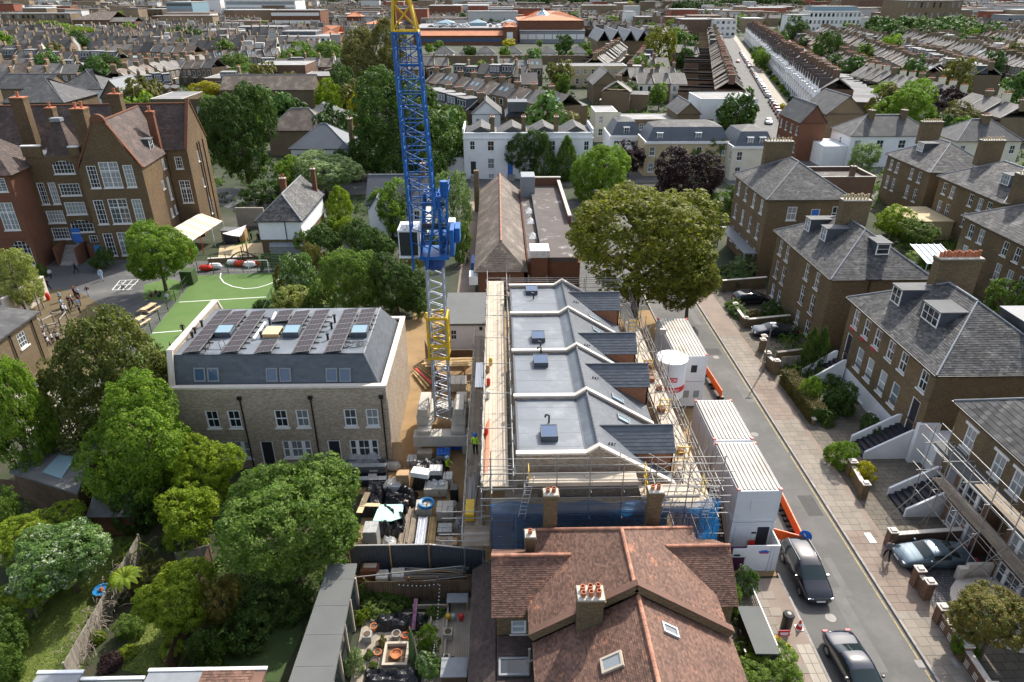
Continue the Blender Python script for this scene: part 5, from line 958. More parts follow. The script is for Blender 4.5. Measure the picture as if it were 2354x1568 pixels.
steps(B,29.2,55.0,56.6,8,.24,.38); steps(B,28.9,43.6,45.6,9,.22,.4); MB().box(32.2,42.9,0,33.9,43.3,3.6).box(33.2,41.6,0,38.5,43.15,2.9).build('side_wall','render_white',B); planes(B,[[(37.2,41.9,5.0),(40.5,41.9,5.0),(40.0,43.1,5.7),(37.6,43.1,5.7)]],'lead',(.5,.4,.01),'bay_roof',80); MB().box(37.4,42.0,0,40.3,43.15,4.95).build('bay_wall','brick_stock',B)
for y,dx in ((41.55,0),(41.57,1.6)): MB().box(34.2+dx,41.56,.1,35.0+dx,41.58,1.9).build('basement_door','ink_dark',B)
for k,u in enumerate((2.9,4.8,.9)): ubox('window_box',(32.3,56.9-u-.5,5.62),(.16,.8,.1),'ink_red',B)
B=T('villa','brown brick villa with bay windows and white lintels behind the street scaffold','house'); x0,x1,y0,y1,ze,zr=32.0,41.5,19,39.4,7.8,11.3
mb=MB(); wall(mb,(x0,y1),(x0,y0),0,ze,[(1.2,5.2,1.0,1.7,SASH),(4.2,5.2,1.0,1.7,SASH),(6.0,5.2,1.0,1.7,SASH),(9.5,5.2,1.0,1.7,SASH),(13,5.2,1,1.7,SASH),(.9,1.9,1.1,3.0,('door',0,0,'white_frame','glass')),(12,.3,1,2.2,D_)],B); wall(mb,(x0,y0),(x1,y0),0,ze,[],B); wall(mb,(x1,y0),(x1,y1),0,ze,[],B); wall(mb,(x1,y1),(x0,y1),0,ze,[],B); mb.build('wall','brick_stock',B)
hip_roof(B,x0,y0,x1,y1,ze,zr,'y','slate_old',(.42,.36,.024),seed=40); dormer(B,(33.7,33.6,9.25),(-1,0),2.4,1.45,3,nb=3)
for u in (4.2,6.0,9.5,1.2): ubox('lintel',(x0-.02,y1-u-.5,7.0),(.1,1.4,.2),'stone_white',B)
for yb_ in (34.6,29.4):                       # two-storey bays
    m=MB(); bw=3.4; wall(m,(30.9,yb_+bw/2),(30.9,yb_-bw/2),0,4.6,[(.4,2.7,2.6,1.6,('tri',3,0,'white_frame','glass')),(.4,.4,2.6,1.5,('tri',3,0,'white_frame','glass'))],B); wall(m,(32,yb_+bw/2),(30.9,yb_+bw/2),0,4.6,[],B); wall(m,(30.9,yb_-bw/2),(32,yb_-bw/2),0,4.6,[],B); m.build('bay_wall','brick_garden',B)
    MB().box(30.7,yb_-bw/2-.2,4.6,32,yb_+bw/2+.2,4.78).build('bay_roof','felt',B); MB().box(30.82,yb_-bw/2-.05,2.2,30.89,yb_+bw/2+.05,2.45).box(30.82,yb_-bw/2-.05,4.3,30.89,yb_+bw/2+.05,4.55).build('stone_band','stone_white',B)
MB().box(30.8,36.4,4.6,32,39.3,4.75).build('porch_roof','felt',B); steps(B,28.6,36.9,39.0,8,.23,.42)
chimney(B,37.2,30.5,2.4,1,10.4,13,(6,1))
ap=MB()
for k in range(7): ap.lathe([(2.9-.34*k,0),(2.9-.34*k,.16)],30.2,28.3,26,.16*k+.02)
ap.build('round_steps','coping',label='semicircular cream stone steps in front of the scaffolded villa',cat='steps'); MB().box(29.3,30.9,.02,32,31.15,1.3).box(28.8,30.85,.02,29.3,31.2,1.0).build('step_parapet','coping',label='pale stone parapet beside the semicircular steps',cat='parapet')
r=T('scaffold','scaffold with boards across the bay-windowed villa','scaffold')
for y in (37.5,35.4,33.3,31.2,29.1,27.0,25):
    for x in (29.3,30.5): pole('standard',(x,y,0),(x,y,7.2),.035,'galv',r)
    pole('transom',(28.9,y,3.6),(31.0,y,3.6),.03,'galv',r); pole('transom',(28.9,y,5.9),(31.0,y,5.9),.03,'galv',r)
for x in (29.3,30.5): rails(r,(x,24),(x,38.6),(1.9,3.55,4.6,5.85,6.7))
decky(r,24,36.5,29.4,1.0,3.7,'board_old'); decky(r,24,33,29.4,1.0,6.0,'board_old')
for y in (36,31,27): pole('brace',(29.2,y,0),(29.2,y-2.6,5.9),.03,'galv',r); pole('raker',(27.2,y+.6,0),(29.3,y,4.2),.03,'galv',r)
def gwall(p,q,h,lbl,m='brick_garden',t=.24,cap='coping',pil=True,holes=False):
    r=T('garden_wall',lbl,'wall'); p,q=Vector((*p,0)),Vector((*q,0)); d=(q-p).normalized()
    MB().bar(p+Vector((0,0,h/2)),q+Vector((0,0,h/2)),t,h).build('wall',m,r); MB().bar(p+Vector((0,0,h+.04)),q+Vector((0,0,h+.04)),t+.08,.07).build('wall_cap',cap,r)
    if pil:
        for e in (p,q):
            MB().cbox(e.x,e.y,0,.5,.5,h+.3).build('pillar',m,r); o=MB().cbox(e.x,e.y,h+.3,.6,.6,.08); o.cbox(e.x,e.y,h+.38,.36,.36,.1); o.build('pillar_cap','coping',r,bevel=.02)
    if holes:
        L=(q-p).length
        for k in range(int(L/.8)):
            c=p+d*(.6+.8*k)
            for j in range(3): ubox('relief_panel',(c.x-.13,c.y,h*.45+.16*(j-1)),(.03,.36,.06),'coping',r)
    return r
gwall((26.0,33.9),(31.2,34.3),1.1,'red brick wall dividing the blue saloon forecourt from the paved yard'); gwall((25.9,30.5),(25.95,29.5),1.15,'short red wall with two square pillars beside the blue saloon'); gwall((25.75,27.7),(25.6,25.6),1.0,'red panelled garden wall with stone caps by the forecourt drain',holes=True); gwall((25.6,25.2),(25.5,22.6),1.0,'red panelled garden wall ending below the photinia tree',holes=True)
gwall((26.9,48.2),(26.9,55.8),.55,'low buff wall under the clipped brown hedge',m='brick_stock',pil=False); gwall((26.6,38.9),(26.9,41.5),1.0,'low brick wall with planter top beside the yellow bush',m='brick_stock'); gwall((26.7,57.0),(26.4,58.6),1.2,'white-capped short wall beside the lamp post',m='brick_stock',cap='stone_white'); gwall((27.5,59.0),(32.4,60.0),1.3,'brown boundary wall between the two brick villas',m='brick_stock',cap='fence_grey',pil=False)
gwall((27.0,61.6),(27.4,62.4),1.1,'buff brick gate pier beside the dark coupe',m='brick_stock'); gwall((27.2,67.2),(32.4,68.2),1.0,'brown wall behind the dark coupe',m='brick_stock',pil=False); gwall((27.2,67.4),(27.2,71.2),.8,'brown planter wall edging the flower bed',m='brick_stock'); gwall((27.4,77.2),(33.2,78.2),1.5,'tall dark brick wall beyond the parked cars',m='brick_stock',pil=False)
r=T('timber_fence','grey-brown timber fence panel beside the conifers','fence')
for k in range(24): ubox('fence_board',(27.6+.2*k,57.9+.03*k,.7),(.19,.03,1.4),'fence_grey',r)
r=T('street_lamp','slim grey street lamp on the right pavement','lamp post'); MB().path([(25.65,57.3,.1),(25.65,57.3,5.3)],[.09,.05],8).build('post','galv_dark',r); MB().box(25.45,57.2,5.3,26.05,57.42,5.42).build('lantern','white_frame',r,bevel=.03); MB().tube((25.65,57.3,.1),(25.65,57.3,1.2),.12,8).build('base','galv_dark',r)
for x,y,w,l in ((25.1,34.6,.75,'white utility cover set in the right pavement'),(25.1,24.9,.5,'small dark drain cover in the right pavement near the photinia')): MB().cbox(x,y,.142,w*.6,w*1.3,.012).build('cover','stone_white' if w>.6 else 'granite',label=l,cat='cover')
MB().cbox(RX1-.3,25.0,.005,.42,.5,.012).build('drain_grate','granite',label='iron road drain breaking the yellow line',cat='drain')
def turn(name,lbl,cat,prof,x,y,m,z=.13,n=14): return MB().lathe(prof,x,y,n,z).build(name,m,label=lbl,cat=cat)
r=T('litter_bin','black cylindrical litter bin on the near pavement','bin'); MB().lathe([(.26,0),(.3,.05),(.3,1.0),(.34,1.03),(.34,1.1),(.3,1.2),(.12,1.26),(.02,1.27)],16.55,27.4,16,.13).build('drum','black_plastic',r); MB().cbox(16.55,27.09,1.15,.3,.05,.12).build('slot','ink_dark',r)
r=T('traffic_cone','red and white traffic cone on the kerb','cone'); MB().lathe([(.2,.04),(.13,.25)],17.35,27.4,14,.13).build('cone','red_plastic',r); MB().lathe([(.13,.25),(.085,.42)],17.35,27.4,14,.13).build('sleeve','white_frame',r); MB().lathe([(.085,.42),(.03,.68)],17.35,27.4,14,.13).build('tip','red_plastic',r); MB().cbox(17.35,27.4,.13,.42,.42,.04).build('base','white_frame',r)
r=T('footpath_sign','small red sign on a stand with yellow sandbag feet','sign'); MB().obox((15.95,26.4,.95),(.32,0,0),(0,.01,0),(0,.06,.16)).build('plate','ink_red',r); MB().obox((15.95,26.38,.97),(.24,0,0),(0,.006,0),(0,.01,.02)).obox((15.95,26.36,.88),(.2,0,0),(0,.006,0),(0,.01,.02)).build('sign_text','white_frame',r)
for s_ in (-.25,.25): pole('leg',(15.95+s_,26.4,.15),(15.95+s_*.6,26.42,1.0),.02,'galv_dark',r)
for k in range(2): MB().lathe([(.05,0),(.22,.05),(.24,.12),(.1,.2)],15.8+.35*k,26.1+.5*(1-k),10,.13).build('sandbag','crane_yellow',r)
r=T('bike_store','grey-lidded cycle store beside the near fence','store'); MB().obox((14.4,26.3,.75),(.55,0,0),(0,1.5,0),(0,0,.62)).build('body','ink_dark',r); MB().obox((14.35,26.3,1.4),(.68,0,-.03),(0,1.6,0),(.0,0,.04)).build('lid','felt_green',r)
r=T('railing_fence','white-topped picket railing beside the near pavement','fence')
for k in range(34): t_=k/33; ubox('picket',(14.55+1.3*0+.85*(1-t_)*0+ .62,24.6+6.6*t_,.62),(.05,.03,1.0),'fence_grey',r)
MB().bar((15.17,24.5,1.15),(15.17,31.3,1.15),.07,.06).build('rail','stone_white',r); MB().bar((15.17,24.5,.35),(15.17,31.3,.35),.05,.05).build('rail','fence_grey',r)
def bike(x,y,rz,lbl):
    r=T('bicycle',lbl,'bicycle',loc=(x,y,.03),rz=rz)
    for s_ in (-.52,.52): w_=MB().torus((s_,0,.34),.33,.02,18,5,1); w_.build('wheel','black_plastic',r)
    f=MB(); f.path([(-.52,0,.34),(-.1,0,.32),(.32,0,.78),(-.2,0,.82),(-.1,0,.32)],.018,5).path([(-.52,0,.34),(-.2,0,.82)],.015,5).path([(.52,0,.34),(.34,0,.95)],.018,5); f.build('frame','ink_dark',r)
    MB().cbox(-.22,0,.9,.25,.12,.06).build('saddle','black_plastic',r,bevel=.02); MB().tube((.32,-.25,.98),(.32,.25,.98),.015).build('handlebar','ink_dark',r)
bike(13.55,26.8,1.4,'black bicycle leaning on the cycle store'); bike(13.35,25.5,1.6,'second black bicycle near the bush by the cycle store')
for x,y,w,h,m,l in ((13.0,29.2,.9,.6,'cardboard','open cardboard box of recycling in the side yard'),(14.1,29.0,.5,.6,'astro_dark','dark green round tub in the side yard'),(12.7,28.3,.6,.3,'astro','bright green recycling crate in the side yard'),(13.3,27.9,.6,.35,'poly_white','white recycling sack with green print in the side yard')):
    if 'tub' in l: turn('tub',l,'tub',[(.2,0),(.28,.5),(.3,.55),(.24,.55),(.22,.4)],x,y,m)
    else:
        b=MB().cbox(x,y-w*.35,.02,w,.04,h).cbox(x,y+w*.35,.02,w,.04,h).cbox(x-w/2,y,.02,.04,w*.66,h).cbox(x+w/2,y,.02,.04,w*.66,h).cbox(x,y,.02,w*.9,w*.6,.1); b.build('recycling_box',m,label=l,cat='box')
for nm,c,ro,me_ in (('paint_black',(.008,.009,.014),.12,.0),('paint_navy',(.012,.016,.03),.12,.0),('paint_blue',(.12,.17,.205),.2,.45),('paint_silver',(.4,.41,.42),.3,.6),('paint_white',(.7,.7,.7),.25,0),('paint_red',(.35,.015,.012),.2,0),('paint_grey',(.12,.125,.13),.25,.5)): plain(nm,c,ro,me_,.5,.8)
plain('car_glass',(.015,.025,.028),.03); plain('tyre',(.012,.012,.012),.8); plain('rim',(.45,.46,.47),.3,.8); plain('lamp_clear',(.75,.77,.78),.08)
CARS={}
def car_proto(kind,paint):
    key=(kind,paint)
    if key in CARS: return CARS[key]
    st={'saloon':[(-2.42,.72,.62,.66,0),(-2.33,.85,.84,.9,0),(-1.8,.9,.92,.99,0),(-1.25,.915,.94,1.02,0),(-.6,.915,.94,1.34,1),(.0,.915,.93,1.41,1),(.5,.915,.92,1.36,1),(1.15,.91,.9,.97,0),(1.85,.89,.82,.88,0),(2.28,.83,.68,.73,0),(2.42,.7,.54,.57,0)],
        'hatch':[(-2.15,.78,.68,.74,0),(-2.08,.88,.92,.99,0),(-1.7,.9,.95,1.38,1),(-1.1,.905,.95,1.47,1),(-.2,.905,.94,1.5,1),(.35,.905,.93,1.43,1),(1.1,.9,.92,1.0,0),(1.65,.88,.85,.92,0),(2.02,.83,.7,.76,0),(2.15,.7,.55,.58,0)],
        'mpv':[(-2.38,.8,.7,.76,0),(-2.3,.9,.95,1.04,0),(-2.02,.92,1.0,1.6,1),(-1.3,.925,1.0,1.71,1),(-.2,.925,.99,1.74,1),(.45,.92,.98,1.65,1),(1.35,.91,.95,1.06,0),(1.9,.89,.85,.93,0),(2.24,.83,.7,.76,0),(2.38,.7,.55,.58,0)]}[kind]
    r=T('parked_car','x','car'); G=[]
    for x,w,b,t,g in st:
        e=.25 if abs(x)>2 else .18
        pts=[(w*.86,e),(w*.99,.42),(w,.62 if b>.66 else b-.04),(w*.97,b)]+([(w*.8,t-.09),(w*.66,t-.02),(w*.35,t),(0,t+.015)] if g else [(w*.9,t-.025),(w*.7,t),(w*.35,t+.02),(0,t+.03)])
        G.append([(x,y,z) for y,z in pts]+[(x,-y,z) for y,z in pts[-2::-1]])
    n=len(G[0]); body=MB(); PN=['body','windscreen','side_window','side_window','rear_window']
    for i in range(len(st)-1):
        g0,g1=st[i][4],st[i+1][4]
        for j in range(n-1):
            k=min(j,n-2-j); body.cur=(2 if j<n/2 else 3) if g0 and g1 and k==3 else ((1 if g0 else 4) if g0!=g1 and k>=4 else 0)
            body.poly([G[i][j],G[i+1][j],G[i+1][j+1],G[i][j+1]])
    body.cur=0
    for e in (0,-1): body.poly(G[e] if e else G[e][::-1])
    me=bpy.data.meshes.new('c'); me.from_pydata(body.v,[],body.f)
    for _ in range(5): me.materials.append(MT[paint])
    me.polygons.foreach_set('material_index',body.m); bm=bmesh.new(); bm.from_mesh(me); bmesh.ops.remove_doubles(bm,verts=bm.verts,dist=1e-4); bmesh.ops.recalc_face_normals(bm,faces=bm.faces); bm.to_mesh(me); bm.free()
    o=bpy.data.objects.new('c',me); COL.objects.link(o); o.modifiers.new('s','SUBSURF').levels=1; dg=bpy.context.evaluated_depsgraph_get(); dg.update(); me=bpy.data.meshes.new_from_object(o.evaluated_get(dg)); bpy.data.objects.remove(o)
    for k,nm in enumerate(PN):
        m=MB(); idx={}
        for p in me.polygons:
            if p.material_index==k:
                for v in p.vertices:
                    if v not in idx: idx[v]=len(idx); m.v.append(tuple(me.vertices[v].co))
                m.f.append(tuple(idx[v] for v in p.vertices)); m.m.append(0)
        m.build(nm,paint if k==0 else 'car_glass',r,smooth=True)
    L=st[-1][0]; wb=L*.58
    for x in (-wb,wb*1.02):
        for s_ in (-1,1):
            o=MB().tube((x,s_*.72,.32),(x,s_*.93,.32),.32,16).build('wheel','tyre',r); MB().tube((x,s_*.925,.32),(x,s_*.938,.32),.2,12).build('rim','rim',o)
    for s_ in (-1,1):
        MB().obox((L-.16,s_*.62,.6),(.1,s_*-.03,0),(.02,.16,0),(0,0,.06)).build('headlight','lamp_clear',r,bevel=.02); MB().obox((-L+.06,s_*.66,.74),(.06,0,0),(0,.14,0),(0,0,.08)).build('tail_light','ink_red',r); MB().obox((.78,s_*1.0,.98),(.07,0,0),(0,.09,0),(0,0,.07)).build('mirror',paint,r,bevel=.03)
        if kind!='saloon': MB().tube((-1.6,s_*.66,(1.44 if kind=='hatch' else 1.7)),(.2,s_*.66,(1.48 if kind=='hatch' else 1.72)),.02).build('roof_rail','rim',r)
    MB().box(L-.015,-.26,.42,L+.012,.26,.53).build('number_plate','white_frame',r); MB().box(-L-.012,-.26,.6,-L+.02,.26,.71).build('number_plate','white_frame',r); MB().box(L-.1,-.45,.3,L-.02,.45,.42).build('grille','ink_dark',r)
    CARS[key]=r; r['used']=0; return r
def car(kind,paint,x,y,rz,lbl,group=None,z=0.004):
    r=car_proto(kind,paint)
    if not r['used']:
        r['used']=1; r.location=(x,y,z); r.rotation_euler=(0,0,rz); r['label']=lbl; r['placed']=1
        if group: r['group']=group
        return r
    c=dup(r,(x,y,z),rz,lbl,group); return c
car('mpv','paint_black',19.25,31.35,-math.pi/2,'black people carrier parked beside the white site gate'); car('saloon','paint_navy',19.15,24.3,-math.pi/2+.03,'glossy black saloon parked at the kerb nearest the traffic cone')
car('saloon','paint_blue',28.1,32.5,math.pi,'steel-blue saloon on the block-paved forecourt',z=.04); car('saloon','paint_navy',29.7,65.3,math.pi-.05,'dark coupe parked on the paved forecourt by the lamp post',z=.03); car('hatch','paint_black',29.9,73.8,.1,'dark car parked by the flower bed under the plane tree',z=.03)
W3=('bars',2,4,'white_frame','glass'); W6=('cross',3,4,'white_frame','glass'); W5=('bars',5,2,'white_frame','glass'); W2=('bars',2,2,'white_frame','glass')
SX,SY,SRZ=-46.6,90.6,R(5)
B=T('school','Victorian brick school with tall gables, clay roofs and many white windows','school',loc=(SX,SY,0),rz=SRZ)
mb=MB(); g0=-7.8
ops=[]
for z,h in ((5.1,3.3),(.6,3.2)): ops+=[(.6,z,1.25,h,W3),(2.45,z,2.4,h+.1,W6),(5.45,z,1.25,h,W3)]
wall(mb,(g0,0),(0,0),0,9.9,ops,B); wall(mb,(g0,0),(g0+.6,0),9.9,12.6,[],B); wall(mb,(-.6,0),(0,0),9.9,12.6,[],B); wall(mb,(g0+.6,0),(-.6,0),9.9,13.4,[(.35,10.0,1.2,2.9,W3),(1.95,10.0,2.4,3.35,W6),(4.85,10.0,1.2,2.9,W3)],B,gable=[(4.0,18.3),(2.6,18.3)])
wall(mb,(0,0),(0,9),0,12.6,[(5.4,8.2,.9,1.2,W2),(7.2,10.6,.9,1.4,W2),(7.3,6.2,.9,3.2,W3),(6.2,3.9,.9,1.3,W2),(7.9,3.9,.8,1.3,W2)],B); wall(mb,(g0,9),(g0,0),0,12.6,[],B)
mb.poly([(g0,0,12.6),(g0+.6,0,12.6),(g0+.6,0,13.4)]); mb.poly([(-.6,0,12.6),(0,0,12.6),(-.6,0,13.4)])
mb.build('wall','brick_school',B)
fn=MB(); n=14; pts=[(g0+3.9+.95*math.cos(math.pi*i/n),-.1,18.3+1.0*math.sin(math.pi*i/n)) for i in range(n+1)]; fn.extr(pts,(0,.5,0)); fn.build('gable_finial','brick_red',B)
c=MB()
for s_ in (-1,1):
    xm=g0/2; c.bar((xm+s_*4.05,.15,12.55),(xm+s_*.7,.15,18.5),.5,.16)
c.build('gable_coping','brick_red',B)
PT=lambda o: Vector(o)
rm=MB(); tl=MB(); xm=g0/2
fs=[[(.25,.3,12.5),(.25,11,12.5),(xm,13.5,18.3),(xm,.3,18.3)],[(g0-.25,.3,12.5),(xm,.3,18.3),(xm,13.5,18.3),(g0-.25,11,12.5)]]
def school_roof(fs,nm,seed):
    rm=MB(); tl=MB()
    for i,f in enumerate(fs): rm.slab(f,.14); tiles(tl,f,.34,.24,.03,.01,seed=seed+i)
    o=rm.build(nm,'tile_school',B); tl.build('tiles','tile_school',o,kind='stuff'); return o
school_roof(fs,'wing_roof',1); 
mx0,mx1,my0,my1=-44,3.0,9.2,18.6
mb=MB(); wall(mb,(0.02,my0),(mx1,my0),0,13,[(1.0,10.2,1.0,1.7,W2),(.9,5.2,1.5,3.3,W6)],B); wall(mb,(mx1,my0),(mx1,my1),0,13,[(4.0,13.3-3.0,.7,1.6,W2),(4.0,6.5,.7,1.3,W2),(4.8,2.0,.9,2.6,W3)],B,gable=[((my1-my0)/2,19.0)]); wall(mb,(mx1,my1),(mx0,my1),0,13,[],B); wall(mb,(mx0,my0),(g0,my0),0,13,[],B); mb.build('main_wall','brick_school',B)
ym=(my0+my1)/2; school_roof([[(mx0,my0-.25,12.9),(mx1-.3,my0-.25,12.9),(mx1-.3,ym,18.5),(mx0,ym,18.5)],[(mx0,my1+.25,12.9),(mx0,ym,18.5),(mx1-.3,ym,18.5),(mx1-.3,my1+.25,12.9)]],'main_roof',5)
c=MB(); c.bar((mx1-.1,my0-.1,13),(mx1-.1,ym,19.1),.45,.16); c.bar((mx1-.1,my1+.1,13),(mx1-.1,ym,19.1),.45,.16); c.build('gable_coping','brick_red',B); ridge(MB(),(mx0,ym,18.55),(mx1-.4,ym,18.55),.13).build('ridge_tiles','brick_red',B); ridge(MB(),(xm,.4,18.35),(xm,13.3,18.35),.13).build('ridge_tiles','brick_red',B)
for y in (4.6,5.6,7.4): MB().tube((mx1+.08,my0+y,.1),(mx1+.08,my0+y,13),.07).build('downpipe','black_plastic',B)
tx0,tx1=-14.7,-7.8; mb=MB(); U=lambda x:x-tx0
wall(mb,(tx0,1.6),(tx1,1.6),0,13.9,[(3.0,11.6,2.6,1.7,W5),(3.0,8.7,2.6,1.6,W5),(3.0,6.1,2.6,1.7,W5),(3.0,3.6,2.9,1.7,W5),(.3,7.6,.95,2.9,W3),(1.7,7.6,.95,2.9,W3),(.35,5.0,2.2,1.7,W5),(.35,2.7,2.2,1.6,W5),(3.1,1.4,.95,1.5,W2),(4.9,1.6,1.1,1.5,W2),(4.6,.05,1.0,2.0-.5,None)],B,arch=((3.0,11.6),(3.0,3.6)))
wall(mb,(tx0,9),(tx0,1.6),0,13.9,[],B); mb.build('stair_wall','brick_school',B); MB().box(tx0,1.7,13.7,tx1,9.2,13.9).build('flat_roof','felt',B); MB().box(tx0-.1,1.45,13.9,tx0+2.2,1.9,15.2).box(tx1-1.3,1.45,13.9,tx1,1.9,15.0).build('parapet','brick_school',B); MB().box(tx0-.15,1.4,15.2,tx0+2.25,1.95,15.35).box(tx1-1.35,1.4,15.0,tx1+.02,1.95,15.15).build('parapet_cap','stone_white',B)
school_roof([[(-12.2,1.8,13.9),(-8.9,1.8,13.9),(-10.1,3.4,18.0),(-11.0,3.4,18.0)],[(-8.9,1.8,13.9),(-8.9,5.4,13.9),(-10.1,4.0,18.0),(-10.1,3.4,18.0)],[(-12.2,5.4,13.9),(-12.2,1.8,13.9),(-11.0,3.4,18.0),(-11.0,4.0,18.0)]],'tower_roof',11); MB().box(-11.2,3.2,17.95,-9.9,4.2,18.4).build('lantern','lead',B)
MB().box(-9.9,.6,0,-7.9,1.58,2.1).build('porch','brick_red',B); MB().box(-9.0,.56,.05,-8.1,.6,2.0).build('door','blue_plastic',B); MB().box(-11.9,1.52,2.2,-10.7,1.58,4.2).build('door','brand_blue',B)
for i in range(9): MB().box(-12.9,-1.6+.32*i,0,-10.6,-1.28+.32*i,.22*(i+1)).build('step','granite',B)
MB().box(-13.2,-1.6,0,-12.95,1.55,2.6).box(-10.6,-1.6,0,-10.4,1.55,2.4).build('stair_wall','brick_red',B)
rx0,rx1=-26,-14.7; mb=MB(); ops=[]
for u in (.4,4.6,8.6): ops+=[(u,10.6,2.0,1.7,W3),(u,5.6,1.9,3.6,W6),(u,.7,2.3,3.4,('bars',4,5,'white_frame','glass'))]
wall(mb,(rx0,-3),(rx1,-3),0,12.8,ops,B,arch=[(u,.7) for u in (.4,4.6,8.6)]); wall(mb,(rx1,-3),(rx1,6),0,12.8,[],B); mb.build('red_wall','brick_red',B)
school_roof([[(rx0-.4,-3.4,12.7),(rx1+.5,-3.4,12.7),(rx1-4.2,1.5,17.2),(rx0-.4,1.5,17.2)],[(rx1+.5,-3.4,12.7),(rx1+.5,6.4,12.7),(rx1-4.2,1.5,17.2)],[(rx1+.5,6.4,12.7),(rx0-.4,6.4,12.7),(rx0-.4,1.5,17.2),(rx1-4.2,1.5,17.2)]],'red_wing_roof',21)
MB().box(rx0,-3.08,4.5,rx1+.06,-3.0,4.75).build('string_course','brick_red',B)
for x,y,w,d,z0,z1,p,m in ((-7.1,3.0,1.6,1.7,12,19.6,(2,1),'brick_school'),(-4.6,8.6,1.5,1.2,15,20.6,(1,1),'brick_school'),(-.7,8.8,1.0,.7,12,18.2,(1,1),'brick_red'),(-13.2,8.2,1.0,1.2,13,19.0,(1,1),'brick_school'),(-17.5,9.5,1.7,1.4,13,20.2,(1,1),'brick_school')): chimney(B,x,y,w,d,z0,z1,p,m,ph=.8,pr=.2,cap='pot_red')
dormer(B,(-.6,6.4,13.5),(1,0),1.3,1.5,2.2,nb=1)
for y in (.3,8.6): MB().tube((-7.95,y+1.2,.1),(-7.95,y+1.2,12.6),.09).build('downpipe','black_plastic',B)
r=T('canopy','cream striped polycarbonate canopy against the school east wall','canopy'); 
for i in range(9):
    t0,t1=i/9,(i+1)/9; P=lambda t,z: Vector((-45.9,90.5,3.5)).lerp(Vector((-44.6,100.4,3.5)),t) if z else Vector((-42.0,88.9,2.7)).lerp(Vector((-40.9,98.9,2.7)),t)
    MB().slab([P(t0,1),P(t1,1),P(t1,0),P(t0,0)],.05).build('roof_strip','coping' if i%2 else 'ply_pale',r)
for t in (0,.33,.66,1): p=Vector((-42.0,88.9,0)).lerp(Vector((-40.9,98.9,0)),t); pole('post',p,p+Vector((0,0,2.65)),.06,'red_plastic' if t<.5 else 'white_frame',r)
for k,(px,py,l,m) in enumerate(((395,560,'red play unit under the canopy','red_plastic'),(425,560,'red cushion box under the canopy','ink_red'))): q=at(px,py); MB().cbox(q.x,q.y,0,1.3,.8,.9).build('play_unit',m,label=l,cat='play unit',bevel=.05)
PG=lambda L: [tuple(at(*p)[:2]) for p in L]
sheet('playground',PG([(0,930),(0,600),(200,590),(420,600),(640,600),(640,520),(500,470),(560,430),(760,470),(740,600),(690,640),(400,830),(300,960)]),.008,'asphalt_school')
q=[at(135+125*math.cos(a)*1.0,775+110*math.sin(a))[:2] for a in [2*math.pi*i/30 for i in range(30)]]; sheet('mulch_patch',[tuple(p) for p in q],.014,'rubber_mulch')
sheet('sand_play_area',PG([(505,565),(640,555),(640,590),(500,600)]),.015,'render_tan'); sheet('tyre_yard',PG([(20,900),(110,890),(190,940),(180,1010),(60,1010)]),.012,'pale_paving'); sheet('small_lawn',PG([(330,655),(390,640),(420,650),(405,690),(330,690)]),.013,'astro'); sheet('play_turf',PG([(548,540),(575,535),(570,560),(540,565)]),.017,'astro')
pit=[(-39.4,83.9),(-27.9,84.9),(-25.2,57),(-36.9,57)]; sheet('sports_pitch',pit,.02,'astro')
ln=MB(); w_=.06
def line(pts,w=.07,z=.026,close=False):
    for a,b_ in zip(pts[:-1],pts[1:]):
        a,b_=Vector((*a,z)),Vector((*b_,z)); n=Vector((-(b_-a).y,(b_-a).x,0)).normalized()*w; ln.poly([a-n,b_-n,b_+n,a+n])
c_=at(573,625); pc=[at(*p)[:2] for p in [(508,628),(506,638),(515,650),(535,659),(563,664),(590,662),(612,656),(632,648),(648,638),(655,628)]]
line([tuple(p) for p in pc]); line(PG([(412,695),(612,683)])); line(PG([(350,766),(450,758)])); line(PG([(352,862),(400,835)]))
for i in range(4): line(PG([(258+12*i,667-0*i),(276+14*i,645)]),.05,.02)
for j in range(3): line(PG([(258+9*j,667-11*j),(304+8*j,665-11*j)]),.05,.02)
ln.build('pitch_line','white_line',**ST)
def mesh_fence(a,b_,n,lbl,h=1.3,m='astro_dark'):
    r=T('pitch_fence',lbl,'fence'); a,b_=Vector((*a,0)),Vector((*b_,0))
    for i in range(n+1): p=a.lerp(b_,i/n); pole('post',p,p+Vector((0,0,h+.15)),.05,m,r)
    for z in (.15,h*.5,h): pole('rail',a+Vector((0,0,z)),b_+Vector((0,0,z)),.025,m,r)
    nb=int((b_-a).length/.35)
    for i in range(nb): p=a.lerp(b_,i/nb); pole('wire',p+Vector((0,0,.1)),p+Vector((0,0,h)),.009,m,r,4)
    return r
mesh_fence((-39.6,84),(-37.1,59),9,'green post fence along the left edge of the pitch'); mesh_fence((-39.4,84.4),(-28,85.2),6,'tall dark post fence behind the goal',2.6); mesh_fence((-27.7,85),(-25.2,62),8,'green post fence along the shrubs beside the pitch',2.2)
def goal(c,lbl,m):
    r=T('goal',lbl,'goal'); x,y=c[0],c[1]
    for s_ in (-1.3,1.3): pole('post',(x+s_,y,0),(x+s_,y,1.8),.05,m,r); pole('stay',(x+s_,y+.9,0),(x+s_,y,1.8),.035,m,r)
    pole('crossbar',(x-1.3,y,1.8),(x+1.3,y,1.8),.05,m,r); pole('ground_bar',(x-1.3,y+.9,.05),(x+1.3,y+.9,.05),.035,m,r); return r
goal(at(596,628),'white goal frame at the far end of the green pitch','white_frame'); r=T('goal_shelter','dark green slatted goal shelter in the pitch corner','shelter'); q=at(642,625)
for k in range(9): ubox('slat',(q.x,q.y+.9,.2+.24*k),(4.6,.05,.16),'astro_dark',r)
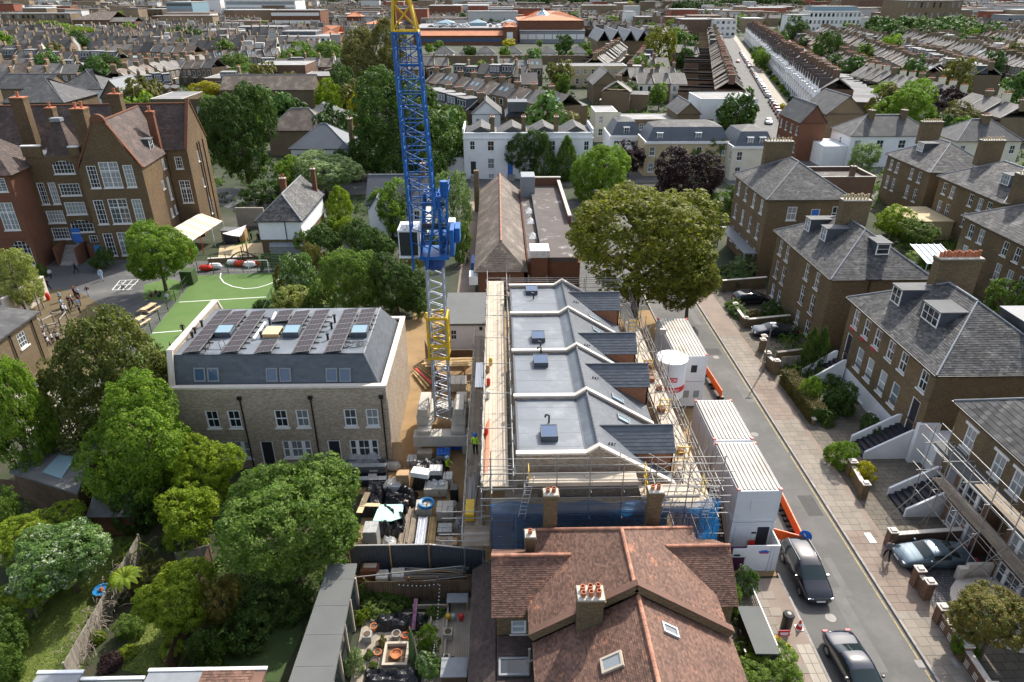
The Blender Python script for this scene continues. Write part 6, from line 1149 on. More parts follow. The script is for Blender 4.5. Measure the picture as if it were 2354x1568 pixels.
for s_ in (-2.3,2.3): ubox('side',(q.x+s_,q.y+.3,1.1),(.06,1.2,2.2),'astro_dark',r)
for px,py,m,l in ((470,626,'red_plastic','red toy boat beside the goal fence'),(492,622,'white_frame','white toy boat beside the red one'),(533,614,'poly_white','rolled white mat behind the goal'),(550,616,'red_plastic','red mat roll behind the goal'),(580,616,'red_plastic','red padded block beside the goal'),(572,618,'white_frame','white padded roll beside the goal')):
    q=at(px,py); MB().path([(q.x-.9,q.y+.6,.3),(q.x-.5,q.y+.6,.42),(q.x+.5,q.y+.6,.42),(q.x+.9,q.y+.6,.3)],[.1,.42,.42,.1],10).build('play_roll',m,label=l,cat='play mat')
r=T('green_store','dark green metal play store by the pitch corner','store'); q=at(432,655); MB().cbox(q.x,q.y+.7,0,1.5,1.5,1.7).build('body','astro_dark',r,bevel=.03); MB().cbox(q.x,q.y+.7,1.7,1.6,1.6,.08).build('lid','astro_dark',r)
def picnic(px,py,rz,lbl):
    q=at(px,py); r=T('picnic_table',lbl,'picnic table',loc=(q.x,q.y,.02),rz=rz)
    for k in range(4): ubox('top_board',(-.3+.2*k,0,.74),(.18,2.0,.05),'ply',r)
    for s_ in (-.75,.75):
        for k in range(2): ubox('seat_board',(s_+.14*k-.07,0,.44),(.13,2.0,.05),'ply',r)
    for y in (-.7,.7):
        pole('leg',(-.6,y,0),(-.2,y,.72),.05,'ply',r); pole('leg',(.6,y,0),(.2,y,.72),.05,'ply',r); plank('brace',(-.85,y,.4),(.85,y,.4),.05,.1,'ply',r)
picnic(344,718,-.25,'timber picnic table beside the pitch fence, under the light tree'); picnic(320,748,-.25,'timber picnic table with a seated child, nearest the birch')
r=T('play_structure','timber pole climbing frame on the brown play surface','play frame'); ps=[at(*p) for p in [(68,760),(75,745),(95,725),(102,710),(85,790),(120,780),(145,770),(160,745),(105,770),(130,752)]]
for i,p in enumerate(ps): pole('pole',p,p+Vector((.1*(-1)**i,0,1.9+.9*(i<4))),.09,'fence_grey',r)
for i,j in ((0,4),(4,5),(5,6),(6,7),(1,8),(8,9),(9,7),(4,6),(0,1),(2,3)): pole('beam',ps[i]+Vector((0,0,1.7)),ps[j]+Vector((0,0,1.5)),.08,'fence_grey',r)
for i in range(5): pole('rope',ps[4].lerp(ps[6],i/5)+Vector((0,0,1.6)),ps[5].lerp(ps[7],i/5)+Vector((.3,.4,.1)),.03,'fence_grey',r)
r=T('sail_shade','white fabric shade sail over the sand area','sail'); A=[Vector((*at(518,573)[:2],2.4)),Vector((*at(575,560)[:2],2.9)),Vector((*at(560,578)[:2],2.2))]; sm=MB()
for i in range(6):
    for j in range(6-i):
        Q=lambda a,b: A[0]*(1-a/6-b/6)+A[1]*(a/6)+A[2]*(b/6)-Vector((0,0,.5*(a/6)*(1-a/6-b/6)+.4*(b/6)*(1-a/6-b/6)))
        sm.poly([Q(i,j),Q(i+1,j),Q(i,j+1)])
        if i+j<5: sm.poly([Q(i+1,j),Q(i+1,j+1),Q(i,j+1)])
sm.build('sail','stone_white',r)
for a in A: pole('mast',(a.x,a.y,0),(a.x,a.y,a.z+.2),.06,'timber_dark',r)
r=T('play_arch','curved timber arch bridge in the sand area','play frame'); a0=at(520,605); a1=at(600,600)
MB().path([a0.lerp(a1,i/12)+Vector((0,0,1.5*math.sin(math.pi*i/12))) for i in range(13)],.1,6).build('arch','timber_dark',r); pole('post',a0.lerp(a1,.5),a0.lerp(a1,.5)+Vector((0,0,2.2)),.09,'timber_dark',r); pole('post',a0.lerp(a1,.66),a0.lerp(a1,.66)+Vector((0,0,2.6)),.09,'timber_dark',r)
r=T('play_hut','black play hut with timber side beside the school gable','hut'); q=at(562,560); MB().cbox(q.x-2,q.y+.8,0,2.2,1.6,1.9).build('body','ink_dark',r); MB().cbox(q.x-2,q.y+.8,1.9,2.4,1.9,.1).build('roof','felt',r); ubox('side_panel',(q.x-.4,q.y+1.2,.9),(.9,1.2,1.8),'timber',r)
r=T('playground_wall','pale rendered retaining wall at the left of the playground','wall'); a,b_=at(22,738),at(112,682); MB().bar(a+Vector((0,0,1.3)),b_+Vector((0,0,1.3)),.4,2.6).build('wall','coping',r); MB().bar(a+Vector((0,0,2.65)),b_+Vector((0,0,2.65)),.5,.12).build('cap','coping',r)
MB().lathe([(.2,0),(.24,.7),(.14,.95),(.05,1.0)],*at(112,690)[:2],10).build('litter_bin','red_plastic',label='red bin at the end of the pale playground wall',cat='bin')
gwall(tuple(at(480,606)[:2]),tuple(at(590,600)[:2]),.7,'planted brick bed wall between play area and goal',m='brick_stock',pil=False); r=T('playground_wall','pale graffitied wall with doorway behind the play area','wall'); a,b_=at(548,520),at(612,520); MB().bar(a+Vector((0,0,1.5)),b_+Vector((0,0,1.5)),.3,3).build('wall','pale_paving',r); MB().box(a.x+3.2,a.y-.2,0,a.x+5.2,a.y-.16,2.2).build('gate','galv_dark',r)
B=T('caretaker_house','small house with white upper walls, brick base and slate roof by the play area','house'); x0,x1,y0,y1,ze=-32.9,-27.2,91.2,104.2,5.1
mb=MB(); wall(mb,(x0,y0),(x1,y0),0,2.4,[(1.0,1.0,1.3,.9,W5),(3.3,.3,.9,1.7,SASH2)],B); wall(mb,(x1,y0),(x1,y1),0,2.4,[],B); wall(mb,(x1,y1),(x0,y1),0,2.4,[],B); wall(mb,(x0,y1),(x0,y0),0,2.4,[],B); mb.build('wall','brick_stock',B)
MB().box(x0-.06,y0-.06,2.4,x1+.06,y1+.06,ze).build('upper_wall','render_white',B); hip_roof(B,x0,y0,x1,y1,ze,8.0,'y','slate_old',SL,hips=(1,0)); mbg=MB(); mbg.poly([(x0,y1+.05,ze),(x1,y1+.05,ze),((x0+x1)/2,y1+.05,7.9)]); mbg.build('gable','render_white',B)
chimney(B,-30.6,97.2,.8,.7,7,9.4,(2,1),'brick_red',ph=.5); chimney(B,-27.9,103.6,.6,.6,5,9.2,(1,1),'brick_red',ph=.5); MB().box(x0+1.6,y0-1.8,0,x1+.2,y0-.07,1.9).box(x0+1.5,y0-1.9,1.9,x1+.3,y0-.07,2.02).build('lean_to','lead',B); MB().tube((x0+3.6,y0-.15,2.4),(x0+3.6,y0-.15,5),.06).build('downpipe','black_plastic',B)
B=T('garden_house','buff brick house with grey roof edge at the left of the play yard','house'); q=at(88,872)
x1_,y0_,y1_=-45.4,52.5,61.5; mb=MB(); wall(mb,(x1_,y0_),(x1_,y1_),0,5.2,[(1.0,.6,1.2,1.5,W2),(5.6,2.9,1.2,1.5,W2)],B); wall(mb,(-56,y0_),(x1_,y0_),0,5.2,[],B); wall(mb,(x1_,y1_),(-56,y1_),0,5.2,[],B); mb.build('wall','brick_stock_far',B); MB().slab([(-56,y0_-.3,6.8),(x1_+.3,y0_-.3,5.2),(x1_+.3,y1_+.3,5.2),(-56,y1_+.3,6.8)],.2).build('roof','slate_old',B); MB().tube((x1_+.1,57.2,.1),(x1_+.1,57.2,5.1),.06).tube((x1_+.1,60.5,.1),(x1_+.1,60.5,5.1),.06).build('downpipe','black_plastic',B)
tyre_=MB().torus((0,0,.14),.34,.14,16,8).mesh('tyre','tyre')
for k,(px,py,s_) in enumerate(((112,948,1),(130,980,1),(118,925,.8),(132,985,1.3),(95,990,.8),(140,960,.9))): q=at(px,py); put('old_tyre',tyre_,loc=(q.x,q.y,.02+.25*(k==3)),scale=s_*1.3,label='old black tyre lying in the play yard beside the birch',cat='tyre',group='tyres in the play yard')
for px,py,m,l in ((55,945,'purple_panel','purple toy heap in the play yard'),(75,955,'orange_plastic','orange toy tub in the play yard'),(85,965,'astro','green leafy toy bin in the play yard')): q=at(px,py); MB().lathe([(.3,0),(.5,.3),(.4,.5),(.1,.6)],q.x,q.y,9).build('toy_tub',m,label=l,cat='toys')
r=T('grey_shed','dark garden shed with felt roof and glazed roof light in the left garden','shed'); P4=[at(*p,2.9) for p in [(20,1085),(95,1005),(228,1012),(178,1135)]]; MB().slab(P4,.15).build('roof','felt',r); c=sum(P4,Vector())/4; MB().prism([(c.x+(p.x-c.x)*.93,c.y+(p.y-c.y)*.93) for p in P4][::-1],0,2.75).build('wall','timber_dark',r)
q=[at(*p,2.98) for p in [(97,1085),(135,1045),(175,1050),(140,1100)]]; MB().slab(q,.06).build('roof_light','glass_roof',r)
for nm,c in (('skin',(.42,.25,.17)),('skin_dark',(.16,.09,.06)),('hair',(.03,.02,.015)),('navy_cloth',(.015,.018,.035)),('maroon_cloth',(.1,.015,.03)),('white_cloth',(.62,.62,.64)),('pale_blue_cloth',(.35,.48,.62)),('black_cloth',(.012,.012,.014)),('grey_cloth',(.14,.14,.15)),('hi_vis',(.45,.75,.03)),('helmet_blue',(.02,.14,.5)),('shoe',(.02,.02,.02)),('jean',(.05,.07,.12)),('blonde',(.35,.22,.08))): plain(nm,c,.8,0,.2)
def person_mesh(pose):
    e=dict(pel=((0,0,.95),.135),ch=((0,0,1.32),.15),nk=((0,0,1.5),.055),hd=((0,-.015,1.6),.088),ht=((0,-.01,1.71),.075))
    J={'stand':dict(el=(.27,0,1.14),wr=(.26,-.06,.9),ha=(.26,-.08,.8),er=(-.27,0,1.14),wl=(-.26,-.06,.9),hb=(-.26,-.08,.8),kn=(.11,-.01,.5),an=(.11,.02,.08),to=(.11,-.15,.04),kl=(-.11,-.01,.5),al=(-.11,.02,.08),tl=(-.11,-.15,.04)),
       'walk':dict(el=(.26,.12,1.16),wr=(.24,.02,.94),ha=(.24,-.04,.86),er=(-.26,-.12,1.16),wl=(-.24,-.26,.98),hb=(-.24,-.33,.92),kn=(.1,-.2,.52),an=(.1,-.28,.09),to=(.1,-.44,.05),kl=(-.1,.05,.5),al=(-.1,.33,.14),tl=(-.1,.2,.04)),
       'sit':dict(el=(.26,-.05,1.14),wr=(.22,-.25,1.0),ha=(.18,-.34,1.0),er=(-.26,-.05,1.14),wl=(-.22,-.25,1.0),hb=(-.18,-.34,1.0),kn=(.13,-.42,.98),an=(.12,-.4,.55),to=(.12,-.56,.51),kl=(-.13,-.42,.98),al=(-.12,-.4,.55),tl=(-.12,-.56,.51)),
       'work':dict(el=(.27,-.1,1.16),wr=(.2,-.34,1.1),ha=(.17,-.42,1.12),er=(-.27,-.06,1.14),wl=(-.24,-.3,1.02),hb=(-.22,-.38,1.0),kn=(.12,-.06,.5),an=(.12,.04,.08),to=(.12,-.13,.04),kl=(-.12,.02,.5),al=(-.12,.08,.08),tl=(-.12,-.09,.04))}[pose]
    V=[];Rr=[];I={}
    def v(k,p,r): I[k]=len(V); V.append(p); Rr.append(r)
    for k,(p,r) in e.items(): v(k,p,r)
    for s_,a,b_,c in ((1,'el','wr','ha'),(-1,'er','wl','hb')): v('s%d'%s_,(s_*.18,0,1.42),.07); v(a,J[a],.05); v(b_,J[b_],.036); v(c,J[c],.042)
    for s_,a,b_,c in ((1,'kn','an','to'),(-1,'kl','al','tl')): v('h%d'%s_,(s_*.1,0,.9),.1); v(a,J[a],.07); v(b_,J[b_],.048); v(c,J[c],.042)
    E=[('pel','ch'),('ch','nk'),('nk','hd'),('hd','ht'),('ch','s1'),('s1','el'),('el','wr'),('wr','ha'),('ch','s-1'),('s-1','er'),('er','wl'),('wl','hb'),('pel','h1'),('h1','kn'),('kn','an'),('an','to'),('pel','h-1'),('h-1','kl'),('kl','al'),('al','tl')]
    me=bpy.data.meshes.new('p'); me.from_pydata(V,[(I[a],I[b]) for a,b in E],[]); o=bpy.data.objects.new('p',me); COL.objects.link(o)
    md=o.modifiers.new('s','SKIN'); sv=me.skin_vertices[0].data
    for i,r in enumerate(Rr): sv[i].radius=(r,r*(.72 if i in (0,1) else 1)); sv[i].use_root=(i==0)
    o.modifiers.new('u','SUBSURF').levels=1; dg=bpy.context.evaluated_depsgraph_get(); dg.update(); out=bpy.data.meshes.new_from_object(o.evaluated_get(dg)); bpy.data.objects.remove(o)
    out.materials.clear()
    for m in ('skin','hair','navy_cloth','black_cloth','shoe'): out.materials.append(MT[m])
    hands=[Vector(J['ha']),Vector(J['hb'])]; feet=[Vector(J[k]) for k in ('an','to','al','tl')]
    for p in out.polygons:
        c=p.center
        if c.z>1.46: i=1 if (c.z>1.64 or (c.y>.015 and c.z>1.54)) else 0
        elif min((c-h).length for h in hands)<.11: i=0
        elif min((c-f).length for f in feet)<.1: i=4
        elif c.z>.97 and not (pose=='sit' and c.y<-.15 and abs(c.x)<.2 and c.z<1.08) : i=2
        else: i=3
        p.material_index=i; p.use_smooth=True
    return out
PM_={k:person_mesh(k) for k in ('stand','walk','sit','work')}
def person(pose,p,rz,lbl,h=1.75,top='navy_cloth',leg='black_cloth',hair='hair',skin='skin',group=None,z=0,dz=0):
    o=put('person',PM_[pose],loc=(p[0],p[1],z+dz),rz=rz,scale=h/1.78,label=lbl,cat='person',group=group); o['k']=0
    for s_,m in zip(o.material_slots,(skin,hair,top,leg,'shoe')): s_.link='OBJECT'; s_.material=MT[m]
    del o['k']; return o
w_=person('stand',(-1.75,38.6),2.9,'worker in yellow hi-vis vest and blue helmet on the weathered boards',1.78,'hi_vis','black_cloth',z=4.53); MB().lathe([(.15,0),(.16,.03),(.13,.12),(.06,.17),(.01,.18)],0,0,12,1.66).build('helmet','helmet_blue',w_)
q=at(*YZ(1062,560)); w_=person('work',(q.x,q.y),1.2,'worker in hi-vis vest and pale helmet beside the black covered stack',1.78,'hi_vis','black_cloth'); MB().lathe([(.15,0),(.16,.03),(.13,.12),(.06,.17),(.01,.18)],0,0,12,1.66).build('helmet','pale_blue_cloth',w_)
person('walk',(25.15,32.6),math.pi*.9,'person in grey jacket and dark trousers walking past the red gate pillar',1.75,'grey_cloth','black_cloth',z=.14)
for px,py,po,rz,l,t_,g_ in ((118,640,'stand',1,'child in white shirt by the school stair','white_cloth','navy_cloth'),(176,628,'walk',2,'adult in dark clothes walking past the school door','navy_cloth','black_cloth'),(235,645,'walk',.6,'adult in pale blue dress walking by the school','pale_blue_cloth','pale_blue_cloth'),(113,668,'walk',2.5,'adult in black walking toward the pale wall','black_cloth','black_cloth'),(204,680,'walk',.4,'child in maroon top running across the playground','maroon_cloth','white_cloth'),(284,668,'walk',1.4,'child in white cap running over the painted grid','white_cloth','navy_cloth'),(264,727,'stand',0,'adult in black standing alone on the playground','black_cloth','black_cloth'),(175,775,'stand',.5,'adult in long black coat beside the climbing frame','black_cloth','black_cloth'),(184,782,'stand',.9,'second adult in black beside the climbing frame','black_cloth','black_cloth'),(58,765,'stand',1,'adult in black by the corner of the garden house','black_cloth','black_cloth'),(423,768,'walk',.3,'child in dark kit running on the green pitch','black_cloth','black_cloth'),(396,812,'walk',2,'child in dark kit at the near corner of the pitch','navy_cloth','black_cloth'),(326,742,'sit',1.2,'child in pale shirt seated at the picnic table','white_cloth','navy_cloth'),(386,690,'sit',0,'child in white shirt crouching by the pitch fence','white_cloth','navy_cloth')):
    q=at(px,py); person(po,q,rz,l,1.7 if 'adult' in l else 1.38,t_,g_,dz=(-.3 if po=='sit' else 0))
pr_=random.Random(21); cl=['navy_cloth','white_cloth','maroon_cloth','pale_blue_cloth','grey_cloth']
for i in range(20):
    q=at(150+pr_.uniform(-13,36),690+pr_.uniform(-12,34)); person(pr_.choice(['stand','walk','work']),q,pr_.uniform(0,6.2),'child in school uniform in the crowd gathered on the brown play surface',1.35+pr_.uniform(-.08,.1),pr_.choice(cl),pr_.choice(['navy_cloth','black_cloth']),pr_.choice(['hair','blonde','hair']),group='children gathered on the play surface')
for i in range(7):
    q=at(112+pr_.uniform(-12,26),785+pr_.uniform(-8,16)); person(pr_.choice(['stand','walk','work']),q,pr_.uniform(0,6.2),'child in white shirt playing inside the pole climbing frame',1.3,pr_.choice(['white_cloth','white_cloth','navy_cloth']),'navy_cloth',group='children at the climbing frame')
for i in range(5):
    q=at(352+pr_.uniform(-6,18),680+pr_.uniform(-5,6)); person('sit',q,pr_.uniform(0,6.2),'child in dark uniform sitting on the small lawn under the light tree',1.3,pr_.choice(['navy_cloth','maroon_cloth']),'black_cloth',group='children sitting on the small lawn',dz=-.62)
for i in range(14):
    q=at(570+pr_.uniform(-14,45),528+pr_.uniform(-8,42)); person(pr_.choice(['stand','walk']),q,pr_.uniform(0,6.2),'small child in dark uniform playing beside the caretaker house',1.2,pr_.choice(['navy_cloth','black_cloth','maroon_cloth']),'black_cloth',group='children beside the caretaker house')
OCC=[(-14,-50,60,130)]
def gw(L,n,w,zs,st=SASH,m=.9):
    return [(m+(L-2*m-w)*(i/(n-1) if n>1 else .5),z,w,h,st) for i in range(n) for z,h in zs]
def hb(lbl,x0,y0,x1,y1,ze,zr=None,axis='x',wm='brick_stock_far',rm='slate_old',south=(),west=(),east=(),hips=(1,1),chim=(),tile=None,name='house',cat='house',flat='felt_far',ov=.3,par=.0):
    B=T(name,lbl,cat); mb=MB(); h=ze+par
    wall(mb,(x0,y0),(x1,y0),0,h,list(south),B); wall(mb,(x1,y0),(x1,y1),0,h,list(east),B); wall(mb,(x1,y1),(x0,y1),0,h,[],B); wall(mb,(x0,y1),(x0,y0),0,h,list(west),B)
    if zr and axis=='y':
        for y,hh in ((y0,hips[0]),(y1,hips[1])):
            if not hh: mb.poly([(x0,y,ze),(x1,y,ze),((x0+x1)/2,y,zr-.1)])
    if zr and axis=='x':
        for x,hh in ((x0,hips[0]),(x1,hips[1])):
            if not hh: mb.poly([(x,y0,ze),(x,y1,ze),(x,(y0+y1)/2,zr-.1)])
    mb.build('wall',wm,B)
    if zr: hip_roof(B,x0,y0,x1,y1,ze,zr,axis,rm,tile,ov,hips=hips)
    else:
        MB().box(x0+.2,y0+.2,ze-.2,x1-.2,y1-.2,ze).build('flat_roof',flat,B)
        c=MB(); c.box(x0-.06,y0-.06,h,x1+.06,y0+.25,h+.1).box(x0-.06,y1-.25,h,x1+.06,y1+.06,h+.1).box(x0-.06,y0+.25,h,x0+.25,y1-.25,h+.1).box(x1-.25,y0+.25,h,x1+.06,y1-.25,h+.1); c.build('parapet_cap','stone_white' if wm.startswith('render') else 'concrete',B)
    for c in chim: chimney(B,*c)
    OCC.append((x0-3,y0-3,x1+3,y1+3)); return B
def mansard(B,x0,y0,x1,y1,z0,z1,k,m='slate_new',dm=()):
    f=[[(x0,y0,z0),(x1,y0,z0),(x1-k,y0+k,z1),(x0+k,y0+k,z1)],[(x1,y0,z0),(x1,y1,z0),(x1-k,y1-k,z1),(x1-k,y0+k,z1)],[(x1,y1,z0),(x0,y1,z0),(x0+k,y1-k,z1),(x1-k,y1-k,z1)],[(x0,y1,z0),(x0,y0,z0),(x0+k,y0+k,z1),(x0+k,y1-k,z1)]]
    r=MB()
    for p in f: r.slab(p,.1)
    r.build('mansard_roof',m,B); xm,ym=(x0+x1)/2,(y0+y1)/2; w=(x1-x0)/2-k; top=MB(); a=(x0+k,y0+k,z1);b=(x1-k,y0+k,z1);c=(x1-k,y1-k,z1);d=(x0+k,y1-k,z1); e=min(w,(y1-y0)/2-k)*.9
    p=(x0+k+e,ym,z1+e*.35); q=(x1-k-e,ym,z1+e*.35)
    for t in ([a,b,q,p],[b,c,q],[c,d,p,q],[d,a,p]): top.slab(t,.08)
    top.build('upper_roof','slate_old',B)
    for x in dm: dormer(B,(x,y0+.35,z0+.35),(0,-1),1.1,1.25,1.2,nb=1,rm='white_frame')
B=T('church_hall','long low hall with brown tiled roof running back from the new terrace','hall'); 
MB().box(-2.5,76.4,0,3.0,112.5,3.4).build('wall','brick_red',B); rm_=[[(-3.0,75.8,3.4),(-3.0,113,3.4),(.28,113,6.1),(.28,79.2,6.1)],[(3.4,75.8,3.4),(.28,79.2,6.1),(.28,113,6.1),(3.4,113,3.4)],[(-3.0,75.8,3.4),(3.4,75.8,3.4),(.28,79.2,6.1)]]
for i,(p,m) in enumerate(zip(rm_,('slate_brown','slate_brown','slate_brown'))):
    o=MB().slab(p,.12).build('roof',m,B); tiles(MB(),p,.34,.24,.024,.006,seed=i).build('tiles',m,o,kind='stuff')
rd=MB(); ridge(rd,(.28,79.2,6.13),(.28,113,6.13),.12); rd.build('ridge_tiles','tile_ridge',B); MB().extr([(-2.6,113,0),(3.1,113,0),(3.1,113,3.4),(.28,113,6.2),(-2.6,113,3.4)],(0,.25,0)).build('gable','brick_red',B); MB().box(-4.0,112.0,0,-3.2,112.8,6.8).build('chimney','brick_stock',B)
MB().box(-3.6,76.2,1.6,-2.55,78.2,2.7).build('side_store','render_white',B); MB().box(-3.55,82,.2,-2.6,85,2.2).build('blue_shed','brand_blue',B)
B=T('flat_hall','flat-roofed hall with stained dark felt and brick parapet beside the long roof','hall'); MB().box(3.45,78,0,9.9,112.2,3.7).build('wall','brick_red',B)
mat('felt_stained',(.105,.088,.08),.9,.15,.4,stain=(.36,.34,.33),stain_s=.35,stain_r=(.57,.68),stain_k=.85); MB().box(3.6,78.2,3.7,5.2,112,3.78).build('gutter_roof','felt_stained',B); MB().box(5.4,78.2,3.7,9.7,112,4.3).build('roof','felt_stained',B); MB().box(5.22,78.2,3.75,5.38,112,4.5).build('kerb','ink_dark',B)
MB().box(5.4,112,3.7,10.2,112.4,5.6).box(9.72,92,3.7,10.1,112,5.2).build('parapet','brick_red',B); MB().box(5.3,111.9,5.6,10.3,112.5,5.75).box(9.66,92,5.2,10.16,111.9,5.35).build('parapet_cap','concrete',B)
for y in (99,94,87.5): MB().add([(4.0,y-1,3.8),(5.1,y-1,3.8),(5.1,y+1,3.8),(4.0,y+1,3.8),(4.55,y,4.5)],[(0,1,4),(1,2,4),(2,3,4),(3,0,4)]).build('roof_light','poly_white',B)
MB().box(3.6,107,3.7,5.8,110.5,7.0).build('tank_room','lead',B,bevel=.05); 
MB().box(3.9,77.4,0,5.9,79.4,4.6).build('water_tank_base','brick_red',B); MB().box(3.7,77.2,4.6,6.1,80.0,5.5).build('water_tank','poly_white',B,bevel=.06); OCC.append((-6,74,12,116))
sheet('cross_road',[(-60,118),(95,140),(95,149),(-60,127)],.004,'asphalt'); sheet('hall_path',rect(-5.2,73,-3,118),.01,'paving_red'); sheet('hall_yard',rect(10.2,73,17.4,118),.01,'asphalt_school'); sheet('rear_gardens',rect(44,60,67,118),.01,'garden_soil'); sheet('rear_lane',rect(44,118,70,150),.01,'asphalt')
x0,x1,y0,ze=-6.6,18.3,134,8.6
B=T('stucco_terrace','white stucco terrace with parapet, dark and blue front doors','terrace'); mb=MB(); ops=[(1.2,5.6,1.0,1.7,SASH2),(1.2,.9,1.2,2.6,D_),(4.6,5.4,1.3,1.9,SASH2),(4.6,2.0,1.3,2.0,SASH2),(4.7,.1,1.2,.9,SASH2),(8.4,.8,1.2,2.8,('door',0,0,'white_frame','brand_blue')),(8.4,5.4,1.2,1.9,SASH2),(12.6,5.4,1.3,1.9,SASH2),(16.4,5.4,1.3,1.9,SASH2),(19.6,5.4,1.3,1.9,SASH2),(23.2,5.4,1.0,1.8,SASH2),(12.6,2.0,1.3,2.0,SASH2),(16.4,2.0,1.3,2.0,SASH2)]
wall(mb,(x0,y0),(x1,y0),0,ze,ops,B); wall(mb,(x1,y0),(x1,y0+9),0,ze,[],B); wall(mb,(x1,y0+9),(x0,y0+9),0,ze,[],B); wall(mb,(x0,y0+9),(x0,y0),0,ze,[],B); mb.build('wall','render_white',B)
MB().box(x0-.15,y0-.2,ze-.9,x1+.15,y0+.001,ze-.7).box(x0-.1,y0-.12,ze,x1+.1,y0+.3,ze+.25).box(x0-.1,y0+.3,ze,x0+.2,y0+9,ze+.9).box(x1-.2,y0+.3,ze,x1+.1,y0+9,ze+.9).build('cornice','render_white',B)
for i in range(4):
    a=x0+.3+i*6.1; r=MB(); yy=y0+.6
    for p in ([(a,yy,ze-.3),(a+3.05,yy,ze+1.3),(a+3.05,yy+8,ze+1.3),(a,yy+8,ze-.3)],[(a+6.1,yy,ze-.3),(a+6.1,yy+8,ze-.3),(a+3.05,yy+8,ze+1.3),(a+3.05,yy,ze+1.3)]): r.slab(p,.1)
    r.build('roof','slate_old',B); MB().poly([(a,yy+.05,ze-.4),(a+6.1,yy+.05,ze-.4),(a+3.05,yy+.05,ze+1.2)]).build('roof_gable','slate_old',B)
for x in (-1,5,11.3): chimney(B,x,y0+2.2,.8,1.4,ze,ze+2.8,(2,2),'brick_stock')
for x,n in ((-5.4,5),(1.8,6)): 
    for i in range(n): MB().box(x,y0-.3*(n-i)-.0,0,x+1.4,y0-.3*(n-i)+.3,.15*(i+1)).build('step','granite',B)
MB().box(x0-3.4,y0+1,0,x0-.1,y0+8,3.4).box(x0-3.5,y0+.9,3.4,x0-.1,y0+8.1,3.6).build('side_wing','render_white',B); OCC.append((-12,120,22,146))
def mvilla(lbl,px0,px1,py,ze,d,wm,nwin,dx,k=1.3,zt=2.6):
    a,b_=at(px0,py,ze),at(px1,py,ze); B=hb(lbl,a.x,a.y,b_.x,a.y+d,ze,None,wm=wm,south=gw(b_.x-a.x,nwin,1.1,((ze-2.6,1.7),(.8,1.8)),SASH2),west=gw(d,2,.9,((ze-2.6,1.6),),SASH2)); mansard(B,a.x+.3,a.y+.3,b_.x-.3,a.y+d-.3,ze,ze+zt,k,dm=[a.x+(b_.x-a.x)*t for t in dx]); MB().box(a.x-.2,a.y-.25,ze-.35,b_.x+.2,a.y-.001,ze-.05).build('cornice','stone_white',B); return B
mvilla('white villa with dark mansard roof and one dormer beside the stucco terrace',1402,1480,313,6.3,9,'render_white',2,(.5,)); mvilla('tan brick villa with long mansard roof behind the copper beech',1484,1682,327,6.6,9,'render_tan',4,(.17,.62)); mvilla('cream corner villa with grey mansard and two dormers',1686,1786,338,6.4,10,'render_cream',2,(.4,.68))
a,b_=at(1958,312,6.4),at(2150,312,6.4); hb('white hipped villa pair with two chimneys beside the cross road',a.x,a.y,b_.x,a.y+9,6.4,9.8,'x','render_white',south=gw(b_.x-a.x,4,1.5,((3.8,1.7),(.7,1.8)),SASH2),west=gw(9,1,.8,((4,1.4),)),chim=((a.x+5.2,a.y+4,.9,1.3,7,10.8,(2,1),'brick_stock'),(a.x+12,a.y+4,.9,1.3,7,10.8,(2,1),'brick_stock'))); MB().box(a.x-5,a.y+.5,0,a.x-.05,a.y+8.5,4.2).build('rear_wing','render_white',label='lower white wing at the street side of the hipped villa pair',cat='building')
a,b_=at(2202,324,6.4),at(2352,324,6.4); hb('pale cream and grey hipped villa pair with central chimney',a.x,a.y,b_.x,a.y+9,6.4,9.8,'x','render_cream',south=gw(b_.x-a.x,4,1.1,((3.8,1.7),(.7,1.8)),SASH2),chim=((a.x+7,a.y+4,1.4,1.2,7,10.6,(4,1),'brick_stock'),))
hb('flat-roofed brown brick block with parapet between the villa rows',50.2,107.5,60.3,114.5,6.0,None,wm='brick_garden',flat='felt_stained',par=.6,chim=((56.5,107.9,.7,.7,3,8.2,(1,1),'brick_garden'),))
for lbl,ya,yb,dd in (('second-row brick villa with grey dormer and glazed roof lantern',104.8,117.8,((69.2,112.5,9.0,1.8),)),('second-row brick villa with long slate roof and one white-framed dormer',87.6,102.2,((69.0,91.2,8.9,1.7),)),('second-row brick villa at the right edge beyond the palm',66,82.0,())):
    B,p,q=villa(lbl,67.2 if ya>70 else 58.6,ya,77.6 if ya>70 else 69,yb,8.0,11.4,rows((1.2,3.2,7.6,9.7,11.6) if yb-ya>13.5 else (1.2,3.2,7.6,10),((5.7,1.7),(2.6,2.1))),[],tile=(.5,.36,.02))
    for x,y,z,w in dd: dormer(B,(x,y,9.55),(-1,0),w,1.35,3.0,nb=2)
    chimney(B,(72.4 if ya>70 else 64),yb-1.5,3.4,1,10,13.6,(9,1),pm='pot_buff'); OCC.append((56,ya,80,yb))
MB().box(61,96,0,67.1,103.5,2.7).box(60.9,95.9,2.7,67.15,103.6,2.9).build('rear_extension','render_tan',label='low flat rear extension behind the second-row villa',cat='extension'); r=T('conservatory','white glazed conservatory behind the second-row villas','conservatory'); MB().box(54.5,80.5,0,58.4,85,.9).build('plinth','render_white',r)
for k in range(6): MB().bar((54.4+.8*k,80.4,2.3),(54.4+.8*k,85,3.3),.08,.08).bar((54.4+.8*k,80.4,.9),(54.4+.8*k,80.4,2.3),.08,.08).build('glazing_bar','white_frame',r)
MB().slab([(54.4,80.4,2.27),(58.5,80.4,2.27),(58.5,85,3.25),(54.4,85,3.25)],.03).build('glass_roof','glass_roof',r)
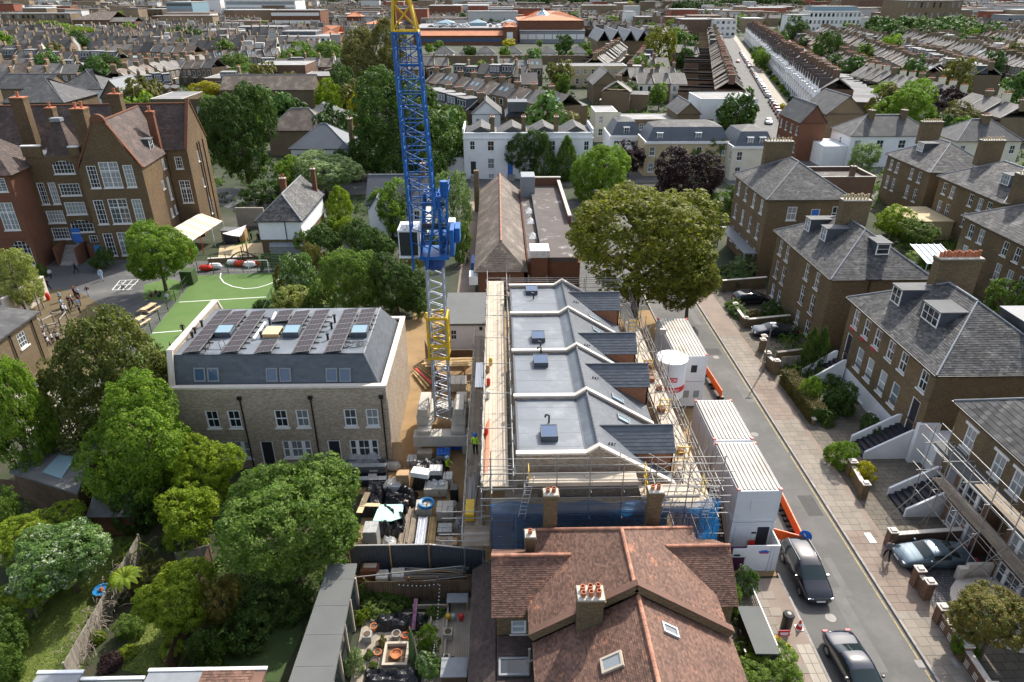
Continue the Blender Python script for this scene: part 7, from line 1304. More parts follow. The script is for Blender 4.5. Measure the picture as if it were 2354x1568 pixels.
a,b_=at(668,342,6.0),at(797,340,6.0); hb('white villa with dark slate hipped roof and two roof windows',a.x,a.y,b_.x+.6,a.y+10,6.0,9.8,'x','render_white',rm='slate_new',south=gw(b_.x-a.x,4,1.0,((3.4,1.6),)),chim=((b_.x+.9,a.y+2,.7,1.8,3,11.2,(1,2),'brick_stock'),))
a=at(615,300,5.5); hb('brown brick house with hipped clay roof behind the chestnut tree',a.x,a.y,a.x+13,a.y+9,5.5,9.5,'x','brick_stock_far',rm='slate_brown'); a=at(690,275,6); hb('small white house with pale hipped roof behind the lime tree',a.x,a.y,a.x+9,a.y+11,6,9,'y','render_white',east=gw(11,3,.8,((3.5,1.4),)),rm='slate_old')
a=at(845,470,5.0); B=hb('pale gabled cottage with blue-grey slate roof among the trees beside the crane',a.x,a.y,a.x+8.5,a.y+8,5.0,8.4,'x','render_white',rm='lead_dark',hips=(0,0),south=gw(8.5,2,.9,((2.6,1.4),)),chim=((a.x+8,a.y+4,.7,.7,7,10,(1,1),'brick_stock'),)); MB().slab([(a.x+.2,a.y-2,4.6),(a.x+1.7,a.y-2,6.6),(a.x+1.7,a.y+3,6.6),(a.x+.2,a.y+3,4.6)],.1).slab([(a.x+3.2,a.y-2,4.6),(a.x+1.7,a.y-2,6.6),(a.x+1.7,a.y+3,6.6),(a.x+3.2,a.y+3,4.6)],.1).build('gable_roof','lead_dark',B); MB().extr([(a.x+.5,a.y-1.8,0),(a.x+2.9,a.y-1.8,0),(a.x+2.9,a.y-1.8,5),(a.x+1.7,a.y-1.8,6.4),(a.x+.5,a.y-1.8,5)],(0,1.8,0)).build('gable','render_white',B)
def pxh(lbl,px0,px1,py,ze,zr,d,**k):
    a,b_=at(px0,py,ze),at(px1,py,ze); return hb(lbl,a.x,a.y,b_.x,a.y+d,ze,zr,**k)
pxh('brown brick house with big weathered hipped roof behind the stucco terrace',1215,1320,285,5.6,10.2,12,rm='slate_brown',axis='x'); pxh('brick house with black box dormer behind the stucco terrace',1165,1212,268,6.0,9.4,10,rm='slate_new',axis='y',hips=(1,1)); B=pxh('white-rendered house with pale roof behind the stucco terrace',1085,1150,262,5.6,8.6,10,wm='render_white',axis='y',hips=(0,0),south=gw(6,2,1,((3,1.5),)))
a=at(1164,240,9.2); MB().cbox(a.x+2.6,a.y+2,7.6,4.6,5,2.2).build('box_dormer','lead_dark',label='large black box dormer on the slate roof behind the stucco terrace',cat='dormer'); pxh('pale yellow house with arched windows behind the mansard villa',1369,1420,258,7,None,9,wm='render_cream',south=gw(7,2,1.1,((4.4,1.7),(1.5,1.7)))); pxh('long low brown brick range with flat roof behind the mansard villas',1422,1560,275,5.0,None,8,south=gw(24,6,1.2,((2.6,1.4),)))
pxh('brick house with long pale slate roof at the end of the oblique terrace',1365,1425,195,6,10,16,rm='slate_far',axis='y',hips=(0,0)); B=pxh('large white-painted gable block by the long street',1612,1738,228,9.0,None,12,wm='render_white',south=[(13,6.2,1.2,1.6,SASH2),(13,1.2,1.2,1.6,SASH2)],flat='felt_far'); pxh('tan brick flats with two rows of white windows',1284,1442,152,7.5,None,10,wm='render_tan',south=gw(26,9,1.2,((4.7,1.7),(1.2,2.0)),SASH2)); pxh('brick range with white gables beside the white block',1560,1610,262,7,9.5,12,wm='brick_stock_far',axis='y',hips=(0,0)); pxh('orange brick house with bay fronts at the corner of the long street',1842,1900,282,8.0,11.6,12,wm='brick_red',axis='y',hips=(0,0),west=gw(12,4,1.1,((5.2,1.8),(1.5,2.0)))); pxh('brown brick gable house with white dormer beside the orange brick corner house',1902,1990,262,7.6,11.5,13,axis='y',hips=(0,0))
pxh('large slate hipped villa with dormers behind the school roof',5,145,236,8,13,16,axis='x'); pxh('white and yellow hipped villa with tall buff chimney behind the school',135,232,205,8,12.5,14,wm='render_white',south=gw(14,4,1.1,((5.2,1.8),)),axis='x',chim=()); pxh('long slate house row with buff gable behind the school',0,112,204,7.5,11,10,axis='x',hips=(0,0)); pxh('blue-slate gabled house behind the school chimneys',232,290,225,7.5,12,12,rm='slate_new',axis='y',hips=(0,0)); pxh('tall brown flats at the edge of the yellow tree',345,418,228,11,None,12,south=gw(12,4,1.1,((7.6,1.7),(3.4,1.7))))
pxh('brick house with dark slate roof and grey loft box behind the chestnut tree',508,720,207,6.8,10.5,10,axis='x',hips=(0,0),rm='slate_brown')
pxh('grey flat-roofed school annexe among the trees',470,540,180,5.5,None,18,wm='brick_garden',south=gw(14,5,1.6,((3,1.5),))); pxh('brown brick flats with white stair tower',585,700,150,9,None,16,wm='brick_garden'); pxh('low flats with white bands and brick panels behind the lime tree',695,765,175,7,None,14,wm='brick_garden',south=gw(14,5,1.6,((4,1.5),(1,1.5))))
def blk(lbl,px0,px1,py,h,d,wm,rows_=0,cols=0,zr=None,rm='tile_orange',name='building',cat='building',flat='felt_far',wh=1.8,ww=None,axis='x',hips=(1,1),gm='glass',band=False):
    """landmark block from the pixel row of its roof edge; windows are real panes set on the face"""
    if h<0: Y=at(px0,-h).y; a=aty(px0,py,Y); b_=aty(px1,py,Y); h=a.z     # -h is the pixel row of its foot
    else: a,b_=at(px0,py,h),at(px1,py,h)
    if zr and zr<0: zr=aty(px0,-zr,a.y+(d/2 if axis=='x' else 0)).z
    B=T(name,lbl,cat); w=b_.x-a.x; MB().box(a.x,a.y,0,b_.x,a.y+d,h).build('wall',wm,B)
    if zr: hip_roof(B,a.x,a.y,b_.x,a.y+d,h,zr,axis,rm,None,.6,hips=hips)
    else: MB().box(a.x-.2,a.y-.2,h,b_.x+.2,a.y+d+.2,h+.5).build('roof',flat,B)
    for j in range(rows_):
        z=(j+.35)*h/rows_
        if band: ubox('window_band',(a.x+w/2,a.y-.08,z+wh/2),(w*.96,.15,wh),gm,B)
        else:
            for i in range(cols):
                x=a.x+w*(i+.5)/cols; ubox('window',(x,a.y-.06,z+wh/2),(ww or w/cols*.5,.12,wh),gm,B)
    OCC.append((a.x-8,a.y-8,b_.x+8,a.y+d+8)); return B,a,b_
blk('large shopping hall with orange hipped roof and red brick walls',1192,1342,47,-98,60,'brick_red',zr=-25); B,a,b_=blk('pale metal-clad hall with square vents below the orange roof',1195,1345,72,-100,8,'lead',1,8,ww=5,wh=3,gm='stone_white')
blk('long orange-roofed arcade with blue window strip',965,1157,82,-104,14,'brick_red',1,1,zr=-70,gm='glass_blue',wh=2,band=True,hips=(0,0)); B,a,b_=blk('rooftop car park deck behind the orange arcade',950,1165,66,-102,60,'brick_red',flat='felt_far'); blk('square orange-roofed brick tower at the corner of the arcade',1157,1187,62,-104,16,'brick_red',1,1,zr=-50,ww=4,wh=4,gm='stone_white'); blk('orange-roofed brick tower behind the brown tree',796,830,38,-72,16,'brick_red',zr=-26); blk('long orange-roofed brick range behind the brown tree',838,915,55,-85,24,'brick_red',zr=-43); blk('red brick flats with orange roof beside the white curved block',742,775,78,-108,20,'brick_red',2,3,zr=-58)
pr=random.Random(8); DZ=a.z+.52; OCC.append((a.x,a.y-30,b_.x,a.y+70))
for i in range(34):
    q=Vector((a.x+6+pr.random()*(b_.x-a.x-12),a.y+5+pr.random()*45,0)); car(['hatch','saloon','mpv'][i%3],['paint_silver','paint_white','paint_black','paint_grey'][i%4],q.x,q.y,pr.choice([0,math.pi/2]),'parked car on the roof deck behind the orange arcade','cars on the roof deck',z=DZ)
for i in range(4): q=a+Vector((14+i*22,24,0)); MB().prism([(q.x,q.y),(q.x+12,q.y),(q.x+12,q.y+10),(q.x,q.y+10)],DZ,DZ+2).add([(q.x,q.y,DZ+2),(q.x+12,q.y,DZ+2),(q.x+12,q.y+10,DZ+2),(q.x,q.y+10,DZ+2),(q.x+6,q.y+5,DZ+4)],[(0,1,4),(1,2,4),(2,3,4),(3,0,4)]).build('roof_lantern','glass_roof',label='glazed lantern on the roof car park',cat='skylight',group='glass lanterns on the car park')
q=aty(1248,42,530); MB().lathe([(13,0),(11,3),(4,7),(1,9),(.2,11)],q.x,q.y,10,q.z-4).build('glass_dome','glass_roof',label='pointed glass dome beside the orange hipped roof',cat='dome')
r=T('sawtooth_hall','hall with folded blue-grey glazed sawtooth roof','hall'); a,b_=at(1345,78,8),at(1492,92,8); MB().box(a.x,b_.y,0,b_.x,b_.y+42,7.5).build('wall','brick_stock_far',r)
for i in range(4):
    x=a.x+(b_.x-a.x)*i/4; w=(b_.x-a.x)/4; MB().slab([(x,b_.y-3,7.5),(x+w*.5,b_.y-3,13),(x+w*.5,b_.y+40,13),(x,b_.y+40,7.5)],.3).build('roof_fold','lead_dark',r); MB().slab([(x+w,b_.y-3,7.5),(x+w*.5,b_.y-3,13.02),(x+w*.5,b_.y+40,13.02),(x+w,b_.y+40,7.5)],.3).build('roof_fold','lead',r)
OCC.append((a.x-5,b_.y-8,b_.x+5,b_.y+50))
blk('white office slab with dark window bands',515,678,2,-56,40,'stone_white',4,1,band=True,wh=3); blk('white concrete office stair tower beside glass flats',468,505,0,-56,30,'stone_white'); blk('teal glass office block behind old terraces',380,440,6,-66,40,'glass_roof',5,1,band=True,wh=2.2); blk('dark red brick flats at the skyline',438,466,0,-52,30,'brick_red',4,3); blk('brown brick college block with window bands',620,735,25,-78,30,'brick_red',3,1,band=True,wh=2.4,gm='stone_white'); blk('white curved-front apartment block with dark top storey',640,762,86,-120,24,'render_white',2,9,wh=2); blk('dark glazed penthouse over the white curved block',648,725,74,-116,16,'lead_dark')
blk('long brown mansion terrace with bay windows',0,160,32,-80,14,'brick_stock_far',3,14,wh=2.4); blk('brown-roofed brick hall beside the mansion terrace',165,252,46,-82,30,'brick_garden',zr=-26,rm='slate_brown',hips=(1,0)); blk('row of brown brick gabled houses beside the brown hall',252,308,50,-82,14,'brick_garden',2,5,zr=-40,rm='slate_far',hips=(0,0)); blk('tall buff end house with stepped gable',335,372,22,-64,22,'brick_stock_far',2,3); blk('red brick flat block with white band',350,388,38,-70,14,'brick_red',2,5)
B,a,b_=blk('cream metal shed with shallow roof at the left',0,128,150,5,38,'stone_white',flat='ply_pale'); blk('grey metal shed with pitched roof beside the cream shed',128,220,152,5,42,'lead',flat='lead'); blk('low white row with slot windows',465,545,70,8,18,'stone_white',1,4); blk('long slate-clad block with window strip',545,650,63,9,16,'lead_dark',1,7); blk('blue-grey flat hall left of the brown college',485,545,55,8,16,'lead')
blk('white hotel block with terrace storeys at the skyline',1862,1982,28,-76,22,'stone_white',3,12,wh=2.6); blk('glazed top storey of the white hotel block',1872,1972,16,-74,16,'glass_roof'); blk('tall brown church-like brick hall with lancet windows',2085,2215,2,-72,40,'brick_stock_far',3,9,wh=4,ww=1.6); blk('dark purple brick flats at the skyline',1975,2085,0,-56,40,'brick_garden'); blk('blue and brick flats at the right edge behind trees',2318,2400,36,-72,22,'lead',2,6); blk('long cream viaduct terrace at the right skyline',2218,2330,18,-42,14,'stone_white',2,16)
blk('white stepped office with balconies behind the glass dome',1122,1182,18,-62,30,'stone_white',3,1,band=True,wh=2.4); blk('red brick theatre block at the skyline',985,1060,14,-52,40,'brick_red'); blk('dark grey warehouse with teal front at the end of the street',1570,1655,46,-84,30,'brick_garden'); blk('white three-storey corner house at the end of the street',1645,1695,46,-86,22,'stone_white',3,4); blk('white gabled hall beside the warehouse',1440,1462,28,-70,20,'stone_white'); blk('pale blue-white stucco block behind the terraces',1820,1862,36,-80,20,'stone_white',2,4); blk('brick warehouse with white gable at the arcade end',1462,1500,40,-72,20,'brick_stock_far',2,4)
MB().box(*at(935,128,4)[:2],0,at(1460,128,4).x,at(935,128,4).y+1.2,4).build('long_wall','brick_stock_far',label='long brown brick boundary wall in front of the bungalows',cat='wall')
for px in (1020,1078,1115,1178,1258,1330,1395): 
    q=at(px,118,4); hb('white bungalow with grey hipped roof behind the long wall',q.x-5,q.y,q.x+5,q.y+8,3.2,6.0,'x','render_white',south=gw(10,3,1.2,((1,1.4),))) ['group']='bungalows behind the long wall'
def th(kind,wm,rm):
    b=MB(); W,D,e,r=5.5,8.4,6.2,9.1; y0,y1=-D/2,D/2
    white=kind=='white'
    if white: e,r=8.4,11.4
    b.use(wm); b.box(0,y0,0,W,y1,e)
    if kind=='white':
        b.use('render_white'); b.box(.05,y0-.08,0,W-.05,y0-.01,e); b.use('slate_far'); b.slab([(0,y0,e),(W,y0,e),(W,0,r-.4),(0,0,r-.4)],.1); b.slab([(0,y1,e),(0,0,r-.4),(W,0,r-.4),(W,y1,e)],.1)
        b.use('render_white'); b.extr([(.5,y0-.25,e),(3.4,y0-.25,e),(1.95,y0-.25,e+2.4)],(0,.3,0)); b.use(rm); b.slab([(.3,y0-.3,e-.1),(1.95,y0-.3,e+2.5),(1.95,0,e+2.5),(.3,0,e-.1)],.12); b.slab([(3.6,y0-.3,e-.1),(1.95,y0-.3,e+2.5),(1.95,0,e+2.5),(3.6,0,e-.1)],.12)
        b.use('render_white'); b.box(.7,y0-.9,0,3.2,y0-.08,e-1.2); b.use('stone_white'); b.box(.6,y0-1,e-1.2,3.3,y0,e-1)
        b.use('glass')
        for z in (1,4.2,6.0): b.box(1.1,y0-.93,z,2.8,y0-.89,z+1.6) if z<6 else b.box(1.4,y0-.29,e+.2,2.5,y0-.25,e+1.3)
        for z in (3.6,6): b.box(4.1,y0-.1,z,5.0,y0-.06,z+1.6)
        b.use('lead_dark'); b.box(4.0,y0-.1,.1,5.0,y0-.05,2.4)
    else:
        b.use(rm); b.slab([(0,y0-.25,e-.1),(W,y0-.25,e-.1),(W,0,r),(0,0,r)],.12); b.slab([(0,y1+.25,e-.1),(0,0,r),(W,0,r),(W,y1+.25,e-.1)],.12)
        b.use('white_frame')
        for x in (.7,3.4): b.box(x,y0-.04,3.7,x+1.2,y0-.005,5.5)
        b.use('glass')
        for x in (.7,3.4): b.box(x+.12,y0-.06,3.8,x+1.08,y0-.042,5.4)
        b.use(wm); b.box(.5,y0-.8,0,2.8,y0,3.0); b.use('glass'); b.box(.8,y0-.84,.9,2.5,y0-.8,2.5); b.use('stone_white'); b.box(.4,y0-.9,3.0,2.9,y0,3.15); b.use('lead_dark'); b.box(3.7,y0-.05,.1,4.7,y0-.006,2.4)
        if kind=='loft':
            b.use('lead_dark'); b.box(.35,.1,6.6,W-.3,y1-.2,9.05); b.use('felt_far'); b.box(.25,0,9.05,W-.2,y1,9.2); b.use('white_frame')
            for x in (.8,2.3,3.8): b.box(x,y1-.21,7.0,x+1.0,y1-.15,8.6)
            b.use('glass')
            for x in (.8,2.3,3.8): b.box(x+.1,y1-.18,7.1,x+.9,y1-.13,8.5)
        if kind=='sky':
            b.use('glass_roof')
            for x in (1.3,3.2): b.slab([(x,-2.6,7.35),(x+.8,-2.6,7.35),(x+.8,-1.5,8.15),(x,-1.5,8.15)],.02)
    ol=11 if wm=='brick_garden' else 5.2; b.use(wm); b.box(.3,y1,0,2.9,y1+ol,5.2); b.use(rm if kind!='loft' and wm!='brick_garden' else 'felt_far'); b.slab([(.15,y1,5.9),(3.05,y1,5.2),(3.05,y1+ol+.1,5.2),(.15,y1+ol+.1,5.9)],.1); b.use('glass'); b.box(3.4,y1+.0,1,4.6,y1+.05,2.6).box(3.4,y1,3.8,4.5,y1+.05,5.3).box(.9,y1+ol,3.2,2.0,y1+ol+.05,4.6); b.use('white_frame'); b.box(3.3,y1+0,3.72,4.6,y1+.03,5.38).box(.8,y1+ol,3.1,2.1,y1+ol+.03,4.7)
    b.use('concrete'); b.bar((0,y0-.1,e+.15),(0,0,r+.2),.26,.2) if not white else b.bar((0,y0,e+.2),(0,0,r-.1),.26,.2); b.bar((0,0,r+.2 if not white else r-.1),(0,y1+.1,e+.15),.26,.2)
    b.use(wm); b.box(-.3,-.9,r-1.3,.3,.9,r+1.3); b.use('concrete'); b.box(-.36,-.96,r+1.3,.36,.96,r+1.42); b.use('pot_red')
    for k in range(4): b.lathe([(.13,0),(.1,.4),(.13,.42),(.12,.5)],0,-.66+.44*k,6,r+1.42)
    return b.mesh('terraced_house')
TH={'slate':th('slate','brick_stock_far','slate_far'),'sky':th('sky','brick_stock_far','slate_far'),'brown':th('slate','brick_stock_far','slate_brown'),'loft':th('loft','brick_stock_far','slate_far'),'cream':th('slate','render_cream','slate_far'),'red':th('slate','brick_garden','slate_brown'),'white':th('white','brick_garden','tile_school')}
PL=[]                                   # (x,y,rz,scale_x,kind,row name)
def blocked(x,y,r=4):
    return any(a-r<x<c+r and b-r<y<d+r for a,b,c,d in OCC)
def row(p,q,n,kinds,nm,flip=False,chk=False,sc=1.):
    p,q=Vector((p[0],p[1],0)),Vector((q[0],q[1],0))
    if flip: p,q=q,p
    d=(q-p); L=d.length; d/=L; n=n or max(1,int(L/5.5)); rz=math.atan2(d.y,d.x)
    for i in range(n):
        o=p+d*(L*i/n); m=p+d*(L*(i+.5)/n)
        if chk and blocked(m.x,m.y): continue
        PL.append((o.x,o.y,rz,L/n/5.5,kinds if isinstance(kinds,str) else pr.choice(kinds),nm))
rp=lambda a,b_,z=9: (at(*a,z),at(*b_,z))
MIX=['slate','slate','sky','loft','brown']; LB={}
def prow(a,b_,n,kinds,nm,lbl,flip=False,z=9,w=16):
    p,q=rp(a,b_,z); row(p,q,n,kinds,nm,flip); LB[nm]=lbl
    for i in range(9): m=p.lerp(q,i/8); OCC.append((m.x-w*.7,m.y-w*.7,m.x+w*.7,m.y+w*.7))
prow((1003,163),(1310,217),9,['sky','brown','slate','sky'],'oblique terrace behind the stucco terrace','slate-roofed house in the oblique terrace behind the stucco terrace'); prow((1010,200),(1105,222),4,['loft'],'dark loft terrace near the crane','terraced house with dark loft dormers near the crane',True); prow((1050,147),(1215,152),6,['loft','slate','loft'],'mansard terrace behind the oblique terrace','terraced house with grey mansard in the row behind the oblique terrace',True)
prow((262,160),(462,124),9,['slate','slate','brown'],'stepped terrace left of the chestnut','slate house in the stepped terrace beyond the school'); prow((255,178),(380,168),6,['loft','slate'],'loft terrace beyond the school','terraced house with tall loft dormers beyond the school chimneys',True); prow((20,114),(276,120),10,['loft','loft','slate'],'dark dormer terrace behind the metal sheds','dark-dormered terraced house behind the metal sheds',True); prow((36,88),(168,88),6,['slate','sky'],'terrace beyond the dormer row','pale slate terraced house beyond the dark dormer row'); prow((217,101),(454,106),10,MIX,'terrace left of the white curved block','slate terraced house left of the white curved block'); prow((300,130),(500,138),9,['slate','brown'],'terrace behind the stepped row','slate house behind the stepped terrace'); prow((470,118),(640,112),9,MIX,'terrace below the white curved block','terraced house below the white curved block'); prow((980,56),(1120,58),10,['slate','brown'],'slate terrace behind the roof car park','slate terraced house behind the roof car park')
SD=Vector((.258,.966,0)); SN=Vector((.966,-.258,0)); S0=Vector((80.5,213,0))
def srow(off,t0,t1,kinds,nm,lbl,flip=False,chk=False): p=S0+SN*off+SD*t0; q=S0+SN*off+SD*t1; row(p,q,None,kinds,nm,flip,chk); LB[nm]=lbl
srow(16.5,-14,330,['white'],'white-fronted terrace along the long street','white gabled terraced house along the long street',True); srow(-10.8,-2,320,['red','brown','brown'],'brick terrace facing the white row','brick terraced house facing the white-fronted row',False)
sheet('long_street',[tuple((S0+SN*a+SD*t)[:2]) for a,t in ((-4.4,-75),(5.0,-75),(5.0,420),(-4.4,420))],.006,'asphalt'); MB().prism([tuple((S0+SN*a+SD*t)[:2]) for a,t in ((5.0,-60),(8.2,-60),(8.2,420),(5.0,420))],-.05,.12).build('street_pavement','pale_paving',**ST); MB().prism([tuple((S0+SN*a+SD*t)[:2]) for a,t in ((-6.4,-10),(-4.4,-10),(-4.4,420),(-6.4,420))],-.05,.12).build('street_pavement','pale_paving',**ST)
for i in range(9): p=S0+SD*(i*40-10); OCC.append((p.x-21,p.y-21,p.x+21,p.y+21))
for i in range(46):
    t=-58+i*6.1
    if pr.random()<.1: continue
    p=S0+SN*3.7+SD*t; car(pr.choice(['hatch','saloon','hatch','mpv']),pr.choice(['paint_black','paint_grey','paint_silver','paint_navy','paint_white','paint_black','paint_red']),p.x,p.y,math.atan2(SD.y,SD.x),'parked car in the line along the white-fronted terrace','cars parked along the long street',z=.012)
for t,k in ((-20,'paint_silver'),(160,'paint_red')): p=S0-SN*.5+SD*t; car('hatch',k,p.x,p.y,math.atan2(-SD.y,-SD.x),'%s car driving along the long street'%k[6:],z=.012)
p=at(1905,378); car('hatch','paint_grey',p.x,p.y,.1,'grey hatchback on the cross road beside the white hipped pair',z=.012); p=at(1835,318); car('mpv','paint_black',p.x,p.y,1.3,'black car at the junction by the yellow hedge',z=.012); p=at(1340,385); car('saloon','paint_white',p.x,p.y,.1,'white car behind the bright green tree on the cross road',z=.012)
for off,t0,t1,k,fl in ((40,40,300,['brown','slate'],False),(62,60,330,MIX,True),(78,60,330,['loft','loft','slate'],False),(104,20,330,['slate','sky','slate'],True),(120,-10,330,['slate','brown'],False),(148,20,360,MIX,True),(164,20,360,MIX,False),(192,60,380,MIX,True),(208,60,380,MIX,False),(-44,-10,300,MIX,True),(-60,40,300,MIX,False)): srow(off,t0,t1,k,*(('terraces right of the long street','slate terraced house in the rows right of the long street') if off>0 else ('terraces left of the long street','terraced house behind the brick row of the long street')),fl,True)
for a,b_,k in (((1985,152),(2215,205),['cream','cream','slate']),((2235,212),(2354,240),['cream','slate'])): prow(a,b_,None,k,'buff houses behind the round green tree','buff-walled terraced house behind the round green tree',True)
OCC.append((-80,300,78,500))
def infill(x0,x1,y0,y1,ang,nm,kinds):
    c,s_=math.cos(ang),math.sin(ang); Y=y0; k=0
    while Y<y1:
        for dy,fl in ((0,False),(17,True)):
            X=x0+pr.uniform(0,20)
            while X<x1:
                n=pr.randint(7,15); L=n*5.5
                if pr.random()<.87: row((X*c-(Y+dy)*s_,X*s_+(Y+dy)*c),((X+L)*c-(Y+dy)*s_,(X+L)*s_+(Y+dy)*c),n,pr.sample(kinds,2)+[kinds[0]],nm,fl,True)
                X+=L+pr.uniform(5,16)
        Y+=17+pr.uniform(26,34)
LB['town rows']='slate terraced house in the far rows left of the orange arcade'; LB['town rows right']='slate terraced house in the far rows right of the long street'
infill(-420,95,232,1150,R(4),'town rows',['slate','loft','sky','brown','cream']); infill(150,700,300,1200,R(-16),'town rows right',['slate','loft','sky','brown'])
def seen(x,y):
    v=Vector((x,y,-CAMH+6)); d=v.dot(Vector(FW)); 
    if d<20: return False
    px=CX+F_PX*v.dot(Vector(RT))/d; return -90<px<2440
PL=[p for p in PL if seen(p[0],p[1])]
PL.sort(key=lambda p:p[0]**2+p[1]**2); nw={'white':0,'o':0}; mass=[]
for x,y,rz,sx_,k,nm in PL:
    c='white' if k=='white' else 'o'
    if nw[c]<(90 if c=='white' else 295) and y<640:
        nw[c]+=1; o=put('terraced_house',TH[k],loc=(x,y,0),rz=rz,scale=(sx_,1,.94+.12*pr.random()),label=LB.get(nm,'slate terraced house in the far rows'),cat='terraced house',group=nm)
    else: mass.append((x,y,rz,sx_,k))
mat('roof_mass',(.1,.092,.085),.8,.2,.05,island=.4); mat('wall_mass',(.22,.165,.105),.9,.2,.05,island=.35); mat('red_mass',(.3,.1,.06),.9,.2,.05,island=.3); mat('white_mass',(.5,.5,.48),.9,.1,.05,island=.15); mat('roof_mass_brown',(.17,.12,.09),.8,.2,.05,island=.35)
def far_house(b,x,y,rz,s_,k,rr):
    c,sn=math.cos(rz),math.sin(rz); P=lambda u,v,z:(x+c*u*s_-sn*v,y+sn*u*s_+c*v,z); e,r=6.2+rr.uniform(-.5,1.2),9.1+rr.uniform(-.4,1.5)
    b.use('white_mass' if rr.random()<.16 or k=='white' else 'wall_mass')
    b.add([P(0,-4.2,0),P(5.5,-4.2,0),P(5.5,4.2,0),P(0,4.2,0),P(0,-4.2,e),P(5.5,-4.2,e),P(5.5,4.2,e),P(0,4.2,e),P(0,0,r),P(5.5,0,r)],[(0,1,5,4),(2,3,7,6),(1,2,6,9,5),(3,0,4,8,7)])
    b.use('roof_mass' if k!='brown' else 'roof_mass_brown'); b.add([P(0,-4.4,e),P(5.5,-4.4,e),P(5.5,0,r+.05),P(0,0,r+.05)],[(0,1,2,3)]); b.add([P(0,4.4,e),P(0,0,r+.06),P(5.5,0,r+.06),P(5.5,4.4,e)],[(0,1,2,3)])
    if rr.random()<.3: b.use('white_mass' if rr.random()<.3 else 'roof_mass'); b.add([P(.4,.3,r-2),P(5,.3,r-2),P(5,4,r-2.4),P(.4,4,r-2.4),P(.4,.3,r),P(5,.3,r),P(5,4,r),P(.4,4,r)],[(4,5,6,7),(2,3,7,6),(1,2,6,5),(3,0,4,7)])
    b.use('wall_mass'); b.add([P(-.3,-.8,r-1),P(.3,-.8,r-1),P(.3,.8,r-1),P(-.3,.8,r-1),P(-.3,-.8,r+1.6),P(.3,-.8,r+1.6),P(.3,.8,r+1.6),P(-.3,.8,r+1.6)],[(4,5,6,7),(0,1,5,4),(1,2,6,5),(2,3,7,6),(3,0,4,7)])
    b.add([P(.3,4.2,0),P(3,4.2,0),P(3,9.4,0),P(.3,9.4,0),P(.3,4.2,5.6),P(3,4.2,5.2),P(3,9.4,5.2),P(.3,9.4,5.6)],[(4,5,6,7),(1,2,6,5),(2,3,7,6),(3,0,4,7)])
b=MB(); rr2=random.Random(4)
for x,y,rz,s_,k in mass: far_house(b,x,y,rz,s_,k,rr2)
for i in range(4200):
    y=720*(1+rr2.random()**1.5*3.); x=rr2.uniform(-.8,.85)*y; far_house(b,x,y,rr2.choice([0,.2,1.5,1.75]),rr2.uniform(1,5),'slate',rr2)
for i in range(420):
    y=620+rr2.random()**1.3*1700; x=rr2.uniform(-.78,.82)*y; w,d,h=rr2.uniform(12,45),rr2.uniform(10,20),rr2.uniform(8,17); b.use(rr2.choice(['white_mass','wall_mass','wall_mass','red_mass'])); b.box(x,y,0,x+w,y+d,h); b.use(rr2.choice(['roof_mass','white_mass','roof_mass_brown'])); b.box(x-.3,y-.3,h,x+w+.3,y+d+.3,h+.7)
b.build('distant_rooftops',label='mass of small terraced rooftops stretching to the skyline',cat='rooftops',kind='stuff')
print('terraces',len(PL),'individual',nw,'mass',len(mass))
L_=leafmat
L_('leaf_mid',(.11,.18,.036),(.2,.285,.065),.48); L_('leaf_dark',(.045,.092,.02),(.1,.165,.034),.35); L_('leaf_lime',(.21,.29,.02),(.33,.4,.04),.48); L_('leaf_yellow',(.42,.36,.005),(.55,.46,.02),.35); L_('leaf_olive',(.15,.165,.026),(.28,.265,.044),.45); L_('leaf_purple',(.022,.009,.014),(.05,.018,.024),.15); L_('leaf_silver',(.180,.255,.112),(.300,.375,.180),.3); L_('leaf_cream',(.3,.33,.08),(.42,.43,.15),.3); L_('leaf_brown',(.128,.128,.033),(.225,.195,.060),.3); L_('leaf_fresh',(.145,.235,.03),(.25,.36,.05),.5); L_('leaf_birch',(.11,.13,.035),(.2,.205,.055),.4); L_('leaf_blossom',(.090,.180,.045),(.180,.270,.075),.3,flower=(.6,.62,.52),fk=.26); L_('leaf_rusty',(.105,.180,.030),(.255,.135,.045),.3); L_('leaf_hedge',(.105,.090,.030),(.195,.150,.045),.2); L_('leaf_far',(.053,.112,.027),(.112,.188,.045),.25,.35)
mat('bark',(.12,.09,.065),.95,.25,3,bump=.4); mat('bark_pale',(.36,.33,.28),.9,.3,4)
def quads(name,V,m,smooth=False):
    n=len(V); me=bpy.data.meshes.new(name); me.vertices.add(n*4); me.vertices.foreach_set('co',V.reshape(-1).astype(np.float32)); me.loops.add(n*4); me.loops.foreach_set('vertex_index',np.arange(n*4,dtype=np.int32)); me.polygons.add(n); me.polygons.foreach_set('loop_start',np.arange(0,n*4,4,dtype=np.int32)); me.polygons.foreach_set('loop_total',np.full(n,4,dtype=np.int32)); me.materials.append(MT[m]); me.update(calc_edges=True); return me
def unit(a): return a/np.maximum(np.linalg.norm(a,axis=-1,keepdims=True),1e-6)
def leaves(C,Dr,size,rng,w=.55,rand=.7):
    """diamond leaves at C facing roughly Dr"""
    n=len(C); N_=unit(Dr+rand*rng.normal(size=(n,3))); A=unit(np.cross(N_,rng.normal(size=(n,3)))); B_=np.cross(N_,A); s=size*rng.uniform(.65,1.3,(n,1))
    bend=N_*s*.18
    return np.stack([C-A*s+bend*0,C+B_*s*w-bend,C+A*s,C-B_*s*w-bend],1)
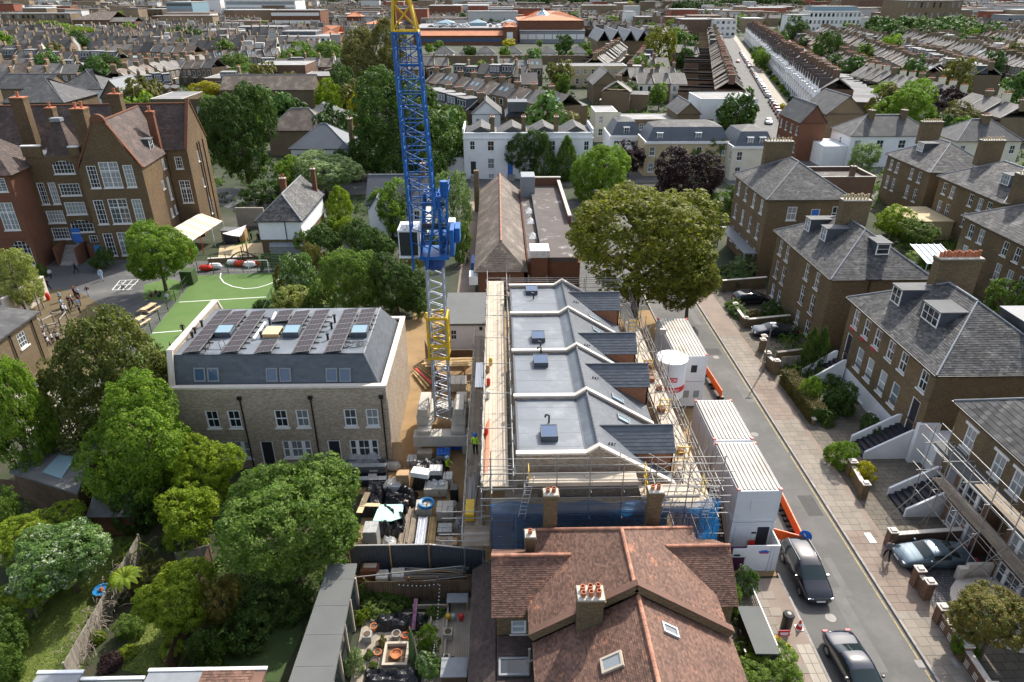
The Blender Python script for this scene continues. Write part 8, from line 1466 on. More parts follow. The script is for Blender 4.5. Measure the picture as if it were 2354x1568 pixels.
def crown(seed,nc,npl,cr,leaf,shape='round'):
    rng=np.random.default_rng(seed); k=rng.integers(7,10); lc=unit(rng.normal(size=(k,3)))*rng.uniform(.42,.62,(k,1)); lc[0]=0; lr=rng.uniform(.34,.5,k); lr[0]=.62
    if shape in ('cone','column'): lc*=.3; lr[:]=.62
    C=[];D=[]
    while len(C)<nc:
        i=rng.integers(k); d=unit(rng.normal(size=3)); p=lc[i]+d*lr[i]*rng.uniform(.8,1.05)
        if rng.random()>.15 and any(np.linalg.norm(p-lc[j])<lr[j]*.82 for j in range(k) if j!=i): continue
        if p[2]<-.75: continue
        C.append(p); D.append(d)
    C=np.array(C);D=np.array(D); C*=(.97-cr*.75)/np.percentile(np.abs(C),97,axis=0)
    if shape=='cone': h=(C[:,2]+1)/2; C[:,:2]*=(1.15*(1-np.clip(h,0,1))**.8+.12)[:,None]
    if shape=='column': C[:,:2]*=(np.clip(1-np.abs(C[:,2])**4,.25,1))[:,None]
    if shape=='weep': C[:,2]-=.35*(C[:,0]**2+C[:,1]**2)
    crr=cr*rng.uniform(.55,1.35,nc); d=unit(rng.normal(size=(nc,npl,3))+.55*D[:,None,:]+np.array([0,0,.35])); P=C[:,None,:]+d*(crr[:,None]*rng.uniform(.8,1.05,(nc,npl)))[...,None]
    return leaves(P.reshape(-1,3),d.reshape(-1,3),leaf,rng,rand=.35)
PROT={}
def proto(q,shape,v):
    key=(q,shape,v)
    if key not in PROT:
        a={'h':(820,46,.1,.026),'m':(250,34,.15,.047),'l':(40,36,.32,.12),'s':(260,40,.15,.044)}[q]
        PROT[key]=quads('crown',crown(hash((q,shape,v))%9999 if 0 else (ord(q)*7+len(shape)*131+v*17),*a,shape=shape),'leaf_mid')
    return PROT[key]
def trunkmesh(seed):
    rg=random.Random(seed); b=MB(); b.path([(0,0,0),(.02,.01,.3),(.0,.03,.62),(.03,0,1.0)],[.052,.04,.032,.012],7)
    for i in range(7):
        a=i*2.4+rg.random(); z=.42+.07*i; l=.55-.04*i; p=Vector((.01,.02,z)); m_=p+Vector((math.cos(a)*l*.5,math.sin(a)*l*.5,.14)); e=p+Vector((math.cos(a)*l,math.sin(a)*l,.3)); b.path([p,m_,e],[.022,.015,.005],5)
    return b.mesh('trunk','bark',True)
TRK=[trunkmesh(i) for i in range(3)]; tcount=[0]
def setmat(o,m): o.material_slots[0].link='OBJECT'; o.material_slots[0].material=MT[m]
def plant(lbl,base,r,rz_,zc,m,q='m',shape='round',name='tree',cat='tree',group=None,bark='bark',trunk=True,ry=None):
    tcount[0]+=1; v=tcount[0]; t=T(name,lbl,cat,group,loc=(base[0],base[1],0),rz=(v*2.399)%6.28)
    c=put('crown',proto(q,shape,v%3 if q!='l' else v%4),t,loc=(0,0,zc),scale=(r,ry or r,rz_)); setmat(c,m)
    if trunk:
        k=put('trunk',TRK[v%3],t,scale=(r*1.15,r*1.15,max(zc+rz_*.55,.5)));
        if bark!='bark': setmat(k,bark)
    return t
def tree(lbl,px,py,rp_,hp,m,q=None,clear=.6,shape='round',name='tree',cat='tree',group=None,bark='bark',zc=None,trunk=True):
    z=zc or 4.
    for _ in range(6):
        p=at(px,py,z); d=depth(p); r=rp_*d/F_PX; hh=hp*d/F_PX; L=(p-Vector((0,0,CAMH))).length; s=(CAMH-z)/L; rz_=math.sqrt(max(hh*hh-(r*s)**2,(.4*hh)**2))/math.sqrt(1-s*s)
        if zc is None: z=max(clear+rz_*.92,.3*rz_)
    q=q or ('h' if rp_>=62 else 'm' if rp_>=24 else 'l'); OCC.append((p.x-r*.5,p.y-r*.5,p.x+r*.5,p.y+r*.5)) if 'OCC' in globals() else 0
    return plant(lbl,p,r,rz_,z,m,q,shape,name,cat,group,bark,trunk)
def bush(lbl,px,py,rp_,hp,m,q='s',shape='round',group=None,cat='shrub',name='shrub'): return tree(lbl,px,py,rp_,hp,m,q,-.25,shape,name,cat,group,trunk=False)
for px,py,rp_,hp,m,l in ((870,570,42,46,'leaf_dark','dark yew behind the gabled cottage'),(705,560,30,34,'leaf_mid','garden tree behind the caretaker house'),(1062,560,22,46,'leaf_mid','slim tree beside the long hall path'),(975,560,26,36,'leaf_dark','dark shrub tree right of the crane cab'),(610,440,50,30,'leaf_dark','dark trees shading the school yard'),(1000,400,30,44,'leaf_dark','dark tree behind the crane jib foot'),(1055,360,22,40,'leaf_mid','green tree beside the stucco terrace wing'),(640,300,20,20,'leaf_mid','small tree behind the school chestnut'),(1690,470,26,40,'leaf_dark','dark tree beside the tall villa'),(1640,480,40,36,'leaf_mid','green tree between plane and tall villa'),(1040,300,34,60,'leaf_mid','leafy tree at the edge of the huge chestnut'),(800,380,34,36,'leaf_dark','dark tree beside the silver willow'),(960,700,30,34,'leaf_dark','dark bush behind the timber hoarding'),(870,700,34,26,'leaf_mid','green bush behind the brick block'),(1540,470,40,30,'leaf_mid','green tree behind the plane crown')): tree(l,px,py,rp_,hp,m,'m',.2)
tree('large clumpy ash tree beside the storage yard',662,1212,168,150,'leaf_mid','h',1.5); tree('vivid green maple in front of the left end of the brick block',335,1015,122,135,'leaf_fresh','h',1.5); tree('silver birch with drooping olive foliage by the playground',242,880,138,165,'leaf_birch','h',1.2,'weep',bark='bark_pale'); tree('bright green leafy tree overhanging the grey shed',35,975,85,150,'leaf_fresh','h',1.5); tree('lime-green sapling between the maple and the ash',470,1075,80,75,'leaf_lime','h',1.5); tree('yellow-green garden tree beneath the maple',430,1190,72,70,'leaf_lime','m',1.2)
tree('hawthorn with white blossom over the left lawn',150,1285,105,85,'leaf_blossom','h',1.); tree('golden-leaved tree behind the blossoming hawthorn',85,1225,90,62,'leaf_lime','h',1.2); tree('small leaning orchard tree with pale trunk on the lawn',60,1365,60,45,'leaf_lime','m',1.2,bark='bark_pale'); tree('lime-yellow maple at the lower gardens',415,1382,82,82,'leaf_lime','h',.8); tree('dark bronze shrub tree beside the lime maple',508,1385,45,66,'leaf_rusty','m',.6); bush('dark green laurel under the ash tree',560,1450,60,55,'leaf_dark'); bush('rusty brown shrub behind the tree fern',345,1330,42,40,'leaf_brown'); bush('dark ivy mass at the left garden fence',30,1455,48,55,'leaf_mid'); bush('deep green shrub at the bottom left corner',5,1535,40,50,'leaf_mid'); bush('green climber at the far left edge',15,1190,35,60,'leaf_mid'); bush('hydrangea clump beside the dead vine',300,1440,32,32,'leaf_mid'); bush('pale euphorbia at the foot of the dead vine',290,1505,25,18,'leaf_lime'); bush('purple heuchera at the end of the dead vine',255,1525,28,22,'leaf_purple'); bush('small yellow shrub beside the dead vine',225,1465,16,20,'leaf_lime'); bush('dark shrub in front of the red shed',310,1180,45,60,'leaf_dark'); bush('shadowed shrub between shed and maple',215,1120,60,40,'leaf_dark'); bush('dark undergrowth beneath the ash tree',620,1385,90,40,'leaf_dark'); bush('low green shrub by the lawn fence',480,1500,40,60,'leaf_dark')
def fern(px,py,rp_,lbl,h=1.6):
    q=at(px,py,h); r=T('tree_fern',lbl,'fern',loc=(q.x,q.y,0)); R0=rp_*depth(q)/F_PX; pole('trunk',(0,0,0),(0,0,h),.13,'bark',r)
    for i in range(13):
        a=i*2*math.pi/13+.1; b=MB(); n=7; pts=[]
        for k in range(n+1):
            t=k/n; pts.append((Vector((math.cos(a),math.sin(a),0))*R0*t+Vector((0,0,h+.5*math.sin(t*2.4)-.35*t*t)),.05+.19*math.sin(math.pi*min(1,t*.92+.08))))
        s=Vector((-math.sin(a),math.cos(a),0))
        for k in range(n):
            (p,w1),(p2,w2)=pts[k],pts[k+1]
            b.poly([p-s*w1-Vector((0,0,w1*.4)),p2-s*w2-Vector((0,0,w2*.4)),p2,p]); b.poly([p,p2,p2+s*w2-Vector((0,0,w2*.4)),p+s*w1-Vector((0,0,w1*.4))])
        b.build('frond','leaf_lime',r)
fern(286,1330,40,'lime-green tree fern beside the climbing dome'); fern(2222,590,26,'dark palm behind the second-row villas',2.5); fern(395,1490,30,'drooping fern palm beside the shaded lawn',.8)
for px,py,rp_,hp,m,l in ((880,1385,48,34,'leaf_mid','leafy shrub against the garden fence'),(832,1420,24,22,'leaf_lime','lime shrub in the deck planter'),(985,1470,28,40,'leaf_fresh','climbing roses with white flowers in the deck bed'),(985,1535,32,34,'leaf_blossom','white-flowering bed beside the side path'),(815,1530,26,30,'leaf_silver','grey olive shrub at the deck corner'),(855,1535,14,16,'leaf_mid','round shrub by the front plastic heap'),(1000,1410,22,20,'leaf_mid','green bed beside the potting bench'),(1115,1560,22,18,'leaf_lime','bright lime shrub at the foot of the tiled house'),(838,1365,22,28,'leaf_dark','dark shrub in the deck corner'),(945,1380,22,14,'leaf_dark','dark green bed below the string lights'),(948,1455,12,12,'leaf_mid','potted shrub beside the terracotta pot'),(880,1480,10,18,'leaf_brown','thin brown plant left of the square planter'),(848,1510,12,14,'leaf_mid','potted bush on the deck edge')): bush(l,px,py,rp_,hp,m)
tree('narrow hedge-like bush by the near cycle store',1765,1535,78,56,'leaf_fresh','h',-.2,trunk=False); bush('leafy climber at the side of the tiled house',1675,1380,32,52,'leaf_mid'); bush('cream-flowered shrub beside the picket railing',1715,1345,26,36,'leaf_blossom'); bush('dark shrub behind the recycling boxes',1690,1420,30,26,'leaf_dark')
tree('photinia tree with red-tinged leaves at the lower right',2290,1425,95,80,'leaf_rusty','h',1.6); bush('green shrub at the foot of the panelled wall',2215,1490,30,35,'leaf_fresh'); bush('green rounded shrub by the black stair',1928,1048,36,38,'leaf_fresh'); bush('bright yellow rounded bush by the brick planter',1987,1085,28,30,'leaf_yellow'); bush('dark evergreen ball beside the front door stair',2005,985,32,30,'leaf_dark'); bush('grey-green shrub against the white basement',1935,925,38,42,'leaf_dark'); bush('pale green rose by the front stair',1860,900,26,40,'leaf_fresh'); bush('low dark shrub in the hedge garden',1895,955,26,22,'leaf_dark'); bush('small clipped shrub beside the hedge',1905,975,16,14,'leaf_mid')
for px,l in ((1862,'left dark columnar conifer beside the brick villa'),(1885,'right dark columnar conifer beside the brick villa')): tree(l,px,812,17,58,'leaf_dark','m',-.2,'column',trunk=False)
for px,py,rp_,hp,m,l in ((1700,718,24,16,'leaf_blossom','white-flowered bed beside the dark car'),(1770,715,26,24,'leaf_dark','round dark shrub by the brick villa front'),(1685,702,18,14,'leaf_mid','green bed edging the flower wall'),(1735,725,20,16,'leaf_brown','bronze ground cover in the flower bed'),(1715,612,34,26,'leaf_silver','grey-green olive shrub under the veranda'),(1680,640,40,24,'leaf_dark','dark shrub by the boundary wall'),(1790,735,14,14,'leaf_fresh','small bright shrub by the villa'),(1905,870,30,24,'leaf_mid','ivy mass between the two brick villas')): bush(l,px,py,rp_,hp,m)
tree('broad olive-yellow plane tree arching over the street end',1470,575,185,145,'leaf_olive','h',3.0); tree('low limb of the plane tree over the site cabins',1590,640,80,70,'leaf_olive','h',2.5); tree('dark copper beech beside the plane tree',1578,415,76,72,'leaf_purple','h',1.5); tree('small purple plum beside the white mansard villa',1447,365,36,38,'leaf_purple','m'); tree('green tree behind the copper beech',1612,345,54,46,'leaf_mid','h'); tree('bright fresh green maple in front of the stucco terrace',1385,398,72,64,'leaf_fresh','h'); tree('dark oak in front of the stucco terrace',1208,355,46,52,'leaf_dark','h'); tree('left feathery conifer before the stucco terrace',1250,362,30,54,'leaf_mid','m',0,'cone'); tree('right feathery conifer before the stucco terrace',1302,368,32,52,'leaf_mid','m',0,'cone')
tree('tall dense chestnut tree beside the school gable',556,326,80,112,'leaf_dark','h',.3); tree('huge dark chestnut behind the crane jib',915,290,118,118,'leaf_dark','h',.3); tree('brown-green tall tree behind the chestnut',860,140,74,84,'leaf_brown','h',.5); tree('lime-coloured acacia beside the brown tree',755,232,34,48,'leaf_lime','m'); tree('yellow laburnum edge of the huge chestnut',822,252,22,42,'leaf_yellow','m'); tree('dark evergreen between lime acacia and chestnut',790,205,34,55,'leaf_dark','m'); tree('silver willow in front of the slate villa',745,400,80,46,'leaf_silver','h',.8); tree('green cherry beside the silver willow',672,395,44,38,'leaf_fresh','m'); tree('golden clipped conifer in the garden left of the crane',778,475,30,46,'leaf_lime','m',-.3,'column',trunk=False); tree('pale green birch in front of the gabled cottage',898,480,52,62,'leaf_fresh','m'); tree('light green willow right of the crane cab',1042,468,42,78,'leaf_silver','m'); tree('leafy tree below the crane mast',910,655,66,66,'leaf_dark','h',.8); tree('feathery green tree behind the solar roof',803,652,68,78,'leaf_mid','h',.6); tree('dark cypress hedge tree left of the cottage',825,545,40,42,'leaf_dark','m'); tree('bronze shrub tree under the crane cab',945,605,26,28,'leaf_rusty','m',.5)
for px,py,rp_,hp,m,l in ((690,645,38,58,'leaf_blossom','cream-flowering elder beside the pitch'),(660,692,48,38,'leaf_cream','straw-coloured shrub behind the solar roof'),(603,703,20,18,'leaf_dark','dark low shrub at the pitch corner'),(745,560,38,42,'leaf_dark','dark rounded shrub beside the caretaker house'),(790,522,26,22,'leaf_lime','golden low conifer below the clipped one'),(755,515,24,20,'leaf_fresh','bright green shrub by the caretaker house'),(720,600,26,40,'leaf_brown','brown-leaved shrub beside the garden wall'),(740,690,40,40,'leaf_mid','green shrub beside the straw-coloured one'),(640,650,14,40,'leaf_brown','dry climber on the pitch fence'),(560,600,40,10,'leaf_mid','low planted strip behind the goal'),(815,605,24,30,'leaf_mid','wispy shrub near the garden path'),(860,640,26,40,'leaf_mid','green shrub between two garden trees')): bush(l,px,py,rp_,hp,m)
tree('light green ash beside the school playground',362,588,76,70,'leaf_fresh','h',1.2); tree('cream-leaved tree at the left edge by the school',30,640,54,66,'leaf_cream','h',1.2); bush('green creeper beside the cream-leaved tree',92,625,16,18,'leaf_mid'); bush('holly bush beside the school door',237,600,28,26,'leaf_dark')
for px,py,rp_,hp,m,l,c in ((2095,248,66,56,'leaf_fresh','round green chestnut behind the white hipped pair','h'),(2180,240,34,40,'leaf_purple','purple beech beside the round green chestnut','m'),(2205,275,44,38,'leaf_brown','grey-brown willow below the purple beech','m'),(1920,280,42,34,'leaf_lime','lime shrub tree beside the brick gable house','m'),(1985,362,36,34,'leaf_silver','round clipped grey tree in front of the white hipped pair','m'),(1832,75,30,34,'leaf_dark','dark round tree beside the long street rows','m'),(1905,115,34,44,'leaf_dark','tall dark tree in the gardens right of the long street','m'),(1945,160,20,24,'leaf_dark','dark bushy tree below the tall dark tree','m'),(1930,135,18,26,'leaf_brown','grey willow beside the tall dark tree','l'),(1515,110,36,50,'leaf_olive','large olive tree beside the sawtooth hall','m'),(1468,165,24,36,'leaf_mid','green ash beside the tan flats','m'),(1515,172,24,26,'leaf_fresh','bright tree in the gardens by the tan flats','m'),(1437,215,30,28,'leaf_dark','dark garden tree behind the oblique terrace','m'),(1340,255,18,18,'leaf_lime','lime bush behind the stucco terrace','l'),(2025,215,34,26,'leaf_mid','green garden trees behind the round chestnut','m'),(2060,505,40,34,'leaf_lime','pale-leaved hedge mass behind the tall villa','m'),(2110,535,44,30,'leaf_mid','ivy mass in the garden behind the villas','m'),(2140,600,50,22,'leaf_fresh','bright hedge mass behind the brown villa pair','m'),(2320,690,45,50,'leaf_mid','tree at the right edge behind the villa chimney','m'),(1165,330,10,12,'leaf_mid','topiary by the stucco terrace door','l'),(1700,290,22,16,'leaf_fresh','bush beside the white gable block','l'),(545,150,30,28,'leaf_mid','round green tree behind the school chestnut','m'),(590,175,62,28,'leaf_mid','spreading green trees beside the grey annexe','m'),(695,140,48,38,'leaf_mid','leafy plane beside the white curved block','m'),(760,120,34,26,'leaf_mid','green trees right of the white curved block','m'),(470,205,36,18,'leaf_yellow','golden laburnum behind the school','m'),(455,235,44,22,'leaf_fresh','green trees under the golden laburnum','m'),(252,148,30,26,'leaf_dark','dark tree beside the metal sheds','m'),(415,153,18,18,'leaf_dark','dark tree in the stepped terrace gardens','l'),(130,68,45,18,'leaf_fresh','bright green trees by the brown hall','m'),(190,82,38,22,'leaf_lime','lime trees by the brown hall','m'),(0,95,22,24,'leaf_fresh','green tree at the left edge','l'),(170,168,22,14,'leaf_fresh','bright bush below the metal shed','l'),(500,105,14,16,'leaf_mid','green tree below the white low row','l'),(520,135,16,14,'leaf_silver','silver tree below the white low row','l')): tree(l,px,py,rp_,hp,m,c)
for i,(px,py,s_) in enumerate(((1012,108,16),(985,112,10),(1080,120,16),(1160,122,15),(1235,122,12),(1300,104,22),(1345,110,14),(1370,95,18),(1145,148,10),(1020,160,16),(1050,85,14),(1290,125,10),(1310,125,10),(1355,125,10),(880,200,14),(1240,100,8))): tree('small garden tree along the long brown wall',px,py,s_,s_,['leaf_mid','leaf_fresh','leaf_dark'][i%3],'l',group='garden trees along the long wall')
for px,py,rp_,hp,l in ((1073,20,11,10,'yellow laburnum near the red theatre'),(1170,100,16,9,'yellow laburnum before the brick tower'),(1397,100,12,8,'yellow laburnum before the sawtooth hall'),(1447,10,9,7,'yellow tree at the skyline'),(1830,290,12,11,'yellow round bush at the junction'),(1855,310,14,10,'second yellow bush at the junction'),(1800,245,8,8,'small yellow hedge by the long street')): tree(l,px,py,rp_,hp,'leaf_yellow','l',.2,trunk=False)
tr=random.Random(12); nfar=0
while nfar<165:
    y=150+tr.random()**1.5*700; x=tr.uniform(-.62,.85)*y
    if not seen(x,y) or any(abs(x-p[0])<4 and abs(y-p[1])<5 for p in PL[::1]) or abs((Vector((x,y,0))-S0).dot(SN))<9 or blocked(x,y,0): continue
    r=tr.uniform(2.4,5.6); nfar+=1; plant('leafy green garden tree among the far terraces',(x,y),r,r*tr.uniform(.9,1.3),r*1.1+1,tr.choice(['leaf_far','leaf_far','leaf_mid','leaf_fresh','leaf_brown']),'l',group='garden trees among the far terraces')
for i in range(26):
    p=S0+SN*10.2+SD*(-40+i*11+tr.uniform(-3,3)); plant('clipped front hedge along the white-fronted terrace',p,1.3,1.0,.8,tr.choice(['leaf_mid','leaf_fresh','leaf_dark','leaf_lime']),'l',name='hedge',cat='hedge',group='front hedges of the long street',trunk=False)
for i in range(4): p=S0+SN*7.5+SD*(118+i*9); plant('street tree on the pavement of the long street',p,3,3.6,5,'leaf_mid','l',group='street trees of the long street')
def wood(px0,px1,py,h,n,lbl,m='leaf_far',d=40,seed=1):
    rng=np.random.default_rng(seed); a,b_=at(px0,py,h*.5),at(px1,py,h*.5); P=np.stack([rng.uniform(a.x,b_.x,n),a.y+rng.uniform(0,d,n),np.full(n,0.)],1); out=[]
    for v in range(3):
        me=proto('l','round',v); co=np.empty(len(me.vertices)*3,np.float32); me.vertices.foreach_get('co',co); co=co.reshape(-1,4,3)
        for p in P[v::3]: r=h*rng.uniform(.4,.62); out.append(co*np.array([r,r,r*.95])+np.array([p[0],p[1],r*1.0]))
    put('distant_wood',quads('distant_wood',np.concatenate(out),m),None,label=lbl,cat='trees',kind='stuff')
wood(2060,2354,85,14,26,'belt of green trees along the right of the far terraces',d=70,seed=1); wood(1590,1700,22,16,22,'dark wood at the skyline beyond the long street',d=120,seed=2); wood(1700,2010,10,18,50,'green wood along the skyline right of the long street',d=160,seed=3); wood(1120,1340,4,18,40,'dark wooded skyline beyond the orange hall',d=200,seed=4); wood(1340,1600,2,20,50,'wooded skyline left of the long street',d=200,seed=5); wood(700,1000,2,18,40,'scattered trees at the skyline above the crane',d=300,seed=6); wood(2240,2420,120,10,14,'dark trees at the right edge beyond the terraces','leaf_dark',50,7); wood(2000,2360,-6,22,60,'pale wooded hill at the right skyline',d=300,seed=8)
def under(n,pick,m,lbl,r0,r1,leaf,npl,seed):
    rng=np.random.default_rng(seed); rg=random.Random(seed); out=[]; k=0
    while k<n:
        p=pick(rg)
        if p is None: continue
        k+=1; r=rg.uniform(r0,r1); d=unit(rng.normal(size=(npl,3))); d[:,2]=np.abs(d[:,2]); out.append(leaves(np.array([p[0],p[1],0.])+d*np.array([r,r,r*rg.uniform(.7,1.3)])*rng.uniform(.8,1,(npl,1)),d,leaf,rng,rand=.45))
    put('undergrowth',quads('undergrowth',np.concatenate(out),m),None,label=lbl,cat='plants',kind='stuff')
CELL={(int(p[0]//7),int(p[1]//7)) for p in PL}
def mid(rg):
    y=rg.uniform(112,236); x=rg.uniform(-.8,.85)*y
    if blocked(x,y,1) or (118<y-(x+60)*.142<128 and -60<x<95) or abs((Vector((x,y,0))-S0).dot(SN))<9: return None
    return (x,y)
def farp(rg):
    y=236+rg.random()*600; x=rg.uniform(-.72,.8)*y
    if (int(x//7),int(y//7)) in CELL or abs((Vector((x,y,0))-S0).dot(SN))<9 or blocked(x,y,-2): return None
    return (x,y)
def inpoly(polys):
    Q=[[at(*p) for p in P] for P in polys]
    def f(rg):
        P=rg.choice(Q); x=rg.uniform(min(p.x for p in P),max(p.x for p in P)); y=rg.uniform(min(p.y for p in P),max(p.y for p in P)); c=False
        for i in range(len(P)):
            a,b=P[i],P[i-1]
            if (a.y>y)!=(b.y>y) and x<(b.x-a.x)*(y-a.y)/(b.y-a.y)+a.x: c=not c
        return (x,y) if c else None
    return f
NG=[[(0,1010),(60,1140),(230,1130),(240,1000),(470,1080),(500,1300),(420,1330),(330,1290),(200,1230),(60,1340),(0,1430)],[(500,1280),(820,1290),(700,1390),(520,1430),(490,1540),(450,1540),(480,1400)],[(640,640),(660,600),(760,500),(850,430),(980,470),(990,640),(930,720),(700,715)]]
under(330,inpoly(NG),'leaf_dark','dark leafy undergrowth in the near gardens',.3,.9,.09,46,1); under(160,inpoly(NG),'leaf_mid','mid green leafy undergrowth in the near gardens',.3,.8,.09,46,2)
RG=[[(2010,500),(2080,470),(2180,520),(2300,640),(2354,700),(2300,720),(2150,620),(2040,560)],[(1885,430),(2010,410),(2030,470),(1960,500),(1890,480)],[(1800,700),(1900,820),(1960,940),(1900,960),(1790,860)]]
under(150,inpoly(RG),'leaf_fresh','bright garden plants between the brick villa rows',.5,1.4,.12,60,8); under(150,inpoly(RG),'leaf_dark','dark garden plants between the brick villa rows',.5,1.5,.12,60,9)
under(620,mid,'leaf_dark','dark garden shrubs between the middle-distance houses',.6,2.2,.3,34,3); under(520,mid,'leaf_mid','green garden shrubs between the middle-distance houses',.6,2.0,.3,34,4); under(900,lambda g:(lambda y:(g.uniform(-.78,.82)*y,y))(520+g.random()**1.3*1900),'leaf_far','scattered trees among the distant rooftops',2.5,6.5,1.7,16,6); under(1500,farp,'leaf_far','greenery in the back gardens of the far terraces',1.2,3.2,.8,14,5)
def hedge(p,q,w,h,m,lbl,leaf=.07,n=5000,seed=1):
    rng=np.random.default_rng(seed); p,q=np.array([p[0],p[1],0.]),np.array([q[0],q[1],0.]); d=q-p; L=np.linalg.norm(d); d/=L; s=np.array([-d[1],d[0],0]); f=rng.random(n); u=rng.random(n)*L; v=rng.uniform(-1,1,n); z=rng.random(n)*h; top=f<.45; side=~top
    sg=np.where(rng.random(n)<.5,-1,1); V=np.where(top,v,sg)*w/2*(1+.05*np.sin(u*3)); Zz=np.where(top,h*(1+.03*np.sin(u*2.3)),z); C=p+d*u[:,None]+s*V[:,None]+np.array([0,0,1.])*Zz[:,None]+rng.normal(size=(n,3))*.04; N_=np.where(top[:,None],np.array([0,0,1.]),s*sg[:,None])
    r=T('hedge',lbl,'hedge'); put('foliage',quads('foliage',leaves(C,N_,leaf,rng),m),r); MB().bar(tuple(p+np.array([0,0,h*.48])),tuple(q+np.array([0,0,h*.48])),w*.86,h*.9).build('core','leaf_dark',r)
hedge((27.3,48.6),(27.2,55.4),1.3,1.45,'leaf_hedge','long clipped brown-green hedge beside the pavement',.07,9000); hedge((-10.9,20),(-10.75,30.6),.35,1.5,'leaf_fresh','narrow ivy hedge along the garden room',.06,5000,2)
rng=np.random.default_rng(5)
def turf(poly,n,lbl,m,h=.07,seed=1):
    rng=np.random.default_rng(seed); P=[at(*p) for p in poly]; xs=[p.x for p in P]; ys=[p.y for p in P]; out=[]
    C=np.stack([rng.uniform(min(xs),max(xs),n),rng.uniform(min(ys),max(ys),n)],1); ins=np.zeros(n,bool); k=len(P)
    for i in range(k):
        a,b_=P[i],P[(i+1)%k]; c=((a.y>C[:,1])!=(b_.y>C[:,1]))&(C[:,0]<(b_.x-a.x)*(C[:,1]-a.y)/((b_.y-a.y) or 1e-9)+a.x); ins^=c
    C=C[ins]; n=len(C); a=rng.uniform(0,6.28,n); dx=np.stack([np.cos(a),np.sin(a),np.zeros(n)],1)*.025; b0=np.concatenate([C,np.zeros((n,1))],1); tip=b0+np.stack([rng.normal(0,.03,n),rng.normal(0,.03,n),rng.uniform(.5,1.3,n)*h],1)
    put('grass',quads('grass',np.stack([b0-dx,b0+dx,tip+dx*.3,tip-dx*.3],1),m),None,label=lbl,cat='grass',kind='stuff')
L_('blade',(.15,.2,.03),(.26,.29,.06),.4,0)
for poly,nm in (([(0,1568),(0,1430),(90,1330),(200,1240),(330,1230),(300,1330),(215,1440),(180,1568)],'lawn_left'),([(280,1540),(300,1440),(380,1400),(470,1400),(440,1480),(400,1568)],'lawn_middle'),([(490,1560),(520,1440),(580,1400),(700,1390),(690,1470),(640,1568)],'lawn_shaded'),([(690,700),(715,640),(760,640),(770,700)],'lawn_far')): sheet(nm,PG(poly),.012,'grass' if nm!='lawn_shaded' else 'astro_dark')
turf([(0,1568),(60,1430),(120,1350),(200,1240),(330,1230),(300,1330),(215,1440),(180,1568)],26000,'mown grass of the lower left lawn','blade',.045); turf([(280,1540),(300,1440),(380,1400),(470,1400),(440,1480),(400,1568)],9000,'grass of the middle lower lawn','blade',.05,2)
def slat_fence(a,b_,n,h,lbl,m='fence_grey',z=0):
    a,b_=at(*a),at(*b_); r=T('garden_fence',lbl,'fence')
    rz=math.atan2((b_-a).y,(b_-a).x)
    for i in range(n): p=a.lerp(b_,(i+.5)/n); ubox('fence_board',(p.x,p.y,h/2),((b_-a).length/n*.94,.03,h*(1+.02*((i*7)%3))),m,r,rz=rz)
    for t in (0,.5,1): p=a.lerp(b_,t); ubox('post',(p.x,p.y,h/2+.05),(.1,.1,h+.1),m,r,rz=rz)
slat_fence((165,1568),(330,1270),60,1.5,'weathered fence carrying the dead vine'); slat_fence((395,1568),(490,1300),44,1.6,'brown trellis-topped fence beside the shaded lawn','timber_dark'); slat_fence((20,1470),(150,1340),30,1.3,'old fence behind the orchard tree'); slat_fence((415,1310),(490,1290),16,1.4,'short pale fence below the ash tree'); slat_fence((0,1140),(120,1150),26,1.6,'dark fence behind the golden tree','timber_dark')
a,b_=at(190,1530),at(300,1330); b=MB(); vr=random.Random(6)
for i in range(260):
    t=vr.random(); p=a.lerp(b_,t)+Vector((vr.uniform(-.7,.7),vr.uniform(-.4,.4),vr.uniform(.4,1.7))); q=p+Vector((vr.uniform(-.5,.5),vr.uniform(-.5,.5),vr.uniform(-.35,.25))); b.path([p,(p+q)/2+Vector((0,0,.1)),q],.014,4)
b.build('dead_vine','board_old',label='tangled brown dead vine spilling over the weathered fence',cat='vine',kind='stuff')
r=T('climbing_dome','lime green metal climbing dome behind the tree fern','climbing frame'); c=at(303,1290,.6); Rr=1.25; ring=[[Vector((c.x+Rr*math.cos(t*1.05+k*.5)*math.cos(k*.55),c.y+.4+Rr*math.sin(t*1.05+k*.5)*math.cos(k*.55),.1+Rr*1.1*math.sin(k*.55))) for t in range(6)] for k in range(3)]
for k in range(3):
    for i in range(6):
        pole('bar',ring[k][i],ring[k][(i+1)%6],.025,'leaf_lime',r)
        if k<2: pole('bar',ring[k][i],ring[k+1][i],.025,'leaf_lime',r); pole('bar',ring[k][(i+1)%6],ring[k+1][i],.025,'leaf_lime',r)
r=T('water_table','round blue water play table with orange toy on the lawn','toy table'); q=at(238,1368); MB().lathe([(.42,.35),(.5,.42),(.5,.5),(.42,.5),(.38,.42),(.02,.4)],q.x,q.y,18).build('basin','blue_plastic',r); MB().lathe([(.12,.42),(.16,.5),(.06,.62),(.02,.64)],q.x,q.y,10).build('toy','orange_plastic',r)
for k in range(3): pole('leg',(q.x+.35*math.cos(k*2.1),q.y+.35*math.sin(k*2.1),0),(q.x+.38*math.cos(k*2.1),q.y+.38*math.sin(k*2.1),.38),.04,'red_plastic',r)
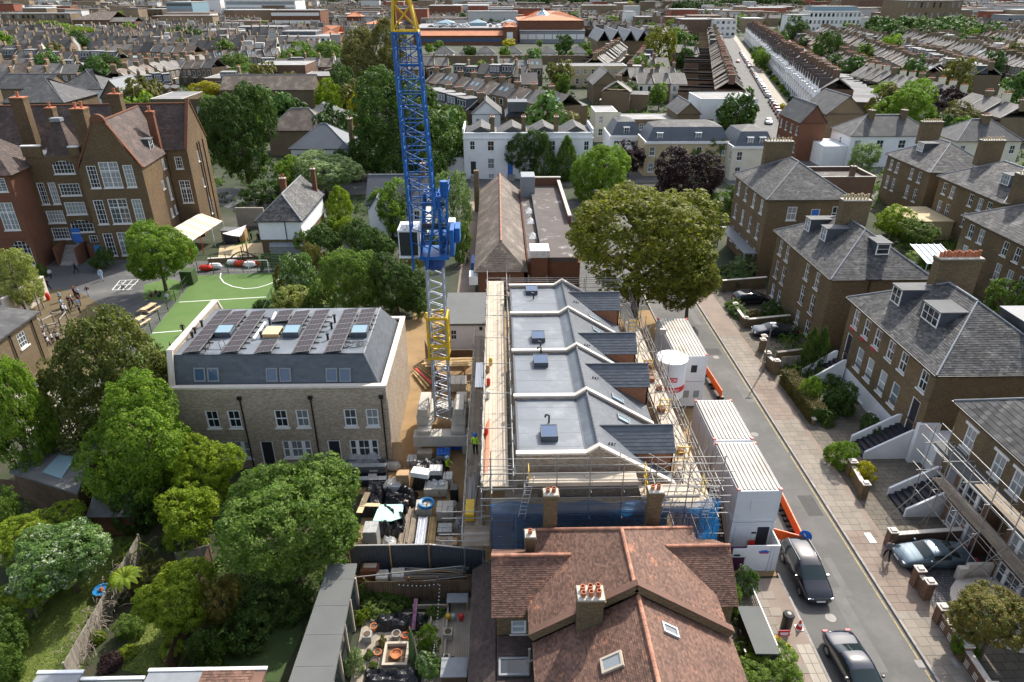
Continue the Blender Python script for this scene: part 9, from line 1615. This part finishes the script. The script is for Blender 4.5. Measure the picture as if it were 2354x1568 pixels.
r=T('garden_shed','dark red shed with black roof under the trees','shed'); q=at(270,1230); x,y=q.x,q.y; MB().box(x-1.3,y,0,x+1.3,y+2.2,1.9).build('wall','brick_red',r); MB().slab([(x-1.5,y-.3,1.85),(x+1.5,y-.3,1.85),(x+1.5,y+1.1,2.6),(x-1.5,y+1.1,2.6)],.08).slab([(x-1.5,y+2.5,1.85),(x-1.5,y+1.1,2.6),(x+1.5,y+1.1,2.6),(x+1.5,y+2.5,1.85)],.08).build('roof','felt',r)
for px0,px1,py0,py1,zz,m,l in ((90,190,1545,1620,3.2,'lead','pale grey extension roof at the lower left edge'),(190,330,1560,1640,3.0,'felt_green','green-grey flat roof at the lower left edge'),(345,480,1540,1640,3.6,'lead','white-edged flat roof below the middle lawn'),(470,612,1538,1640,4.2,'tile_red','brown tiled roof end below the shaded lawn')):
    a,b_,c=at(px0,py0,zz),at(px1,py0,zz),at(px0,py1,zz); r=T('rear_extension',l,'roof'); MB().box(a.x,c.y,zz-.18,b_.x,a.y,zz).build('roof',m,r); MB().box(a.x+.15,c.y+.15,0,b_.x-.15,a.y-.15,zz-.18).build('wall','brick_stock',r); MB().box(a.x-.05,a.y-.12,zz,b_.x+.05,a.y+.05,zz+.07).build('edge','white_frame',r)
    if m=='tile_red': tiles(MB(),[(a.x,c.y,zz+.03),(b_.x-.5,c.y,zz+.03),(b_.x-.5,a.y-.1,zz+.05),(a.x,a.y-.1,zz+.05)],.2,.15,.02).build('tiles','tile_red',r,kind='stuff')

bpy.context.view_layer.update()
for o in list(bpy.data.objects):
    if o.type=='EMPTY' and o.parent is None and 'placed' not in o:
        pts=[]
        for c in o.children:
            if c.type=='MESH': pts+=[c.matrix_world@Vector(b) for b in c.bound_box]
        if not pts: continue
        base=Vector(((min(p.x for p in pts)+max(p.x for p in pts))/2,(min(p.y for p in pts)+max(p.y for p in pts))/2,min(p.z for p in pts)))
        for c in o.children: c.location=Vector(c.location)-base
        o.location=base
for o in bpy.data.objects:
    if 'placed' in o: del o['placed']
